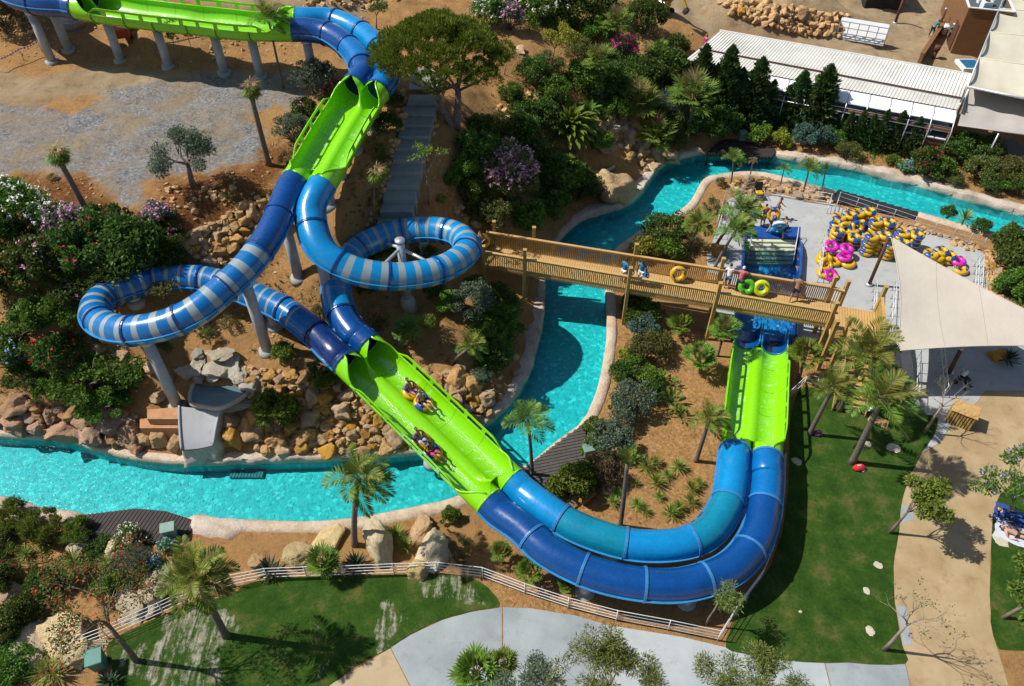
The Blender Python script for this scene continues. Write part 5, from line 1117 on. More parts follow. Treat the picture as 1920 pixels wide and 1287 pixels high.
# ---- broad leaved plants
def blade_mesh(key,n,L,wd,el0,el1,kind='bright',stalk=.45):
    m=MB(); st=MB()
    for i in range(n):
        az=i*2.399+random.uniform(-.3,.3); el=el1+(el0-el1)*(i/n)+random.uniform(-.1,.1); d=Vector((cos(az)*cos(el),sin(az)*cos(el),sin(el))); p=d*L*stalk; st.tube([(0,0,0),p],[.03,.018],4); s=d.cross(Vector((0,0,1))).normalized(); vs=[];fs=[]; q=p.copy(); l=L*random.uniform(.7,1.05); K=6
        for k in range(K+1):
            u=k/K; w_=wd*math.sin(pi*min(1,.06+u*.94))**.7*(1-.2*u)+.004; up=s.cross(d); vs+=[q-s*w_+up*w_*.35,q.copy(),q+s*w_+up*w_*.35]; d=(d+Vector((.05,0,-.20*(.4+u)))).normalized(); q=q+d*l*.62/K
        for k in range(K):
            o=k*3; fs+=[(o,o+1,o+4,o+3),(o+1,o+2,o+5,o+4)]
        m.add(vs,fs,0,True)
    PROTO[key]=(m.mesh(key,G[kind]),st.mesh(key+'_stalks',G['green']))
blade_mesh('banana',120,1.0,.075,1.45,.15); blade_mesh('strelitzia',16,1.0,.10,1.45,.55,'green',.6); blade_mesh('broad',28,1.0,.12,1.4,.1,'green')
def broad(key,px,py,r,label,name='broadleaf_plant',cat='plant',group=None):
    g=gnd(px,py+r*.5); s=r/ppm(px,py,g.z+.5); e=empty(name,g,label,cat,group,random.uniform(0,6)); e.scale=(s,)*3; link('leaves',PROTO[key][0],e); link('stalks',PROTO[key][1],e); return e
# ------------------------------------------------------------ what grows where (photo pixels, radius in photo pixels)
SH=[
# above and right of the gravel plateau
('grey',596,158,36,'grey green bush between the upper flume bend and the dry lot'),('magenta_f',627,172,17,'magenta flowered bush tucked against the left edge of the middle flume'),('grey',553,250,30,'grey green bush left of the middle green flume by the gravel'),('pinkspot_f',572,212,22,'dark bush with a few pink blooms between two grey bushes'),('sparse',540,300,16,'small thin weed bush left of the lower end of the middle flume'),('sparse',430,370,13,'small weed on the red soil right of the olive tree'),('brown',18,48,30,'bare brown bush in the top left corner'),('sparse',100,335,9,'small weed at the edge of the gravel lot'),
# flowering bank on the left
('white_f',42,398,55,'big white flowering oleander at the left edge'),('white_f',95,415,32,'smaller white flowering oleander beside the palm trunk'),('pink_f',128,428,36,'pale pink oleander behind the left palm trunk'),('red_f',205,425,46,'dark bush with red blooms right of the left palm trunk'),('pink_f',298,412,26,'pale pink oleander at the top of the dark bank'),('magsoft_f',328,450,24,'dark bush with magenta blooms beside the ochre boulders'),
('red_f',170,482,58,'large dark bush with red blooms in the middle of the left bank'),('dark',262,472,60,'large dark bush left of the ochre boulders'),('pinkspot_f',85,492,52,'dark bush with scattered pink blooms near the left edge'),('dark',215,535,44,'dark bush just above the back of the left loop'),('red_f',22,528,50,'dark bush with red blooms at the far left edge of the bank'),('dark',325,497,30,'dark bush behind the back of the left loop'),('green',18,452,34,'green bush under the big white oleander'),('pinkspot_f',135,560,28,'bush with pink blooms beside the left side of the loop'),
('green',72,598,42,'mid green bush at the left edge level with the loop'),('low',30,632,44,'spreading low bush at the far left below the dark bank'),('low',122,580,32,'spreading low green bush left of the loop'),('sky_f',28,672,34,'bush with pale blue blooms at the left edge above the rock bank'),
('low',172,702,58,'wide low green bush on the ledge above the pink rock bank'),('low',238,692,40,'low green bush with few red dots left of the loop column'),('orange_f',112,668,36,'low bush dotted with orange blooms on the left ledge'),('low',200,748,44,'low green bush hanging over the pink rock bank'),('lowdark',60,700,40,'dark low bush at the left end of the ledge'),('green',95,730,22,'small green bush at the brink of the pink rock bank'),
('bright',524,766,42,'round bright green bush on the boulder slope'),('bright',535,662,19,'small lime green bush right of the loop column'),('grey',588,688,13,'small grey bush above the boulder slope'),('green',606,712,20,'small green bush under the lower left tube'),('olive',312,652,16,'small olive bush under the front of the left loop'),('sparse',430,606,15,'thin grey weed bush below the striped left tube'),('sparse',392,628,18,'thin weed bush right of the left loop'),('sparse',596,585,12,'small weed between the two tubes'),
# terrace round the right loop
('grey',886,574,38,'grey green bush on the terrace below the right loop'),('bright',846,572,22,'bright green bush left of the grey bush on the terrace'),('dark',930,570,30,'dark bush at the left end of the footbridge'),('green',940,612,36,'green bush trailing over the rock face by the river'),('bright',918,636,24,'bright bush above the rock face by the river'),('dark',925,672,26,'dark bush hanging down the rock face beside the river'),('grey',903,712,20,'grey trailing bush low on the rock face'),('bright',892,535,17,'bright tuft of bush just below the right loop'),('green',728,470,18,'dark green bush inside the right loop near the mast'),('green',706,482,13,'small bush inside the right loop left of the mast'),('dark',800,478,16,'dark bush inside the right loop right of the mast'),('sparse',683,612,12,'small weed beside the lower right tube'),('green',690,542,16,'dark little bush below the front of the right loop'),('green',812,548,18,'dark bush right of the mast footing'),
# beside the stair
('dark',727,240,22,'dark bush between the middle flume and the stair'),('dark',738,195,18,'dark bush at the upper end of the stair wall'),('green',850,340,17,'small bush with red specks right of the stair'),('yellow',828,376,10,'small yellow bush near the foot of the stair'),('sparse',720,300,14,'thin bush left of the stair'),
# hill in the middle
('green',888,288,33,'mid green bush on the slope below the pine shadow'),('green',930,292,28,'green bush left of the mauve tamarisk'),('dark',975,258,32,'dark bush among rocks above the mauve tamarisk'),('mauve_f',952,352,54,'tall grey tamarisk topped with mauve plumes'),('dark',1010,312,40,'dark bush right of the mauve tamarisk'),('green',1052,340,36,'green bush left of the big waterfall boulder'),('dark',1086,358,34,'dark bush overhanging the river below the waterfall'),('olive',925,410,29,'olive bush above the left end of the footbridge'),('bright',988,416,30,'bright bush behind the left end of the footbridge'),('green',1035,392,28,'green bush on the river bank behind the footbridge'),('dense',1000,146,29,'round dark bush right of the pine on the hill'),('olive',1084,102,22,'feathery olive bush right of the yellow tree'),('white_f',1018,24,42,'white flowering oleander at the top of the hill'),('white_f',918,34,28,'white flowering oleander behind the pine crown'),('pink_f',952,44,26,'pink oleander right of the pine crown'),('brown',972,20,24,'brownish bush behind the pink oleander'),('dark',1078,36,38,'dark bush at the top right of the yellow tree'),('dark',1118,8,30,'dark bush at the top edge of the hill'),('dense',1206,44,42,'dense dark green bush near the excavator'),('magenta_f',1166,98,22,'magenta bougainvillea under the fan palm'),('olive',1142,30,18,'olive bush beside the upper fan palm'),
('green',1092,158,32,'green bush above the banana clump'),('dark',1140,162,30,'dark bush behind the banana clump'),('dark',1208,150,28,'dark bush between two fan palms on the hill'),('bright',1170,150,16,'small bright bush near the palm trunk on the hill'),('dark',1252,142,32,'dark bush left of the first conifer'),('fine',1258,212,42,'feathery grey green bush right of the waterfall palm'),('dark',1020,228,28,'dark bush left of the banana clump'),('dark',985,225,26,'dark bush among the rocks in the pine shadow'),('green',1235,120,22,'green bush beside a small fan palm'),('dark',1262,98,22,'dark bush left of the pavilion end'),('dark',1130,120,22,'dark bush behind a fan palm on the hill'),
('lowdark',1313,232,38,'dark low bush under the conifers near the river bend'),('dark',1348,238,30,'dark bush in front of the conifers'),('green',1280,238,28,'green bush by the big fan palm trunk'),('dark',1255,262,24,'dark bush at the river edge near the far bend'),
# far bank
('blue',1507,264,25,'blue grey bush at left of the far bank group'),('blue',1540,263,23,'second blue grey bush next to a green one on the far bank'),('green',1560,266,18,'small green bush right of the blue grey bushes'),('yellow',1461,268,18,'yellow green bush right of the far river deck'),('bright',1417,256,20,'bright bush behind the far river deck'),('olive',1585,291,20,'olive bush at the coping of the far bank'),('bright',1672,304,11,'small bright round bush on the far bank'),('orange_f',1730,312,27,'dark bush with orange blooms on the far bank'),('sky_f',1697,317,14,'blue hydrangea on the far bank'),('green',1758,322,22,'green bush right of the orange blooms'),('dense',1792,290,34,'dark hedge bush at the end of the pavilion'),('dense',1830,292,34,'dark hedge bush in front of the picket fence'),('hedge',1832,322,33,'clipped olive hedge, left part, on the far bank'),('hedge',1878,328,35,'clipped olive hedge, right part, near the right edge'),('dense',1856,348,22,'round dark bush below the clipped hedge'),('bright',1892,345,22,'bright bush at the right end of the clipped hedge'),('dark',1910,358,22,'dark bush at the right edge above the river'),('olive',1788,342,13,'small olive bush on the far bank below the hedge'),('lowdark',1250,288,18,'low dark bush on the coping at the far bend'),
# bank between upper river and deck
('dark',1775,402,13,'dark upright bush beside the upper river right of the black deck'),('dark',1836,428,15,'dark bush right of the spiky yucca by the river'),('green',1888,440,17,'green bush by the river near the right edge'),('dark',1884,470,32,'dark bush behind the right edge of the deck'),('dark',1902,500,36,'large dark bush at the right edge beside the deck'),('green',1893,537,28,'green bush at the right edge above the big sail'),('dense',1245,440,44,'big round dark bush on the river bank by the island'),('yellow',1205,470,24,'yellow green bush behind the footbridge rail'),('bright',1250,476,24,'bright bush right behind the footbridge'),('sparse',1330,388,16,'thin bush at the left corner of the deck'),('brown',1350,345,10,'small brown bush on the island point'),
# planting between river and last flume
('green',1206,594,29,'green rosemary bush right below the footbridge'),('blue',1203,622,27,'blue grey bush below the rosemary'),('olive',1210,662,32,'tall yellow olive bush in the row by the river'),('yellow',1176,668,15,'small yellow bush by the river coping'),('dark',1165,700,20,'dark round bush by the river coping'),('grey',1184,752,42,'big round grey green bush in the row by the river'),('bright',1215,710,20,'bright bush between the olive and the grey bush'),('grey',1142,826,42,'big grey green bush above the grey deck'),('green',1116,806,20,'green bush at the corner of the grey deck'),('brown',1131,882,33,'brown green bush right of the grey deck'),('bright',1070,908,36,'round bright green bush below the grey deck'),
# more of the row between the river and the last flume
('green',1190,575,22,'green bush under the footbridge beside the river coping'),('olive',1232,640,22,'olive bush beside the blue grey one below the footbridge'),('green',1192,690,22,'green bush between the tall olive bush and the coping'),('dark',1222,735,20,'dark bush right of the big round grey green bush'),('green',1160,760,18,'green bush by the coping left of the big grey bush'),('grey',1166,790,26,'grey green bush between the two biggest grey ones'),('bright',1108,838,18,'bright bush at the right end of the grey deck'),('green',1100,890,24,'green bush between the round bright bush and the brown one'),
# more of the hill behind the right loop
('green',905,250,26,'green bush at the lower edge of the pine shadow'),('olive',940,240,24,'olive bush in the pine shadow'),('green',870,318,24,'green bush right of the stair edge stones'),('bright',905,325,24,'bright bush left of the mauve tamarisk'),('green',880,360,24,'green bush above the footbridge end stones'),('olive',895,395,22,'olive bush at the top of the footbridge end stones'),('green',1040,180,28,'green bush above the banana clump on the left'),('olive',1028,130,24,'olive bush right of the round dark bush'),('green',1118,70,26,'green bush left of the upper fan palm'),('bright',1180,175,24,'bright bush above the waterfall rocks'),('green',1150,215,24,'green bush left of the waterfall palm'),('olive',1215,210,26,'olive bush between the waterfall palm and the fan palm trunk'),('green',960,190,24,'green bush among the shaded rocks'),('bright',1120,270,22,'bright bush left of the waterfall basin'),
# lower left garden
('dark',93,1090,28,'round dark green bush in the lower left garden'),('fine',255,1056,31,'dark grey feathery bush beside the blue flowers'),('white_f',246,1010,22,'green bush with a few white blooms by the left deck'),('sky_f',290,1056,15,'pale blue flowers between the grey bush and the palm crown'),('sky_f',318,1023,15,'pale blue flowers behind the palm crown'),('green',216,1095,28,'green bush right of the red flowered tree'),('red_f',8,1086,28,'bush with red blooms at the lower left edge'),('dark',50,1148,30,'dark bush left of the red flowered tree'),('low',22,1236,42,'low bush in the bottom left corner'),('tuft',92,982,40,'grassy tuft beside the coping on the lower left'),('tuft',32,968,40,'grassy tuft at the left edge below the river'),('tuft',148,995,27,'grassy tuft at the left end of the timber deck'),('low',10,1006,32,'low bush at the left edge below the grassy tufts'),('lowdark',190,1022,22,'low dark bush below the left timber deck'),('green',844,968,17,'small green bush where the flume meets the lower bank'),('sparse',870,1020,14,'dry thin bush left of the lower blue tube'),('brown',860,1045,14,'dry brown tuft above the railing'),('dark',20,1180,28,'dark bush at the left edge in the bottom corner'),('olive',140,1075,22,'olive bush between two yuccas in the lower left garden')]
for k,x,y,r,l in SH: shrub(k,x,y,r,l,'flowering_shrub' if k.endswith('_f') else 'shrub','flowering shrub' if k.endswith('_f') else 'shrub')
# palms: kind, foot, crown, radius
PA=[('swept',531,165,503,36,46,'slender tall palm leaning in front of the upper green flume',.08),('droopfan',504,309,466,160,32,'windblown palm with drooping crown right of the gravel lot',.17),('droopfan',175,420,101,282,36,'windblown palm with shaggy crown left of the gravel lot',.17),
('droopfan',702,430,703,320,30,'thin shaggy palm beside the stair',.07),('swept',665,1022,672,898,76,'curved palm on the lower bank in front of the left river',.15),('full',424,1193,368,1080,92,'big bushy palm whose trunk stands on the lower left lawn',.16),('small',998,892,990,792,58,'palm with raised fronds on the grey deck in the river bend',.10),('upright',1163,987,1176,872,46,'upright thin palm on the mulch inside the bend of the slide',.12),('swept',1305,865,1330,788,46,'palm left of the last green flume',.12),
('swept',1517,815,1562,728,50,'shorter palm at the left of the three palms on the lawn',.13),('full',1572,770,1626,662,86,'tallest palm on the lawn with a full crown over the stair',.17),('swept',1597,868,1652,752,84,'nearest palm on the lawn with fronds blown to the right',.17),
('swept2',1337,470,1388,398,46,'leaning palm left of the splash pool, upper of two',.11),('swept2',1340,502,1378,436,44,'leaning palm left of the splash pool, lower of two',.11),('left',1292,472,1312,420,38,'palm with drooping fronds between the round bush and the deck',.10),('left',742,648,766,616,36,'small palm on the terrace blown to the left',.08),('swept',844,681,884,650,36,'bent palm with a leaning grey trunk on the terrace',.10),
('small',1370,347,1376,298,28,'small green palm on the island point',.07),('dry',1405,335,1413,300,18,'withered little palm on the island point',.05),('small',1463,347,1470,318,18,'little palm left of two by the island railing',.05),('small',1507,357,1517,318,32,'palm right of the little one by the island railing',.07),('upright',1542,352,1548,318,16,'thin withered palm at the right end of the island railing',.05)]
for k,bx,by,tx,ty,r,l,tr in PA: palm(k,bx,by,tx,ty,r,l,None,tr)
FA=[('fan',1160,98,1157,42,32,'fan palm at the top of the hill above the bougainvillea',.13),('fan',1128,192,1124,112,32,'fan palm on the hill with a dark trunk',.13),('fan',1195,240,1196,190,46,'fan palm beside the waterfall rocks',.13),('fan',1238,296,1230,252,42,'fan palm with a bent trunk at the far river bend',.11),('fanbush',1238,112,1238,92,22,'small fan palm behind the hill path',.10),('fanbush',1204,160,1204,136,26,'fan palm low among dark bushes on the hill',.10),('fan',1288,268,1300,180,50,'big fan palm left of the conifers',.15),
('fanbush',1276,628,1276,610,32,'fan palm just below the footbridge',.10),('fanbush',1313,700,1311,672,42,'fan palm on the mulch left of the last flume',.10),('fan',1345,668,1360,618,30,'small fan palm leaning by the bridge post',.08),('fanbush',1497,712,1510,666,42,'fan palm right of the last flume below the bridge',.10),('fanbush',605,1075,605,1054,42,'fan palm behind the railing on the lower bank',.10),('fanbush',942,1055,940,1036,28,'small fan palm left of the lower blue tube',.07),('fanbush',996,1092,994,1072,34,'fan palm beside the lower blue tube',.08),('fanbush',1062,1112,1060,1100,20,'little fan palm under the lower blue tube',.06),('fanbush',880,1330,895,1262,60,'fan palm at the bottom edge before the concrete plaza',.12),('fanbush',950,1320,942,1245,38,'smaller fan palm at the bottom edge before the plaza',.10),('fanbush',1068,325,1062,306,24,'small fan palm above the waterfall boulder',.08)]
for k,bx,by,tx,ty,r,l,tr in FA: palm(k,bx,by,tx,ty,r,l,None,tr,kind='fan_palm',cat='fan palm')
YU=[('yucca',84,1012,26,'spiky yucca upper of those in the lower left garden'),('yucca',50,1036,21,'yucca near the left edge on bare soil'),('yucca',140,1046,26,'yucca left of the dark grey feathery bush'),('yucca',200,1052,20,'small yucca above the red flowered tree'),('yucca',100,1254,42,'large bright yucca in the bottom left corner'),('agave',208,1275,28,'dark spiky agave at the bottom edge by the bin'),('agave',508,1066,31,'dark spiky agave behind the white railing'),('agave',670,1054,30,'dark spiky agave at the foot of the curved palm'),('yucca',744,998,25,'yucca on top of the left pale boulder'),('yucca',762,1020,25,'yucca between the two pale boulders'),('yucca',1165,716,18,'yucca beside the big grey bush by the river'),('yucca',1805,410,24,'spiky yucca by the upper river'),('agave',1886,672,26,'dark agave beside the boulder under the sail')]
for k,x,y,r,l in YU: ros(k,x,y,r,l,None,'agave' if k=='agave' else 'yucca','agave' if k=='agave' else 'yucca')
for i,(x,y,r) in enumerate([(1211,874,16),(1228,866,14),(1228,902,17),(1271,874,15),(1148,940,13),(1158,924,11),(1194,944,13),(1208,957,12),(1256,960,17),(1271,950,15),(1295,914,15),(1293,938,15),(1250,890,12),(1310,905,11),(1190,905,10),(1235,930,11)]): ros('cordyline' if i%3 else 'yucca',x,y,r*1.45,'small bright yucca planted on the orange mulch inside the slide bend','small yuccas on the mulch')
for x,y,r,l in((1258,742,30,'bird of paradise clump beside the big grey bush'),(1275,770,24,'bird of paradise clump nearer the last flume'),(1240,700,18,'small bird of paradise near the olive bush'),(1262,715,18,'small bird of paradise below the fan palm'),(1908,575,28,'broad leaved plant at the right edge above the sail'),(905,640,12,'small broad leaved plant at the rock face')): broad('strelitzia',x,y,r,l)
broad('banana',1070,222,58,'large banana clump with shiny leaves on the hill'); broad('broad',1104,205,34,'broad leaved clump right of the banana')
# conifers
CO=[('conifer',1302,216,1293,84,30),('conifer_b',1346,226,1342,86,33),('conifer',1372,230,1374,128,24),('conifer_b',1402,234,1408,108,32),('conifer_small',1432,234,1436,150,20),('conifer_small',1462,238,1462,160,20),('conifer',1482,238,1488,134,30),('conifer_b',1522,246,1528,122,36)]
CL=['tall conifer at the left end of the dark row','tall conifer second from the left in the dark row','narrow conifer between two tall ones at the roof end','tall conifer in the middle of the dark row','short conifer in a gap of the dark row','short slim conifer left of the two tallest','tall conifer left of the widest one','widest conifer at the right end of the dark row']
for c,l in zip(CO,CL): conifer(*c,l,'row of tall conifers before the pavilion')
CS=[(1580,270,1586,210,15),(1600,273,1604,206,14),(1620,276,1630,214,15),(1640,279,1651,206,16),(1668,283,1677,208,17),(1700,289,1712,220,20),(1734,287,1741,240,14),(1565,262,1564,215,13)]
for i,c in enumerate(CS): conifer('conifer_small',*c,['young conifer','slim young conifer','thin young conifer','taller young conifer','bushy young conifer','broad young conifer','last young conifer','first young conifer'][i]+[' right of the first one at the brown wall',' before the second wall window',' before the third wall window',' before the middle of the brown wall',' near the white drape on the wall',' beside the white drape',' at the right end of the brown wall',' beside the widest big conifer'][i],'young conifers along the brown wall')
# trees
pine_tree(854,238,830,150,826,105,126,95,'large umbrella pine with two trunks beside the stair')
tree(363,350,352,308,336,284,54,'small silvery olive tree on the red soil by the gravel lot','grey','olive_tree','olive tree',4,5200,.15,.06,.16,.7,.36,.7)
tree(1034,122,1040,92,1050,66,34,'yellow green tree on the hill','yellow','tree','tree',3,1500,.17,.09,.05,.6,.32)
tree(334,128,324,75,318,45,22,'thin leafy sapling in front of the upper green flume','olive','sapling','tree',2,420,.18,.09,.035,.5,.28)
tree(322,592,312,570,308,545,30,'leafy sapling growing inside the left loop','olive','sapling','tree',3,700,.15,.07,.035,.6,.25)
tree(804,384,800,330,797,262,12,'bare stemmed sapling right of the stair','bright','sapling','tree',2,160,.2,.08,.04,.4,.2)
tree(806,622,805,610,804,600,18,'small sapling in the shadow ring on the terrace','bright','sapling','tree',2,350,.13,.06,.03,.6,.25)
tree(945,140,950,118,955,100,22,'thin leafed sapling right of the pine','olive','sapling','tree',2,240,.14,.06,.03,.6,.25)
tree(1667,1000,1702,960,1738,932,40,'young leafy tree at the left edge of the tan path','bright','young_tree','tree',3,1900,.20,.09,.075,.6,.30,.7)
tree(1888,967,1900,940,1915,885,36,'young tree with lilac blooms at the right edge','green','young_tree','tree',3,1700,.18,.08,.06,.6,.3,.8,False,0,'lilac')
tree(1656,1219,1700,1172,1722,1140,42,'nearly leafless tree at the lower end of the tan path','olive','bare_tree','tree',4,90,.13,.06,.075,.55,.15,.8,True)
tree(1732,812,1766,762,1790,742,40,'leafless tree beside the towel counter','brown','bare_tree','tree',5,0,.1,.05,.065,.5,.1,.7,True)
tree(1323,1173,1346,1132,1358,1112,15,'wispy small tree inside the corner of the white railing','needle','young_tree','tree',3,700,.2,.03,.045,.6,.25,.9)
tree(256,1240,205,1175,172,1112,34,'red flowered tree leaning over the lower left lawn','olive','flowering_tree','tree',4,1500,.13,.06,.11,.6,.3,.8,False,0,'red')
tree(1878,1159,1945,1122,1985,1085,44,'leaning tree at the right edge beyond the tan path','green','young_tree','tree',3,2000,.24,.1,.08,.6,.3,.8)
tree(1112,1440,1112,1345,1112,1296,46,'feathery green tree crown rising from the bottom edge in front of the plaza','needle','tree','tree',4,9000,.17,.028,.09,.5,.30,.8)
tree(1388,1450,1388,1390,1388,1340,42,'feathery tree crown at the bottom edge below the white railing corner','needle','tree','tree',4,9000,.17,.028,.09,.5,.30,.8)
tree(990,1420,990,1350,992,1302,24,'small grey crown at the bottom edge between palm and tree','grey','tree','tree',3,2600,.16,.04,.06,.5,.26,.8)
tree(1560,735,1552,715,1548,700,20,'thin sapling behind the lawn railing','sparse' if False else 'olive','sapling','tree',3,120,.12,.05,.03,.6,.2)
tree(1196,60,1194,30,1192,5,16,'small tree at the top edge of the hill','dark','tree','tree',2,500,.14,.07,.05,.6,.3)
tree(705,55,706,30,708,8,18,'small tree beside the path behind the tube bend','dark','tree','tree',2,500,.14,.07,.05,.6,.3)
# ------------------------------------------------------------ boulders
def rock_mat(name,c1,c2,c3):
    t=NT(name); p=t.objc(); oi=t.n('ShaderNodeObjectInfo'); ad=t.n('ShaderNodeVectorMath'); ad.operation='ADD'; t.l(p,ad.inputs[0]); t.l(oi.outputs['Location'],ad.inputs[1]); v=ad.outputs[0]
    f=t.noise(v,2.0,8,.7); g=t.noise(v,9,6,.8)
    c=t.mix(.45,t.ramp(f,[(.3,c1),(.5,c2),(.7,c3)]),t.ramp(g,[(.3,tuple(x*.6 for x in c1)),(.55,c2),(.8,c3)]))
    hs=t.n('ShaderNodeHueSaturation'); t.l(c,hs.inputs['Color']); t.l(t.math('ADD',1.15,t.math('MULTIPLY',oi.outputs['Random'],.5)),hs.inputs['Value']); t.l(t.math('ADD',.72,t.math('MULTIPLY',t.math('FRACT',t.math('MULTIPLY',oi.outputs['Random'],7.31)),.5)),hs.inputs['Saturation'])
    t.color(hs.outputs[0]); t.set(Roughness=.92); t.b.inputs['Specular IOR Level'].default_value=.2; t.bump(t.math('ADD',f,g),1.0,.2); return t.m
M_ROCK=rock_mat('ochre_rock',(.25,.125,.042),(.52,.31,.125),(.67,.49,.27)); M_ROCKP=rock_mat('pale_rock',(.34,.24,.11),(.57,.44,.24),(.70,.61,.42)); M_ROCKK=rock_mat('pink_layered_rock',(.27,.145,.085),(.44,.275,.165),(.56,.40,.27)); M_ROCKO=rock_mat('orange_rock',(.26,.14,.055),(.44,.29,.135),(.58,.44,.26)); M_SLAB=rock_mat('grey_slab',(.32,.27,.19),(.45,.40,.31),(.56,.51,.41))
RP=[]
def rock_proto(seed,blocky):
    bm=bmesh.new(); bmesh.ops.create_icosphere(bm,subdivisions=4,radius=1); r=np.random.default_rng(seed)
    pl=[(Vector(q),float(d)) for q,d in zip(rdir(blocky),r.uniform(.50,.82,blocky))]
    for v in bm.verts:
        p=v.co.copy()
        for q,d in pl:
            k=p.dot(q)
            if k>d: p-=q*(k-d)*.92
        o=Vector((seed*7.1,0,0)); p*=1+.20*mnoise.noise(p*1.4+o)+.13*mnoise.noise(p*3.1+o)+.09*mnoise.noise(p*6.3+o)+.05*mnoise.noise(p*12+o); v.co=p
    me=bpy.data.meshes.new('boulder'); bm.to_mesh(me); bm.free(); me.polygons.foreach_set('use_smooth',[True]*len(me.polygons)); return me
RPB=[rock_proto(i,14) for i in range(9)]
RMESH={}
for nm,mt in (('ochre',M_ROCK),('pale',M_ROCKP),('pink',M_ROCKK),('orange',M_ROCKO),('slab',M_SLAB)):
    RMESH[nm]=[]
    for q in RPB: c=q.copy(); c.materials.append(mt); RMESH[nm].append(c)
for q in RPB: bpy.data.meshes.remove(q)
NR=0
def boulder(kind,px,py,r,label,group=None,sq=(1,1,.8),sink=.3,name='boulder'):
    global NR; NR+=1
    g=gnd(px,py+r*.25); s=r/ppm(px,py,g.z); r=r*(1.22 if group is None else 1.06); s=r/ppm(px,py,g.z); o=link(name,random.choice(RMESH[kind]),None,g+Vector((0,0,s*sq[2]*(1-2*sink)*.6)),(random.uniform(-.3,.3),random.uniform(-.3,.3),random.uniform(0,6.28)),(s*sq[0]*random.uniform(.85,1.2),s*sq[1]*random.uniform(.85,1.2),s*sq[2]*random.uniform(.85,1.15)))
    return props(o,label,'boulder',group)
FIELD=[]
SMALL=[]      # spots for the loose stones
def field(kind,polyg,n,r0,r1,label,group,sq=(1,1,.8),sink=.3):
    """boulders packed into an outline without piling onto each other"""
    xs=[p[0] for p in polyg]; ys=[p[1] for p in polyg]; got=[]; tries=0
    while len(got)<n and tries<n*60:
        tries+=1; x,y=random.uniform(min(xs),max(xs)),random.uniform(min(ys),max(ys))
        if not inpoly([x],[y],polyg)[0]: continue
        r=r0+(r1-r0)*random.random()**1.6
        if any((x-a)**2+((y-b)*1.25)**2<((r+c)*.60)**2 for a,b,c in got): continue
        got.append((x,y,r)); FIELD.append((kind,x,y,r,label,group,sq,sink))
    for k in range(int(n*3.5)):
        x,y=random.uniform(min(xs),max(xs)),random.uniform(min(ys),max(ys))
        if inpoly([x],[y],polyg)[0]: SMALL.append((x,y,random.uniform(2.2,5.0),kind))
field('ochre',[(560,700),(640,690),(700,765),(765,835),(745,846),(480,846),(455,800),(480,745)],120,9,24,'rusty ochre boulder on the slope between the loop column and the river','boulders of the slope below the left tubes')
field('ochre',[(795,700),(865,690),(915,745),(895,800),(850,810),(812,760)],26,13,27,'big ochre boulder right of the long green flume above the river','boulders right of the long flume')
field('ochre',[(335,445),(420,405),(500,360),(515,385),(490,430),(460,475),(410,505),(365,480)],75,8,19,'ochre boulder of the bank beside the upper left tube','boulders of the bank by the upper left tube')
field('pink',[(-10,742),(100,765),(190,770),(262,775),(262,835),(100,815),(-10,790)],75,11,28,'layered pinkish rock of the low cliff along the left river','rocks of the pink cliff along the left river',(1.35,1,.85),.25)
field('slab',[(362,655),(430,650),(450,690),(400,700),(358,690)],5,16,26,'flat grey stone slab above the little grey pond','flat slabs above the pond',(1.4,1,.35))
field('ochre',[(470,690),(560,700),(500,745),(465,735)],18,9,17,'ochre boulder right of the little grey pond','boulders right of the pond')
field('ochre',[(180,620),(215,640),(290,680),(270,740),(320,700),(330,745),(245,760),(190,660)],10,10,18,'ochre boulder under the front of the left loop','boulders under the left loop')
field('ochre',[(684,430),(700,440),(770,200),(757,165)],34,6,12,'ochre stone along the left edge of the grey stair','stones on the left of the stair')
field('ochre',[(745,445),(760,445),(832,190),(820,180)],28,6,12,'ochre stone along the right edge of the grey stair','stones on the right of the stair')
field('ochre',[(930,180),(1010,170),(1030,250),(980,270),(925,250)],16,7,15,'shaded ochre rock on the hill right of the pine','rocks on the hill right of the pine')
field('orange',[(1135,200),(1215,205),(1260,300),(1215,325),(1150,270),(1120,285),(1110,265)],40,9,24,'orange rock of the waterfall by the far river bend','rocks of the waterfall')
field('ochre',[(855,385),(900,370),(915,400),(870,430),(845,425)],10,8,16,'ochre rock above the left end of the footbridge','rocks above the footbridge end')
field('ochre',[(1343,4),(1440,4),(1590,30),(1575,68),(1500,66),(1380,28)],110,7,13,'golden boulder in the retaining wall behind the pavilion','boulders of the retaining wall',(1,1,.9),.2)
field('ochre',[(-5,15),(120,22),(150,45),(60,62),(-5,60)],16,6,12,'ochre rubble boulder in the top left corner','boulders in the top left corner')
field('ochre',[(570,-5),(760,-5),(700,14),(640,18),(575,12)],14,6,11,'ochre boulder along the path behind the top tubes','boulders behind the top tubes')
field('ochre',[(1360,345),(1400,338),(1470,346),(1560,364),(1560,378),(1470,362),(1385,360)],28,7,13,'yellowish rock along the river corner of the island','rocks along the island corner')
field('ochre',[(1578,388),(1650,408),(1740,428),(1840,462),(1835,474),(1740,440),(1640,418)],30,6,10,'small ochre rock under the railing behind the stacked rings','rocks behind the rings')
field('ochre',[(1848,470),(1868,480),(1876,560),(1862,580),(1852,540)],22,7,12,'ochre rock along the right edge of the concrete deck','rocks at the right edge of the deck')
field('ochre',[(275,345),(400,350),(460,320),(440,385),(330,400)],14,5,9,'small reddish stone on the soil round the olive tree','stones round the olive tree')
field('ochre',[(940,700),(975,640),(985,660),(950,740),(905,790),(890,790)],8,7,13,'rock at the foot of the bank left of the middle river','rocks at the foot of the middle river bank')
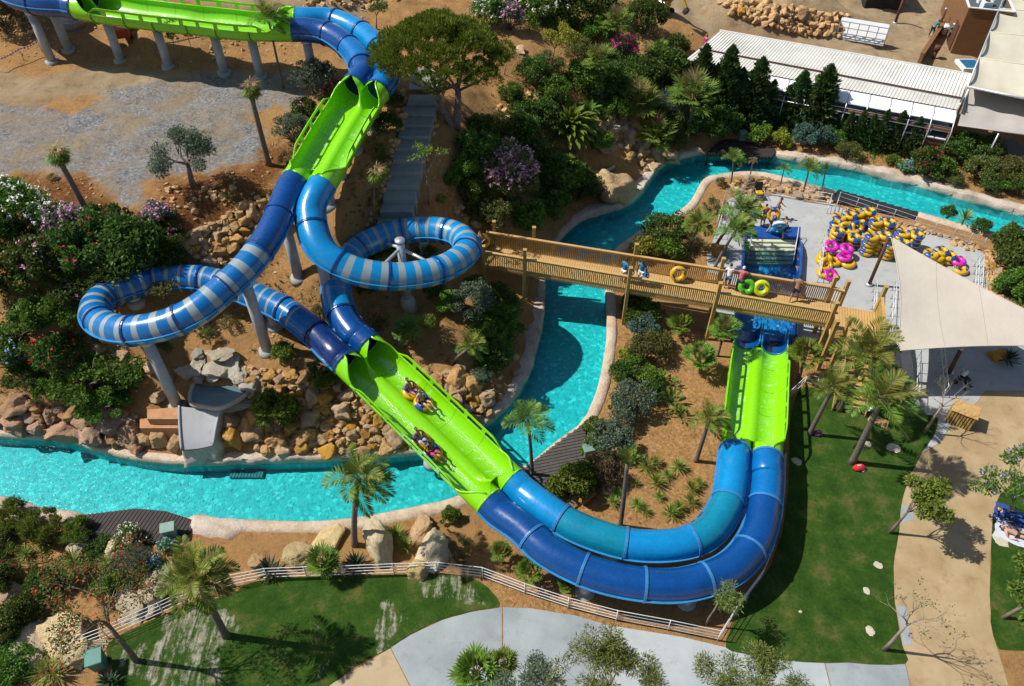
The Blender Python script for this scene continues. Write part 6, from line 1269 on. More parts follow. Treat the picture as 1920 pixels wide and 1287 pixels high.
for a in (('slab',352,698,16,'tan stone at the left rim of the grey pond',(1.3,1,.7)),('slab',372,694,18,'flat tan stone behind the left part of the grey pond',(1.4,1,.6)),('slab',410,690,20,'flat tan stone behind the middle of the grey pond',(1.5,1,.6)),('slab',448,700,18,'flat tan stone behind the right part of the grey pond',(1.4,1,.6)),('slab',470,722,18,'tan stone at the right rim of the grey pond',(1.2,1,.8)),('slab',455,752,22,'long flat stone in front of the grey pond beside the chute',(1.7,.8,.5)),('ochre',432,790,20,'ochre boulder leaning on the right side of the chute',(1,1,1.1)),('ochre',440,820,20,'ochre boulder at the foot of the chute on its right',(1.1,1,.9)),('ochre',330,830,16,'ochre boulder at the foot of the chute on its left',(1,1,.9)),('ochre',300,822,18,'ochre boulder below the terracotta blocks',(1.2,1,.9)),('ochre',270,820,18,'ochre boulder left of the one below the terracotta blocks',(1.2,1,.9)),('pale',715,1018,38,'big pale boulder left of the yuccas on the lower bank',(1,.8,.95)),('pale',812,1030,36,'big pale boulder right of the yuccas on the lower bank',(1,.8,1)),('pale',785,1068,24,'pale boulder in front of the railing between the two lawn parts',(1,1,.8)),('ochre',790,990,22,'brownish boulder behind the two pale ones',(1.2,.9,.6)),('pale',560,1040,26,'pale boulder behind the dark agave',(1.3,.9,.6)),('pale',610,1020,28,'pale flat boulder behind the lower fan palm',(1.4,.9,.45)),('ochre',480,1050,18,'ochre boulder beside the bushy palm crown',(1,1,.7)),
 ('pale',285,1095,44,'long pale rock ledge along the lower left railing',(1.5,.8,.45)),('pale',250,1130,34,'pale rock ledge below the feathery grey bush',(1.5,.8,.4)),('pale',130,1195,46,'broad pale rock in the lower left corner',(1.4,.9,.45)),('pale',165,1215,30,'grey pale rock beside the wheelie bin',(1.4,.9,.45)),('pale',60,1205,34,'pale rock left of the broad one in the corner',(1.3,.9,.4)),('pale',215,1025,22,'pale boulder below the left timber deck',(1.2,.9,.6)),('pale',150,1020,20,'pale boulder among the yuccas',(1.2,.9,.5)),('ochre',20,1110,24,'ochre boulder at the lower left edge',(1,1,.6)),('ochre',30,1140,22,'ochre boulder below the red blooms at the left edge',(1,1,.6)),
 ('orange',1148,356,40,'big orange waterfall boulder beside the far river bend',(1,.8,.8)),('orange',1195,240,28,'tall orange rock above the waterfall basin',(.8,.8,1.2)),('orange',1230,290,20,'orange rock at the water edge of the far bend',(1,.8,.8)),('ochre',1868,668,15,'upright orange boulder under the big sail',(1,1,1.1)),('ochre',1098,925,18,'ochre boulder below the round bright bush',(1.2,1,.6)),('ochre',1075,940,15,'ochre boulder beside the upper blue tube',(1.2,1,.6)),('ochre',1135,915,16,'ochre boulder under the brown green bush',(1,1,.7)),('pale',1490,244,10,'pale stone on the far bank below the conifers',(1,1,.6)),('pale',1462,252,11,'pale stone right of the far cabinet',(1,1,.6)),('ochre',1345,470,18,'ochre boulder by the leaning palms',(1,1,.8)),('ochre',1335,520,15,'ochre boulder behind the footbridge by the palms',(1,1,.7)),('ochre',1072,140,14,'ochre boulder above the banana clump',(1,1,.7)),('ochre',975,95,12,'ochre stone by the yellow tree',(1,1,.7))):
    boulder(a[0],a[1],a[2],a[3],a[4],None,a[5],.3)
# the boulders that show largest stay individuals, the remaining small ones become one mass
FIELD.sort(key=lambda f:-f[3]*(1.0 if f[2]>300 else .8)); KEEP=295-NR
for f in FIELD[:KEEP]: boulder(*f)
REST=FIELD[KEEP:]
def small_boulders():
    V=[];F=[];M=[];kinds=['ochre','pale','pink','orange','slab']
    for kind,x,y,r,l,g_,sq,sink in REST:
        g=gnd(x,y+r*.25); s=r/ppm(x,y,g.z); me=random.choice(RMESH[kind]); a=random.uniform(0,6.28); k=len(V); sx,sy,sz=s*sq[0]*random.uniform(.85,1.2),s*sq[1]*random.uniform(.85,1.2),s*sq[2]; c=Matrix.Rotation(a,3,'Z'); o=g+Vector((0,0,sz*.25))
        for v in me.vertices: q=c@Vector((v.co.x*sx,v.co.y*sy,v.co.z*sz))+o; V.append(q[:])
        F.extend([[i+k for i in p.vertices] for p in me.polygons]); M.extend([kinds.index(kind)]*len(me.polygons))
    me=bpy.data.meshes.new('small_boulders'); me.from_pydata(V,[],F); [me.materials.append(m) for m in(M_ROCK,M_ROCKP,M_ROCKK,M_ROCKO,M_SLAB)]; me.polygons.foreach_set('material_index',M); me.polygons.foreach_set('use_smooth',[True]*len(F)); props(link('rock_rubble',me),'small ochre boulders of the walls, stair edges and banks','boulders',None,'stuff')
small_boulders()
# loose stones: nobody could count them
def rubble():
    bm=bmesh.new(); bmesh.ops.create_icosphere(bm,subdivisions=1,radius=1); bv=np.array([v.co[:] for v in bm.verts]); bf=[[v.index for v in f.verts] for f in bm.faces]; bm.free()
    V=[];F=[]
    spots=[(x,y,r) for x,y,r,k in SMALL]
    for polyg,n,r0,r1 in ((Z_RED,420,1.2,3.6),([(870,200),(1010,260),(980,420),(860,420),(820,300)],160,1.2,3.0),([(560,460),(760,560),(900,690),(860,760),(700,680),(420,640),(330,560)],240,1.1,3.2),([(-10,0),(200,20),(150,100),(-10,120)],160,1.2,3.5),([(560,0),(700,0),(690,60),(570,40)],80,1.2,3),([(0,560),(160,600),(250,700),(0,740)],120,1.2,3.5),(Z_GRAVEL,260,.7,1.5),([(330,60),(560,80),(560,130),(330,120)],90,1.2,4),([(1090,60),(1300,60),(1280,200),(1100,200)],120,1.2,3)):
        xs=[p[0] for p in polyg]; ys=[p[1] for p in polyg]
        for _ in range(n):
            x,y=random.uniform(min(xs),max(xs)),random.uniform(min(ys),max(ys))
            if inpoly([x],[y],polyg)[0]: spots.append((x,y,random.uniform(r0,r1)))
    for x,y,r in spots:
        g=gnd(x,y); s=r/ppm(x,y,g.z); q=bv*(1+rng.normal(0,.16,(len(bv),1)))*s*np.array((rng.uniform(.8,1.4),rng.uniform(.8,1.2),rng.uniform(.5,.9))); a=rng.uniform(0,6.28); q=np.stack([q[:,0]*cos(a)-q[:,1]*sin(a),q[:,0]*sin(a)+q[:,1]*cos(a),q[:,2]],1)+np.array((g.x,g.y,g.z+s*.15)); n=len(V)*0+sum(1 for _ in ())
        k=len(V); V.extend(q.tolist()); F.extend([[i+k for i in f] for f in bf])
    me=bpy.data.meshes.new('rubble'); me.from_pydata(V,[],F); me.materials.append(pmat('loose_stone',(.26,.14,.055),(.56,.40,.21),5,.95,.3,20)); props(link('rubble',me),'loose ochre stones strewn over the slopes and the red soil','rubble',None,'stuff')
rubble()
# low weeds and dry tufts over the bare soil
def weeds(name,polys,n,mat,label,h=.16,w_=.03,per=7):
    C=[];D=[];N=[];L=[]
    for polyg,share in polys:
        xs=[p[0] for p in polyg]; ys=[p[1] for p in polyg]
        for _ in range(int(n*share)):
            x,y=random.uniform(min(xs),max(xs)),random.uniform(min(ys),max(ys))
            if not inpoly([x],[y],polyg)[0]: continue
            g=gnd(x,y); s=random.uniform(.5,1.4)
            for k in range(per):
                d=np.array((random.uniform(-.8,.8),random.uniform(-.8,.8),1.0)); d/=np.linalg.norm(d); l=h*s*random.uniform(.6,1.2); C.append(np.array(g)+d*l*.5+np.array((random.uniform(-.08,.08)*s,random.uniform(-.08,.08)*s,0))); D.append(d); N.append(rng.normal(0,1,3)); L.append(l)
    props(link(name,leaves(name,C,D,N,np.array(L),w_,mat)),label,'weeds',None,'stuff')
HILL=[([(860,200),(1000,120),(1300,60),(1280,220),(1100,300),(980,430),(860,430),(830,300)],.5),([(400,400),(560,430),(760,560),(900,600),(880,700),(560,700),(330,600)],.5),([(-10,560),(250,620),(260,760),(-10,740)],.35),([(690,170),(740,230),(690,430),(640,420)],.2),([(-10,960),(200,1000),(300,1080),(200,1180),(-10,1280)],.5)]
weeds('weeds',HILL,420,G['olive'],'low green weeds scattered over the bare soil of the slopes',.22,.05,9); weeds('dry_weeds',HILL+[(Z_RED,.3)],260,G['drygrass'],'dry straw coloured tufts scattered over the bare soil',.2,.03,8)
def cover(name,polys,n,mat,label,ll=.13,lw=.07,h=.35,clump=.38,per=70):
    """carpet of low plants nobody could count: soft mounds of leaves over the ground"""
    C=[];D=[];N=[]
    for polyg,share in polys:
        xs=[p[0] for p in polyg]; ys=[p[1] for p in polyg]
        for _ in range(int(n*share)):
            x,y=random.uniform(min(xs),max(xs)),random.uniform(min(ys),max(ys))
            if not inpoly([x],[y],polyg)[0]: continue
            g=np.array(gnd(x,y)); s=random.uniform(.6,1.4); o=rdir(per); o[:,2]=np.abs(o[:,2]); q=rng.uniform(.3,1,per)**.5; P=g+o*q[:,None]*np.array((clump*s,clump*s,h*s)); C.append(P); D.append(o+rdir(per)*.8); N.append(rdir(per)+np.array((0,0,.8)))
    C=np.concatenate(C);D=np.concatenate(D);N=np.concatenate(N); k=len(C); props(link(name,leaves(name,C,D,N,ll*rng.uniform(.6,1.3,k),lw*rng.uniform(.6,1.3,k),mat)),label,'ground cover',None,'stuff')
cover('undergrowth',[([(1080,110),(1290,90),(1300,240),(1240,270),(1190,230),(1130,225),(1080,170)],.8),([(960,180),(1060,150),(1080,300),(1000,400),(930,420),(905,330)],.8),([(900,560),(965,570),(965,640),(925,700),(890,690),(880,600)],.4),([(980,0),(1240,0),(1200,70),(1080,80),(980,60)],.5)],150,G['green'],'mixed mid green undergrowth filling the hill between palms and rocks',.16,.08,1.0,.65,170)
cover('undergrowth',[([(860,240),(1000,230),(1080,340),(1040,410),(900,430),(850,330)],.7),([(1040,60),(1280,60),(1280,200),(1060,200)],.7),([(560,560),(700,570),(760,650),(640,660)],.12),([(700,170),(745,180),(725,330),(690,420)],.25)],75,G['olive'],'olive undergrowth scattered over the hill beside the stair and the river',.14,.06,.8,.55,130)
cover('ground_cover',[([(1085,130),(1290,110),(1295,250),(1240,275),(1190,240),(1130,230),(1080,180)],.8),([(985,300),(1110,330),(1100,375),(1040,420),(960,400),(960,320)],.4),([(905,570),(960,570),(965,640),(930,700),(895,690),(890,600)],.35)],230,G['green'],'mid green ground cover filling the gaps between the bushes on the hill')
cover('ground_cover',[([(0,430),(330,430),(335,510),(210,560),(60,600),(0,590)],.9),([(0,600),(130,590),(300,690),(250,760),(150,770),(60,740),(0,720)],.5),([(1420,258),(1560,262),(1760,300),(1900,345),(1900,365),(1700,325),(1560,285),(1420,268)],.35)],200,G['green'],'mid green ground cover under the flowering bushes of the left bank and the far bank')
cover('ground_cover',[([(0,975),(150,1000),(230,1030),(330,1040),(300,1070),(200,1110),(80,1130),(0,1120)],.8),([(0,1200),(60,1190),(80,1287),(0,1290)],.3),([(1380,355),(1420,350),(1330,480),(1290,480),(1330,400)],.2),([(1868,462),(1920,475),(1920,580),(1890,560)],.5)],170,G['olive'],'olive green ground cover of the lower left garden and the deck edges',.12,.05,.3,.34,60)

# ------------------------------------------------------------ swim rings
def ringmat(name,c): return gloss(name,c,.3,.1,.2)
M_RY=ringmat('yellow_vinyl',(.62,.37,.006)); M_RB=ringmat('blue_vinyl',(.008,.075,.34)); M_RP=ringmat('pink_vinyl',(.70,.025,.40)); M_RV=ringmat('violet_vinyl',(.13,.03,.46)); M_RG=ringmat('green_vinyl',(.08,.46,.02)); M_RL=ringmat('lime_vinyl',(.50,.60,.01)); M_RC=ringmat('light_blue_vinyl',(.03,.30,.56)); M_RW=ringmat('white_vinyl',(.62,.66,.66)); M_HAND=NT('ring_handle'); M_HAND.color((.02,.02,.025)); M_HAND=M_HAND.m
RR,Rr=.325,.168
def torus(m,cx_,pat,mats_off=0):
    U,Vn=40,16; vs=[];n=len(m.v)
    for i in range(U):
        a=2*pi*i/U
        for j in range(Vn):
            b=2*pi*j/Vn; R=RR+Rr*cos(b); vs.append((cx_+R*cos(a),R*sin(a),Rr*.95*sin(b)))
    m.v+=vs
    for i in range(U):
        for j in range(Vn):
            q=(n+i*Vn+j,n+((i+1)%U)*Vn+j,n+((i+1)%U)*Vn+(j+1)%Vn,n+i*Vn+(j+1)%Vn); m.f.append(q); m.m.append(pat(2*pi*(i+.5)/U,2*pi*(j+.5)/Vn)); m.sm.append(True)
def pat_patch(n,wid,top=True,ph=0): return lambda a,b: 1 if (((a+ph)*n/(2*pi))%1.0<wid and sin(b)>.05 and (b<pi*.93)) else 0
def pat_swirl(a,b): return 1 if abs(((b-.9+.5*sin(3*a))%(2*pi))-.5)<.28 and (a*2/(2*pi))%1<.7 else 0
def ring_mesh(kind):
    m=MB()
    if kind=='double': torus(m,-.42,pat_patch(2,.36,True,.3)); torus(m,.42,pat_patch(2,.36,True,1.9))
    elif kind=='green': torus(m,-.42,lambda a,b:0); torus(m,.42,lambda a,b:1)
    elif kind=='bluedouble': torus(m,-.42,lambda a,b:0); torus(m,.42,lambda a,b:1 if sin(b)>-.2 else 0)
    elif kind=='single': torus(m,0,pat_swirl)
    elif kind=='plain': torus(m,0,lambda a,b:0)
    mats={'double':[M_RY,M_RB],'green':[M_RG,M_RL],'bluedouble':[M_RC,M_RW],'single':[M_RY,M_RB],'plain':[M_RY]}[kind]
    return m.mesh('swim_ring',mats)
def handle_mesh():
    m=MB(); m.tube([(0,-.09,0),(0,-.07,.045),(0,.07,.045),(0,.09,0)],.028,6); return m.mesh('handle',M_HAND)
HM_=handle_mesh(); RM={k:ring_mesh(k) for k in('double','green','bluedouble','single','plain')}; RM['pink']=RM['single'].copy(); RM['pink'].materials[0]=M_RP; RM['pink'].materials[1]=M_RV
def ring(kind,p,rz,label,group=None,tilt=(0,0),name=None):
    dbl=kind in('double','green','bluedouble'); o=link(name or ('double_swim_ring' if dbl else 'swim_ring'),RM[kind],None,p,(tilt[0],tilt[1],rz)); props(o,label,'swim ring',group)
    spots=[(s*.42+RR*cos(a)*s,RR*sin(a),a) for s in(-1,1) for a in(.9,-.9)] if dbl else [(RR*cos(a),RR*sin(a),a) for a in(.3,3.4)]
    for x,y,a in spots: h=link('handle',HM_,o,(x,y,Rr*.9),(0,0,a))
    return o
def stack(px,py,n,rz,kinds,what,grp='yellow and blue double rings stacked on the concrete deck',lab=None):
    b=at(px,py,LOW+.02)
    for i in range(n):
        k=kinds[min(i,len(kinds)-1)]; top=i==n-1
        l={'double':'yellow and blue double ring','single':'yellow ring with blue swirl','pink':'pink and violet ring','plain':'plain yellow ring'}[k]
        pos='topmost in' if top else ('lowest in' if i==0 else ('second up in' if i==1 else ('third up in' if i==2 else 'fourth up in')))
        ring(k,b+Vector((random.uniform(-.05,.05),random.uniform(-.04,.04),Rr+i*Rr*1.85)),rz+random.uniform(-.12,.12),l+', '+pos+' '+what,None if k!='double' else grp)
stack(1562,452,4,radians(75),['double'],'the stack nearest the pool side')
stack(1579,424,3,radians(20),['double'],'the stack at the back left')
stack(1612,416,3,radians(10),['double'],'the back stack by the railing')
stack(1592,456,3,radians(85),['double'],'the stack right of the pink rings')
stack(1634,474,5,radians(4),['double'],'the tall front stack in the middle')
stack(1648,434,3,radians(-14),['double'],'the stack at the back in the middle')
stack(1695,464,4,radians(-16),['double'],'the stack beside the sail tip')
stack(1672,482,4,radians(6),['double'],'the front stack behind the sail pole')
stack(1600,432,2,radians(30),['double'],'the short stack in the middle of the rings')
ring('double',at(1596,428,1.15),radians(10),'yellow and blue double ring propped up facing the pool on top of the stacks',None,(radians(52),0))
stack(1549,488,1,radians(15),['double'],'the loose rings left of the pinks') if False else None
ring('pink',at(1559,462,.95),0,'pink ring lying highest on the left yellow stack','pink rings',(radians(18),0)); ring('pink',at(1588,467,.85),0.5,'pink ring just right of the highest pink one','pink rings',(radians(12),.1)); ring('pink',at(1583,482,.62),1.1,'pink ring resting on a yellow one in front','pink rings',(radians(-6),.05)); ring('pink',at(1558,516,.36),.4,'pink ring lowest and nearest the bridge','pink rings',(radians(24),0))
stack(1589,494,1,.3,['plain'],'the pair under the front pink ring') if False else ring('plain',at(1590,494,LOW+.17),.3,'plain yellow ring under the front pink ring')
ring('single',at(1547,483,.5),.2,'yellow ring with dark swirl left of the pinks',None,(radians(20),0)); ring('plain',at(1549,496,.35),.2,'plain yellow ring leaning between two pink rings',None,(radians(38),0)); ring('plain',at(1543,488,LOW+.17),.2,'yellow ring at the very left edge of the pile'); ring('plain',at(1545,512,LOW+.17),.2,'plain yellow ring half hidden by the lowest pink one'); ring('plain',at(1564,490,LOW+.17),.9,'plain yellow ring on the ground amid the pink ones')
stack(1764,492,2,radians(8),['double'],'the separate group by the right barrier'); ring('double',at(1756,474,.85),radians(18),'yellow and blue double ring on top of the separate right group')
ring('single',at(1801,506,LOW+.18),2.2,'yellow swirl ring under the lone pink ring',None); ring('pink',at(1797,490,.52),.6,'lone pink ring by the right barrier','pink rings')
ring('single',at(1272,514,DZ+.56),radians(-6),'yellow ring with dark swirl leaning upright on the footbridge rail',None,(radians(66),0))
ring('green',at(1414,539,DZ+.55),radians(-9),'green and lime double ring standing upright on the footbridge',None,(radians(64),0))
# ------------------------------------------------------------ people
def skin_mat(name,c): return pmat(name,tuple(x*.85 for x in c),c,3,.55,0,world=False)
SKIN={'fair':skin_mat('fair_skin',(.52,.29,.19)),'tan':skin_mat('tanned_skin',(.36,.18,.10)),'brown':skin_mat('brown_skin',(.17,.085,.05))}
def cloth(name,c): return pmat(name,tuple(x*.8 for x in c),c,6,.85,.15,14,world=False)
CL_={'white':cloth('white_cloth',(.74,.76,.78)),'coral':cloth('coral_cloth',(.62,.13,.14)),'black':cloth('black_cloth',(.015,.015,.018)),'dark':cloth('charcoal_cloth',(.05,.045,.045)),'denim':cloth('denim_cloth',(.05,.09,.17)),'blue':cloth('bright_blue_cloth',(.01,.20,.42)),'teal':cloth('teal_cloth',(.01,.24,.26)),'navy':cloth('navy_cloth',(.012,.018,.05)),'pink':cloth('pink_cloth',(.66,.04,.24)),'purple':cloth('plum_cloth',(.20,.05,.16)),'lblue':cloth('pale_blue_cloth',(.35,.48,.66)),'royal':cloth('royal_blue_cloth',(.015,.06,.24)),'red':cloth('red_cloth',(.55,.02,.02))}
M_HAIR=pmat('dark_hair',(.010,.007,.005),(.03,.02,.014),9,.7,world=False); M_HAIRB=pmat('brown_hair',(.05,.03,.015),(.10,.06,.03),9,.7,world=False); M_EYE=NT('eye_dark'); M_EYE.color((.01,.01,.01)); M_EYE=M_EYE.m; M_LIP=pmat('lips',(.30,.10,.08),(.36,.13,.10),3,.5,world=False)
def ik(a,b,l1,l2,pole):
    a=Vector(a);b=Vector(b);d=b-a;L=d.length
    if L>(l1+l2)*.998: b=a+d*((l1+l2)*.998/L); d=b-a; L=d.length
    x=d/L; p=Vector(pole)-x*Vector(pole).dot(x); p=p.normalized() if p.length>1e-4 else Vector((0,0,1)); u=(l1*l1-l2*l2+L*L)/(2*L); h=math.sqrt(max(0,l1*l1-u*u)); return a+x*u+p*h, b
def skinned(name,V,E,R,root,mats,sub=2):
    me=bpy.data.meshes.new(name); me.from_pydata([tuple(v) for v in V],E,[]); o=bpy.data.objects.new(name,me); col.objects.link(o); md=o.modifiers.new('s','SKIN'); md.use_smooth_shade=True
    for i,r in enumerate(R): me.skin_vertices[0].data[i].radius=(r,r) if not isinstance(r,tuple) else r
    for i in range(len(V)): me.skin_vertices[0].data[i].use_root=(i==root)
    ss=o.modifiers.new('u','SUBSURF'); ss.levels=sub; ss.render_levels=sub
    dg=bpy.context.evaluated_depsgraph_get(); dg.update(); m2=bpy.data.meshes.new_from_object(o.evaluated_get(dg)); bpy.data.objects.remove(o); bpy.data.meshes.remove(me); m2.name=name; m2.materials.clear()
    for m in mats: m2.materials.append(m)
    m2.polygons.foreach_set('use_smooth',[True]*len(m2.polygons)); return m2
def person(loc,rz,label,pelvis,torso,look,wr,an,shirt=None,sleeve=.45,bottom='black',leg=.5,skin='tan',hair='dark',cap=None,poleL=(0,1,.2),poleA=(0,-1,-.4),scale=1.0,group=None,curl=.6,cat='person',pitch=0,shoes=False):
    """figure facing local +y. pelvis: point; torso, look: directions; wr, an: wrist and ankle points (right, left)"""
    e=empty('person',loc,label,cat,group,rz); e.scale=(scale,)*3; e.rotation_euler=(pitch,0,rz)
    P=Vector(pelvis); T=Vector(torso).normalized(); X=Vector((1,0,0)); F_=X.cross(T)*-1; F_=T.cross(X)*-1
    fwd=Vector((0,1,0))-T*T.y; fwd=fwd.normalized() if fwd.length>.2 else Vector((0,0,1))
    wa=P+T*.16; ch=P+T*.36; nk=P+T*.53; ne=nk+(T*.7+Vector(look)*.25).normalized()*.07; V=[P,wa,ch,nk,ne]; R=[(.135,.105),(.12,.092),(.15,.105),(.085,.07),.052]; E=[(0,1),(1,2),(2,3),(3,4)]
    def add(p,r,par): V.append(Vector(p)); R.append(r); E.append((par,len(V)-1)); return len(V)-1
    J={}
    for s,w_,k in((1,wr[0],'r'),(-1,wr[1],'l')):
        sh=P+T*.475+X*(s*.185); el,w2=ik(sh,w_,.29,.255,Vector((poleA[0]+s*.45,poleA[1],poleA[2]))); a=add(sh,.062,3); b=add(sh.lerp(el,.5),.050,a); c=add(el,.041,b); d_=add(el.lerp(w2,.35),.040,c); w3=add(w2,.027,d_)
        hd=(w2-el).normalized(); pm=add(w2+hd*.055,(.042,.024),w3); J['el'+k]=el; J['sh'+k]=sh; J['w'+k]=w2
        side=hd.cross(fwd if abs(hd.dot(fwd))<.9 else T).normalized(); dn=(hd.cross(side)).normalized()*-1
        J['hand'+k]=(w2+hd*.075,hd,side,dn)
    for s,a_,k in((1,an[0],'r'),(-1,an[1],'l')):
        hp=P+X*(s*.095)-T*.03; kn,a2=ik(hp,a_,.44,.42,Vector(poleL)+Vector((s*.18,0,0))); h=add(hp,.092,0); t=add(hp.lerp(kn,.5),.078,h); n=add(kn,.056,t); c=add(kn.lerp(a2,.35),.056,n); m=add(a2,.037,c); sh=(a2-kn).normalized(); ft=fwd-sh*fwd.dot(sh); 
        if ft.length<.3: ft=Vector((0,0,1))-sh*sh.z
        ft.normalize(); hl=add(a2+sh*.035-ft*.035,.034,m); to=add(a2+sh*.05+ft*.09,(.042,.027),m); to2=add(a2+sh*.055+ft*.17,(.036,.018),to); J['k'+k]=kn; J['a'+k]=a2; J['h'+k]=hp; J['ft'+k]=(a2+sh*.05+ft*.07,ft)
    body=skinned('body',V,E,R,0,[SKIN[skin],M_EYE,M_LIP])
    # head and fingers join the body mesh
    bm=bmesh.new(); bm.from_mesh(body)
    hc=ne+(T*.75+Vector(look)*.3).normalized()*.115; L_=Vector(look).normalized(); hu=(T-L_*T.dot(L_)*.8).normalized(); L_=(L_-hu*L_.dot(hu)).normalized(); hx=L_.cross(hu)
    def blob(c,rx,ry,rz_,mi,seg=12):
        r=bmesh.ops.create_uvsphere(bm,u_segments=seg,v_segments=max(6,seg*2//3),radius=1)
        for v in r['verts']:
            q=v.co.copy(); k=1.0
            if mi==0 and seg>14: k=1-.16*max(0,-q.z)
            v.co=c+hx*q.x*rx*k+L_*q.y*ry*k+hu*q.z*rz_
        for f in {f for v in r['verts'] for f in v.link_faces}: f.material_index=mi; f.smooth=True
    blob(hc,.076,.092,.115,0,18); blob(hc+L_*.098-hu*.018,.014,.022,.026,0,8); blob(hc+L_*.078-hu*.058,.024,.012,.008,2,8)
    for s in(-1,1): blob(hc+hx*s*.03+L_*.082+hu*.012,.010,.008,.007,1,8); blob(hc+hx*s*.077-hu*.008,.010,.022,.030,0,8)
    mbf=MB()
    for k in 'rl':
        c,hd,side,dn=J['hand'+k]; sg=1 if k=='r' else -1
        for i,(off,l) in enumerate(((-.027,.070),(-.009,.080),(.009,.075),(.027,.058))):
            b=c+side*off; d1=(hd*(1-curl*.3)+dn*curl*.4).normalized(); d2=(hd*(1-curl*.8)+dn*curl).normalized(); mbf.tube([b-hd*.02,b+d1*l*.5,b+d1*l*.5+d2*l*.3,b+d1*l*.5+d2*l*.5],[.0095,.0088,.008,.006],6)
        b=c-hd*.045-side*.03; mbf.tube([b,b-side*.02+hd*.03,b-side*.018+hd*.055+dn*.01],[.011,.010,.008],6)
    n0=[bm.verts.new(v) for v in mbf.v]
    for f in mbf.f:
        try: q=bm.faces.new([n0[i] for i in f]); q.smooth=True
        except ValueError: pass
    bm.to_mesh(body); bm.free(); link('body',body,e)
    def garment(name,ids,mat,grow_):
        vs=[];es=[];rs=[]
        for (p,r,par) in ids: vs.append(p); rs.append(tuple(x+grow_ for x in r) if isinstance(r,tuple) else r+grow_); 
        es=[(par,i) for i,(p,r,par) in enumerate(ids) if par is not None]
        link(name,skinned(name,vs,es,rs,0,[mat]),e)
    if shirt:
        ids=[(P+T*.02,(.135,.108),None),(wa,(.125,.098),0),(ch,(.152,.108),1),(P+T*.50,(.085,.07),2)]
        for k in 'rl': ids.append((J['sh'+k],.064,3)); i=len(ids)-1; ids.append((J['sh'+k].lerp(J['el'+k],.6 if sleeve<.9 else 1),.052,i)); 
        if sleeve>=.9:
            for q,k in enumerate('rl'): ids.append((J['el'+k].lerp(J['w'+k],.85),.036,5+2*q))
        garment('shirt',ids,CL_[shirt],.017)
    if bottom:
        ids=[(P+T*.05,(.132,.105),None)]
        for k in 'rl': ids.append((J['h'+k],.093,0)); i=len(ids)-1; ids.append((J['h'+k].lerp(J['k'+k],min(1,leg)),.080 if leg<1 else .060,i)); 
        if leg>1:
            for q,k in enumerate('rl'): ids.append((J['k'+k].lerp(J['a'+k],.9),.042,2+2*q))
        garment('trousers' if leg>1 else 'shorts',ids,CL_[bottom],.017)
    if shoes:
        m=MB()
        for k in 'rl':
            c,ft=J['ft'+k]; m.tube([c-ft*.11,c-ft*.03,c+ft*.06,c+ft*.125],[.035,.046,.046,.030],8)
        m.obj('shoes',CL_['dark'] if shoes is True else CL_[shoes],e)
    bm=bmesh.new(); r=bmesh.ops.create_uvsphere(bm,u_segments=16,v_segments=10,radius=1); 
    for v in list(bm.verts):
        q=v.co
        if q.y>.45 and q.z<.45 or q.z<-.55: bm.verts.remove(v)
    for v in bm.verts: q=v.co.copy(); v.co=hc+hx*q.x*.084+L_*(q.y*.099-.008)+hu*(q.z*.122+.008)
    hm=bpy.data.meshes.new('hair'); bm.to_mesh(hm); bm.free(); hm.materials.append(CL_[cap] if cap else (M_HAIR if hair=='dark' else M_HAIRB)); hm.polygons.foreach_set('use_smooth',[True]*len(hm.polygons)); link('cap' if cap else 'hair',hm,e)
    if cap: m=MB(); m.box(hc+L_*.125+hu*.05,(.12,.10,.012),Matrix((hx,L_,hu)).transposed(),0,.005); m.obj('peak',CL_[cap],e)
    return e
UPR=(0,.04,1); AN=((.10,0,.075),(-.10,0,.075))
def stander(px,py,z,rz,label,**k):
    d=dict(pelvis=(0,0,.93),torso=UPR,look=(0,1,-.15),wr=((.26,.05,.90),(-.26,.08,.90)),an=AN); d.update(k); return person(at(px,py,z),rz,label,**d)
dk=DZ+.03
brz=math.atan2(fd.y,fd.x)
lean=dict(torso=(0,.35,1),wr=((.22,.52,1.05),(-.22,.52,1.05)),pelvis=(0,-.05,.91),look=(0,1,-.5))
stander(1361,541,dk,brz,'man in a white t-shirt and blue shorts leaning on the footbridge rail',shirt='white',bottom='denim',leg=.85,**lean)
stander(1383,546,dk,brz-.15,'man in a coral t-shirt and white cap leaning on the footbridge rail',shirt='coral',bottom='dark',leg=1.5,cap='white',shoes=True,**lean)
stander(1487,563,dk,brz,'bare chested man in black shorts leaning on the footbridge rail',bottom='black',leg=.7,skin='tan',pelvis=(0,-.05,.91),torso=(0,.35,1),wr=((.25,.55,1.05),(-.22,.52,1.05)),look=(0,1,-.5),an=((.20,-.05,.075),(-.22,-.30,.09)))
stander(1168,529,dk,brz-.6,'adult in a blue t-shirt standing left of the bridge post',shirt='blue',bottom='white',leg=.8,skin='brown')
stander(1180,532,dk,brz+.5,'child in a blue t-shirt beside the left adult on the footbridge',shirt='blue',bottom='white',leg=.8,skin='brown',scale=.72)
stander(1200,531,dk,brz+2.9,'adult in a blue t-shirt right of the bridge post',shirt='blue',bottom='white',leg=.8,skin='brown')
stander(1208,536,dk,brz+2.6,'child in a blue t-shirt in front of the right adult on the footbridge',shirt='blue',bottom='blue',leg=.8,skin='brown',scale=.74)
stander(903,474,dk,brz+2.9,'person at the left end of the footbridge behind an upright yellow ring',bottom='navy',leg=.7,skin='fair',wr=((.24,.25,1.1),(-.24,.25,1.1)))
ring('plain',at(904,448,DZ+1.0)+Vector((0,-.12,-.1)),radians(0),'plain yellow ring held upright at the left end of the footbridge',None,(radians(75),0))
pz=LOW+.04
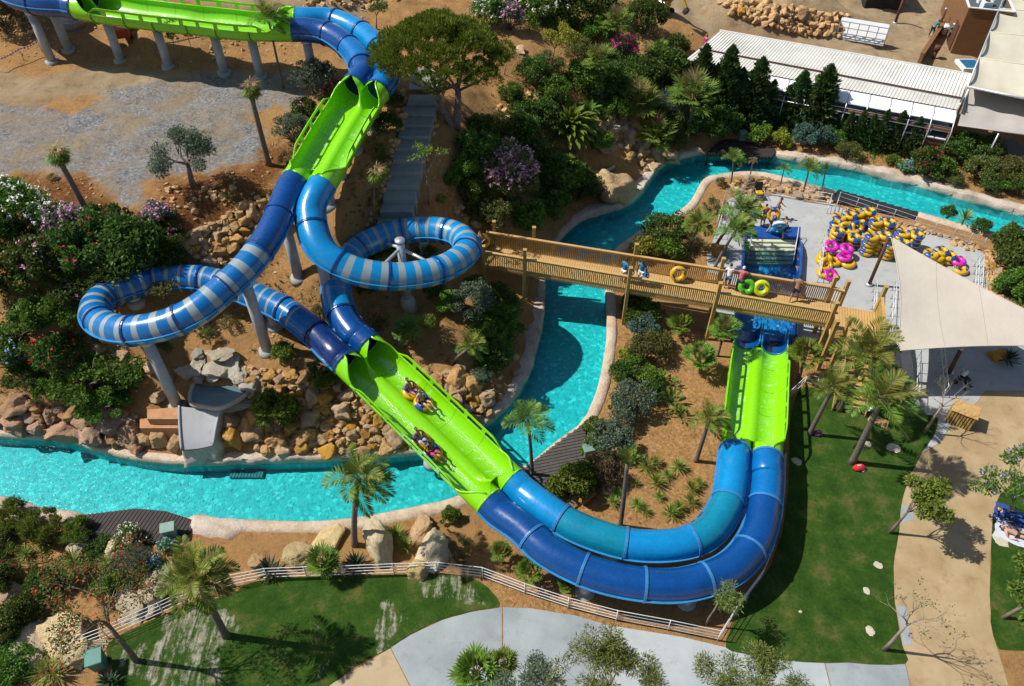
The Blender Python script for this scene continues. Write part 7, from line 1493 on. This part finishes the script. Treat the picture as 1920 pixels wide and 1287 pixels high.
stander(1429,424,pz,.1,'bare backed man in black shorts carrying a yellow double ring on his shoulder',bottom='black',leg=.55,torso=(0,.12,1),wr=((.34,.12,1.5),(-.30,.15,1.35)))
ring('double',at(1438,400,1.25),radians(-14),'yellow double ring carried above the pool platform',None,(radians(62),0))
stander(1453,409,pz,-2.2,'dark haired person standing behind the carried yellow ring',bottom='navy',leg=.7,skin='tan',wr=((.2,.35,1.0),(-.2,.35,1.05)),cap=None)
stander(1440,433,pz,-1.2,'person in dark shorts holding the left side of the light blue ring',bottom='dark',leg=.6,skin='fair',torso=(0,.2,1),wr=((.15,.45,1.0),(-.15,.5,1.0)),an=((.12,-.2,.09),(-.12,.2,.075)))
stander(1468,446,pz,1.3,'man in black shorts holding the right side of the light blue ring',bottom='black',leg=.75,skin='fair',torso=(0,.15,1),wr=((.15,.45,1.0),(-.15,.45,.9)))
ring('bluedouble',at(1459,428,.85),radians(-98),'light blue and white double ring standing upright on the pool platform',None,(radians(0),radians(-62)))
# two riders on each double ring in the long flume
def on_flume(L,px,py,lane):
    i=min(range(len(L)),key=lambda k:(lambda c:(c[0]-px)**2+(c[1]-py)**2)(proj(np.array(L[k])))); t,s,u=frames(L)[i]; return L[i]+s*(SEP*lane)-u*(TR-.06),t,s,u
for lane,px,py,lab,cols in((-1,800,755,'right',(('purple','tan'),('black','fair'))),(1,808,830,'left',(('lblue','tan'),('pink','brown')))):
    p,t,s,u=on_flume(fl3,*((763,753) if lane==-1 else (826,811)),lane); yaw=math.atan2(t.y,t.x); pt=-math.asin(t.z)
    g=ring('double',p+u*.17,yaw,'yellow and blue double ring sliding down the %s lane of the long flume'%lab,None,(0,pt))
    for k,(c,sk) in enumerate(cols):
        q=p+t*(-.42+.84*k)+u*.17
        person(q,yaw-pi/2,('bare chested rider in %s shorts, %s on the %s lane ring'%({'purple':'plum','black':'black','lblue':'pale blue','pink':'pink'}[c],'front' if k else 'rear',lab)),(0,-.02,.10),(0,-.62,.72),(0,.6,.8),((.36,.02,.24),(-.36,.02,.24)),((.13,.72,.22),(-.13,.72,.20)),None,.4,c,.6,sk,'dark',None,(0,.1,1),(0,-.6,-.6),.95,None,.7,'person',-pt)
# yard workers and visitors at the back
stander(1745,69,1.55,-1.0,'worker in a teal shirt bending over by the low yard wall',shirt='teal',bottom='navy',leg=1.5,torso=(0,.75,.8),pelvis=(0,-.12,.90),wr=((.2,.62,.75),(-.2,.62,.75)),look=(0,1,-.6),shoes='white',an=((.12,.12,.075),(-.12,-.22,.08)))
stander(1777,80,1.45,.2,'worker in a teal shirt and navy trousers at the pile of sacks',shirt='teal',bottom='navy',leg=1.5,shoes=True,cap='white',wr=((.2,.42,1.1),(-.2,.42,1.1)))
stander(1797,70,1.4,-1.3,'person in white reaching to the brown building door',shirt='white',bottom='navy',leg=1.5,torso=(0,.3,1),wr=((.15,.5,1.3),(-.15,.5,1.3)))
person(gnd(1321,92),-.6,'person in a pink top sitting left of the pavilion roof',(0,0,.42),(0,.05,1),(0,1,-.1),((.2,.32,.5),(-.2,.32,.5)),((.12,.46,.08),(-.12,.46,.08)),'pink',.5,'dark',1.5,'fair','brown',None,(0,1,1))
# sunbathers on the right lawn
M_TOWEL=cloth('towel_cloth',(.55,.57,.66)); M_TOWB=cloth('blue_mat_cloth',(.02,.07,.26))
def towel(px,py,w_,l_,rz,label,mat,cat='towel'):
    b=at(px,py,LOW+.04); m=MB(); n=8; vs=[];fs=[]
    for i in range(n+1):
        for j in range(n+1): vs.append((-w_/2+w_*i/n+.04*sin(j*1.3),-l_/2+l_*j/n+.03*sin(i*1.7),.012+.018*abs(sin(i*1.9)*sin(j*1.4))))
    for i in range(n):
        for j in range(n): q=i*(n+1)+j; fs.append((q,q+n+1,q+n+2,q+1))
    m.add(vs,fs,0,True); o=m.obj('towel',mat,None,loc=b,rot=(0,0,rz)); return props(o,label,cat)
towel(1902,1002,1.15,1.7,radians(60),'white towel spread on the right lawn',M_TOWEL); towel(1902,972,1.1,1.8,radians(58),'blue mat spread on the right lawn',M_TOWB,'mat')
lie=dict(pelvis=(0,0,.14),torso=(0,-1,.06),look=(0,.1,1),wr=((.34,-.1,.10),(-.34,-.1,.10)),an=((.14,.82,.07),(-.14,.82,.07)),poleL=(0,0,1),poleA=(0,0,-1))
person(at(1905,1004,LOW+.05),radians(-115),'sunbather in dark swimwear lying on the white towel',bottom='dark',leg=.3,skin='fair',**lie)
person(at(1898,972,LOW+.05),radians(-120),'person in royal blue clothes lying on the blue mat',shirt='royal',bottom='royal',leg=1.5,skin='fair',hair='brown',**lie)
# bags and bundles
def bundle(px,py,s,label,mats,name='bag',cat='bag'):
    b=at(px,py,LOW+.03); e=empty(name,b,label,cat,None,random.uniform(0,6)); bm=bmesh.new(); bmesh.ops.create_icosphere(bm,subdivisions=3,radius=1)
    for v in bm.verts: p=v.co.copy(); v.co=Vector((p.x*s*1.3,p.y*s*.8,max(0,p.z*.75+.55)*s))*(1+.18*mnoise.noise(p*2.3+Vector((px,0,0)))+.08*mnoise.noise(p*6))
    me=bpy.data.meshes.new('body'); bm.to_mesh(me); bm.free(); me.materials.append(mats[0]); me.polygons.foreach_set('use_smooth',[True]*len(me.polygons)); link('bag_body',me,e)
    m=MB(); m.tube([(-s*.8,0,s*.7),(-s*.4,.1*s,s*1.3),(s*.3,.1*s,s*1.25),(s*.7,0,s*.7)],.025,6); m.obj('strap',mats[1],e); m=MB(); m.box((s*.9,-.5*s,s*.15),(s*.9,s*.6,s*.22),Matrix.Rotation(.4,3,'Z'),0,.04); m.obj('towel_roll',mats[1],e); return e
bundle(1609,880,.24,'red bag with a white towel at the foot of the nearest lawn palm',(CL_['red'],CL_['white'])); bundle(1531,815,.22,'purple bundle at the foot of the shorter lawn palm',(CL_['purple'],CL_['lblue'])); bundle(1586,766,.20,'blue and red bag at the foot of the tallest lawn palm',(CL_['royal'],CL_['red'])); bundle(1779,92,.36,'red brown sack near the brown building',(CL_['red'],CL_['dark']),'sack','sack'); bundle(1815,775,.22,'dark bag beside the towel counter',(CL_['navy'],CL_['white']))
towel(1625,763,.7,.55,.5,'white striped cloth on the lawn by the sail pole',CL_['white'],'cloth'); towel(1812,772,1.0,.9,.4,'white towels heaped behind the slatted counter',CL_['white'])
m=MB(); m.box((0,0,.02),(1.0,.62,.035),None,0,.008); [m.box((0,-.2+.2*i,.045),(.9,.05,.012)) for i in range(3)]; props(m.obj('board',M_WOODL,None,loc=at(1647,790,LOW+.03),rot=(0,0,radians(-35))),'pale wooden board lying on the lawn among the palms','board')
for x,y,r,l in((1676,840,.30,'largest patch of white sand on the lawn under the sail'),(1627,832,.17,'small patch of white sand beside the nearest palm'),(1647,1060,.17,'sand patch in the middle right of the lawn'),(1625,1108,.15,'sand patch right of the lawn centre'),(1632,1183,.19,'sand patch at the lower right of the lawn'),(1501,1147,.07,'tiny white scrap in the middle of the lawn'),(1877,1012,.33,'sand patch beside the white towel on the right lawn'),(1494,865,.22,'grey white patch at the dark edge beside the last flume')):
    m=MB(); n=26; b=at(x,y,LOW+.045); vs=[(0,0,.02)]+[(cos(2*pi*i/n)*r*1.2*(1+.35*mnoise.noise(Vector((cos(2*pi*i/n)*2,sin(2*pi*i/n)*2,x)))),sin(2*pi*i/n)*r*(1+.45*mnoise.noise(Vector((cos(2*pi*i/n)*2+9,sin(2*pi*i/n)*2,x)))),-.01) for i in range(n)]; m.add(vs,[(0,i+1,(i+1)%n+1) for i in range(n)],0,True); o=m.obj('sand_patch',SANDM if 'SANDM' in globals() else globals().setdefault('SANDM',pmat('white_sand',(.36,.33,.23),(.56,.52,.40),12,.95,.4,40)),None,loc=b,rot=(0,0,random.uniform(0,6))); props(o,l,'sand patch')
# sack pile on a pallet, blue board, bollard
b=gnd(1777,66); e=empty('sack_pallet',b,'pile of grey white sacks on a pallet behind the worker','sacks'); 
for i in range(3):
    for j in range(4): m=MB(); m.box((-.5+i*.5,.2,.2+j*.2),(.5,.9,.2),None,0,.08); m.obj('sack',CL_['white'] if (i+j)%2 else M_STEEL,e)
m=MB(); [m.box((0,y,.05),(1.6,.12,.1)) for y in(-.2,.2,.6)]; m.obj('pallet',M_WOOD,e)
b=at(1815,126,1.25); e=empty('blue_basin',b,'flat blue basin with white rim beside the big canopy','basin'); m=MB(); m.box((0,0,.15),(1.7,1.9,.3)); m.obj('rim',M_WHITE,e); m=MB(); m.box((.1,0,.305),(1.4,1.6,.02)); m.obj('water',gloss('basin_blue',(.02,.16,.33),.2),e)
g=gnd(1750,110); e=empty('bollard_lamp',g,'brown bollard lamp beside the low yard wall','bollard lamp'); m=MB(); m.tube([(0,0,-.1),(0,0,.75)],.12,12); m.obj('shaft',M_POST,e); m=MB(); m.tube([(0,0,.75),(0,0,.8),(0,0,1.15),(0,0,1.2)],[.2,.26,.26,.18],14); m.obj('head',M_POST,e)
e=empty('white_drape',at(1718,288,.6),'white drape hung between young conifers on the brown wall','drape'); m=MB(); vs=[];fs=[]
for i in range(13):
    for j in range(9): vs.append((-.75+1.5*i/12+.06*sin(j),.09*sin(i*1.7),2.1*j/8*(1-.05*sin(i))))
for i in range(12):
    for j in range(8): q=i*9+j; fs.append((q,q+9,q+10,q+1))
m.add(vs,fs,0,True); m.obj('cloth',CL_['white'],e); m=MB(); m.tube([(-.8,0,2.12),(.8,0,2.12)],.03,6); m.obj('rod',M_STEEL,e)
# lounge chair with yellow float, stroller, tractor, excavator, tank
e=empty('deck_chair',at(1421,372,LOW+.02),'black folding chair with a yellow cushion on the island deck','chair',None,.1)
m=MB(); m.box((0,0,.42),(.6,.6,.05),None,0,.015); m.obj('seat',CL_['black'],e); m=MB(); m.box((0,.36,.75),(.6,.06,.7),Matrix.Rotation(-.3,3,'X'),0,.015); m.obj('backrest',CL_['black'],e); m=MB(); m.box((0,-.02,.5),(.5,.48,.12),None,0,.05); m.obj('cushion',M_RY,e)
for x in(-.28,.28):
    for y in(-.27,.27): m=MB(); m.tube([(x,y,0),(x,y,.42)],.02,6); m.obj('leg',M_STEEL,e)
    m=MB(); m.tube([(x,-.3,.42),(x,-.28,.66),(x,.35,.66)],.02,6); m.obj('armrest',M_STEEL,e)
e=empty('stroller',at(1803,722,LOW),'dark pushchair with a grey hood in the sail shadow','pushchair',None,.6)
m=MB(); m.box((0,0,.5),(.42,.6,.25),Matrix.Rotation(.3,3,'X'),0,.06); m.obj('seat',CL_['navy'],e); m=MB(); m.tube([(-.2,.18,.75),(0,.22,.95),(.2,.18,.75)],[.16,.2,.16],10); m.obj('hood',M_STEEL,e); m=MB(); m.tube([(-.2,.2,.5),(-.2,.55,1.0),(.2,.55,1.0),(.2,.2,.5)],.018,6); m.obj('handlebar',M_STEEL,e)
for x in(-.24,.24):
    for y,r in((-.35,.11),(.3,.15)): m=MB(); m.tube([(x-.02,y,r),(x+.02,y,r)],r,14); m.obj('wheel',CL_['black'],e); 
    m=MB(); m.tube([(x,-.35,.11),(x,0,.45),(x,.3,.15)],.018,6); m.obj('frame',M_STEEL,e)
M_ORG=gloss('orange_paint',(.50,.085,.02),.45); M_YELP=gloss('yellow_paint',(.55,.36,.02),.45); M_TYRE=pmat('tyre_rubber',(.012,.012,.012),(.03,.03,.03),6,.9)
g=gnd(228,68); e=empty('tractor',g,'orange tractor parked under the upper green flume','tractor',None,.4)
m=MB(); m.box((0,-.3,.95),(.8,1.5,.55),None,0,.08); m.obj('bonnet',M_ORG,e); m=MB(); m.box((0,.9,1.3),(1.0,.9,.12),None,0,.04); m.box((0,.8,1.0),(.5,.5,.5),None,0,.06); m.obj('seat_platform',CL_['black'],e); m=MB(); m.box((0,-1.3,.75),(1.3,.45,.7),Matrix.Rotation(.3,3,'X'),0,.05); m.obj('bucket',M_ORG,e)
for x in(-.62,.62):
    m=MB(); m.tube([(x-.16,.85,.65),(x+.16,.85,.65)],.65,20); w_=m.obj('rear_wheel',M_TYRE,e); m=MB(); m.tube([(x-.18,.85,.65),(x+.18,.85,.65)],.33,14); m.obj('rim',M_ORG,w_); m=MB(); m.tube([(x-.11,-.75,.4),(x+.11,-.75,.4)],.4,18); w_=m.obj('front_wheel',M_TYRE,e); m=MB(); m.tube([(x-.12,-.75,.4),(x+.12,-.75,.4)],.2,12); m.obj('rim',M_ORG,w_)
m=MB(); [m.tube([(x,1.25,1.2),(x,1.25,2.2)],.04,6) for x in(-.45,.45)]; m.tube([(-.45,1.25,2.2),(.45,1.25,2.2)],.04,6); m.obj('roll_bar',CL_['black'],e); m=MB(); m.tube([(0,.35,1.2),(0,.5,1.45)],.025,6); m.tube([(0,.48,1.44),(0,.52,1.48)],.19,14); m.obj('steering_wheel',CL_['black'],e)
g=gnd(140,50); e=empty('water_tank',g,'grey white plastic tank under the top left tubes','tank'); m=MB(); m.tube([(0,0,0),(0,0,1.0),(0,0,1.1)],[.75,.75,.6],22); m.obj('body',M_GREY,e); m=MB(); m.tube([(0,0,1.1),(0,0,1.2)],.25,14); m.obj('lid',CL_['black'],e); m=MB(); m.tube([(0,0,.5),(0,0,.56)],.79,22); m.obj('band',M_STEEL,e)
g=gnd(1243,24); e=empty('excavator',g,'yellow mini excavator at the top of the hill track','excavator',None,.8)
for x in(-.5,.5): m=MB(); m.box((x,0,.22),(.32,1.7,.44),None,0,.15); m.obj('track',M_TYRE,e)
m=MB(); m.box((0,.15,.85),(1.1,1.2,.7),None,0,.1); m.obj('body',M_YELP,e); m=MB(); m.box((-.2,.05,1.65),(.7,.8,1.0),None,0,.06); m.obj('cab',CL_['black'],e); m=MB(); m.bar((.2,-.4,1.0),(.2,-1.4,2.1),.2,.25); m.obj('boom',M_YELP,e); m=MB(); m.bar((.2,-1.4,2.1),(.2,-2.2,1.0),.16,.2); m.obj('arm',M_YELP,e); m=MB(); m.box((.2,-2.2,.7),(.5,.4,.5),Matrix.Rotation(.5,3,'X'),0,.06); m.obj('bucket',CL_['dark'],e)
# red and white barrier tape
M_TAPE=NT('red_white_tape'); q=M_TAPE.n('ShaderNodeTexWave'); q.inputs['Scale'].default_value=2.2; M_TAPE.l(M_TAPE.pos(),q.inputs['Vector']); M_TAPE.color(M_TAPE.ramp(q.outputs['Fac'],[(.49,(.7,.68,.66)),(.51,(.55,.03,.03))])); M_TAPE=M_TAPE.m
for P_,l in(([(330,62),(385,68),(432,75)],'red and white tape behind the upper flume columns'),([(0,135),(45,113),(80,98)],'red and white tape at the left edge of the dry lot'),([(306,102),(360,94),(400,82)],'red and white tape between two flume columns')):
    pts=[gnd(x,y) for x,y in P_]; e=empty('barrier_tape',pts[0],l,'barrier tape'); m=MB()
    for a,b in zip(pts,pts[1:]): mid=(a+b)/2-Vector((0,0,.08)); z=Vector((0,0,.75)); m.bar(a+z,mid+z,.012,.09); m.bar(mid+z,b+z,.012,.09)
    wobj(m,'tape',M_TAPE,e)
    for p in pts: m=MB(); m.tube([p-Vector((0,0,.1)),p+Vector((0,0,.85))],.02,6); wobj(m,'stake',M_TWIG,e)
# ------------------------------------------------------------ stair, pond, chute
M_STAIR=concrete('stair_concrete',(.20,.23,.22),(.30,.33,.31)); e=empty('stair',at(770,300,6),'grey concrete garden stair with deep treads and stone edges','stair')
SL=[(700,446),(709,410),(718,372),(727,335),(736,300),(744,266),(752,234),(760,204),(768,178)]; SR=[(762,446),(770,410),(778,372),(786,335),(795,300),(802,266),(810,234),(816,204),(822,178)]
n=12
SZ=[5.25,5.95,6.65,7.2,7.65,8.05,8.4,8.65,8.85]
def along(P,u): k=u*(len(P)-1); i=min(len(P)-2,int(k)); f=k-i; return (P[i][0]*(1-f)+P[i+1][0]*f,P[i][1]*(1-f)+P[i+1][1]*f)
def sz(u): k=u*8; i=min(7,int(k)); return SZ[i]+(SZ[i+1]-SZ[i])*(k-i)
for i in range(n):
    a,b=i/n,(i+1)/n; z=sz((a+b)/2)+.12; q=[at(*along(SL,a),z),at(*along(SR,a),z),at(*along(SR,b),z),at(*along(SL,b),z)]; m=MB(); m.add(q+[Vector((v.x,v.y,z-1.2)) for v in q],[(0,1,2,3),(4,5,1,0),(5,6,2,1),(7,4,0,3)]); wobj(m,'tread',M_STAIR,e)
sheet('path',[tuple(gnd(x,y).xy) for x,y in((768,178),(822,178),(830,150),(800,140),(770,150))],9.0,M_STAIR)
M_CHUTE=concrete('chute_concrete',(.27,.28,.29),(.38,.39,.40)); M_TERRA=pmat('terracotta_block',(.36,.17,.075),(.48,.25,.12),3,.9,.3,20)
e=empty('water_chute',at(365,800,1.2),'grey concrete water chute with rocky side dropping to the left river','water chute')
TP=[at(336,762,2.15),at(357,757,2.3),at(414,765,2.3),at(398,829,1.55),at(338,838,1.45)]; cz=sum(TP,Vector())/5; m=MB(); nu=14; vs=[];fs=[]
A,B_,C_,D_=TP[0],TP[2],TP[3],TP[4]
for i in range(nu+1):
    for j in range(nu+1): p=A.lerp(B_,i/nu).lerp(D_.lerp(C_,i/nu),j/nu); p.z-=.10*sin(pi*i/nu)+.25*(j/nu)**3; vs.append(p)
for i in range(nu):
    for j in range(nu): q=i*(nu+1)+j; fs.append((q,q+nu+1,q+nu+2,q+1))
m.add(vs,fs,0,True); wobj(m,'spillway',M_CHUTE,e)
m=MB(); edge=[vs[j] for j in range(nu+1)]+[vs[i*(nu+1)+nu] for i in range(1,nu+1)]+[vs[nu*(nu+1)+j] for j in range(nu-1,-1,-1)]; m.tube([p+Vector((0,0,.03)) for p in edge[:nu+1]],.07,7); wobj(m,'kerb',M_CHUTE,e); m=MB(); m.tube([p+Vector((0,0,.03)) for p in edge[2*nu:]],.07,7); wobj(m,'kerb',M_CHUTE,e)
m=MB(); vv=[];ff=[]
for i,p in enumerate(edge):
    for k in range(7): 
        q=p.copy(); q.z=p.z-.03-(p.z-.1)*k/6; o=(p-cz); o.z=0; o.normalize(); q+=o*(.02+.22*(k/6))*(1+.9*mnoise.noise(q*2.2)); vv.append(q)
for i in range(len(edge)-1):
    for k in range(6): a=i*7+k; ff.append((a,a+1,a+8,a+7))
m.add(vv,ff,0,True); wobj(m,'rock_face',M_SLAB if False else M_COPER,e)
for i,(q,z) in enumerate((([(276,768),(334,764),(334,786),(276,786)],2.0),([(262,785),(334,784),(334,803),(262,803)],1.55))):
    P4=[at(x,y,z) for x,y in q]; m=MB(); m.add(P4+[Vector((v.x,v.y,z-1.2)) for v in P4],[(0,1,2,3)[::-1],(2,3,7,6)[::-1] if False else (3,2,6,7),(0,3,7,4),(1,0,4,5),(2,1,5,6)]); props(m.obj('terracotta_step',M_TERRA),('upper' if i==0 else 'lower')+' terracotta block left of the water chute','block')
def pond(P,z,label_mat,name='pond_water',lip=True):
    w_=smooth_poly([(x,y) for x,y in P],3) if False else catmull([at(x,y,z) for x,y in P],4,True); sheet(name,[(p.x,p.y) for p in w_],z,label_mat)
    m=MB(); m.tube([p+Vector((0,0,-.05)) for p in w_]+[w_[0]+Vector((0,0,-.05))],.12,7); o=m.obj('pond_rim',M_COPER); props(o,kind='structure')
M_POND=NT('pond_water'); M_POND.color((.10,.15,.16)); M_POND.set(Roughness=.12); M_POND.bump(M_POND.noise(M_POND.pos(),4,3),.3,.05); M_PONDG=NT('green_pond_water'); M_PONDG.color((.17,.16,.06)); M_PONDG.set(Roughness=.1); M_PONDG=M_PONDG.m; M_POND=M_POND.m
pond([(357,754),(362,722),(380,706),(425,708),(462,726),(458,742),(416,764),(385,762)],2.42,M_POND)
pond([(1085,304),(1105,298),(1140,302),(1150,312),(1125,322),(1095,318)],1.35,M_PONDG)

g=at(465,889,-.78); e=empty('intake_grate',g,'dark rectangular grate under water below the chute','grate'); m=MB(); m.box((0,0,.06),(1.75,.62,.12),None,0,.03); m.obj('panel',pmat('dark_teal_plate',(.008,.11,.14),(.012,.15,.18),3,.6),e); m=MB(); [m.box((-.8+.16*i,0,.13),(.05,.6,.03)) for i in range(11)]; m.obj('bars',pmat('teal_bars',(.008,.16,.19),(.012,.20,.23),3,.6),e)
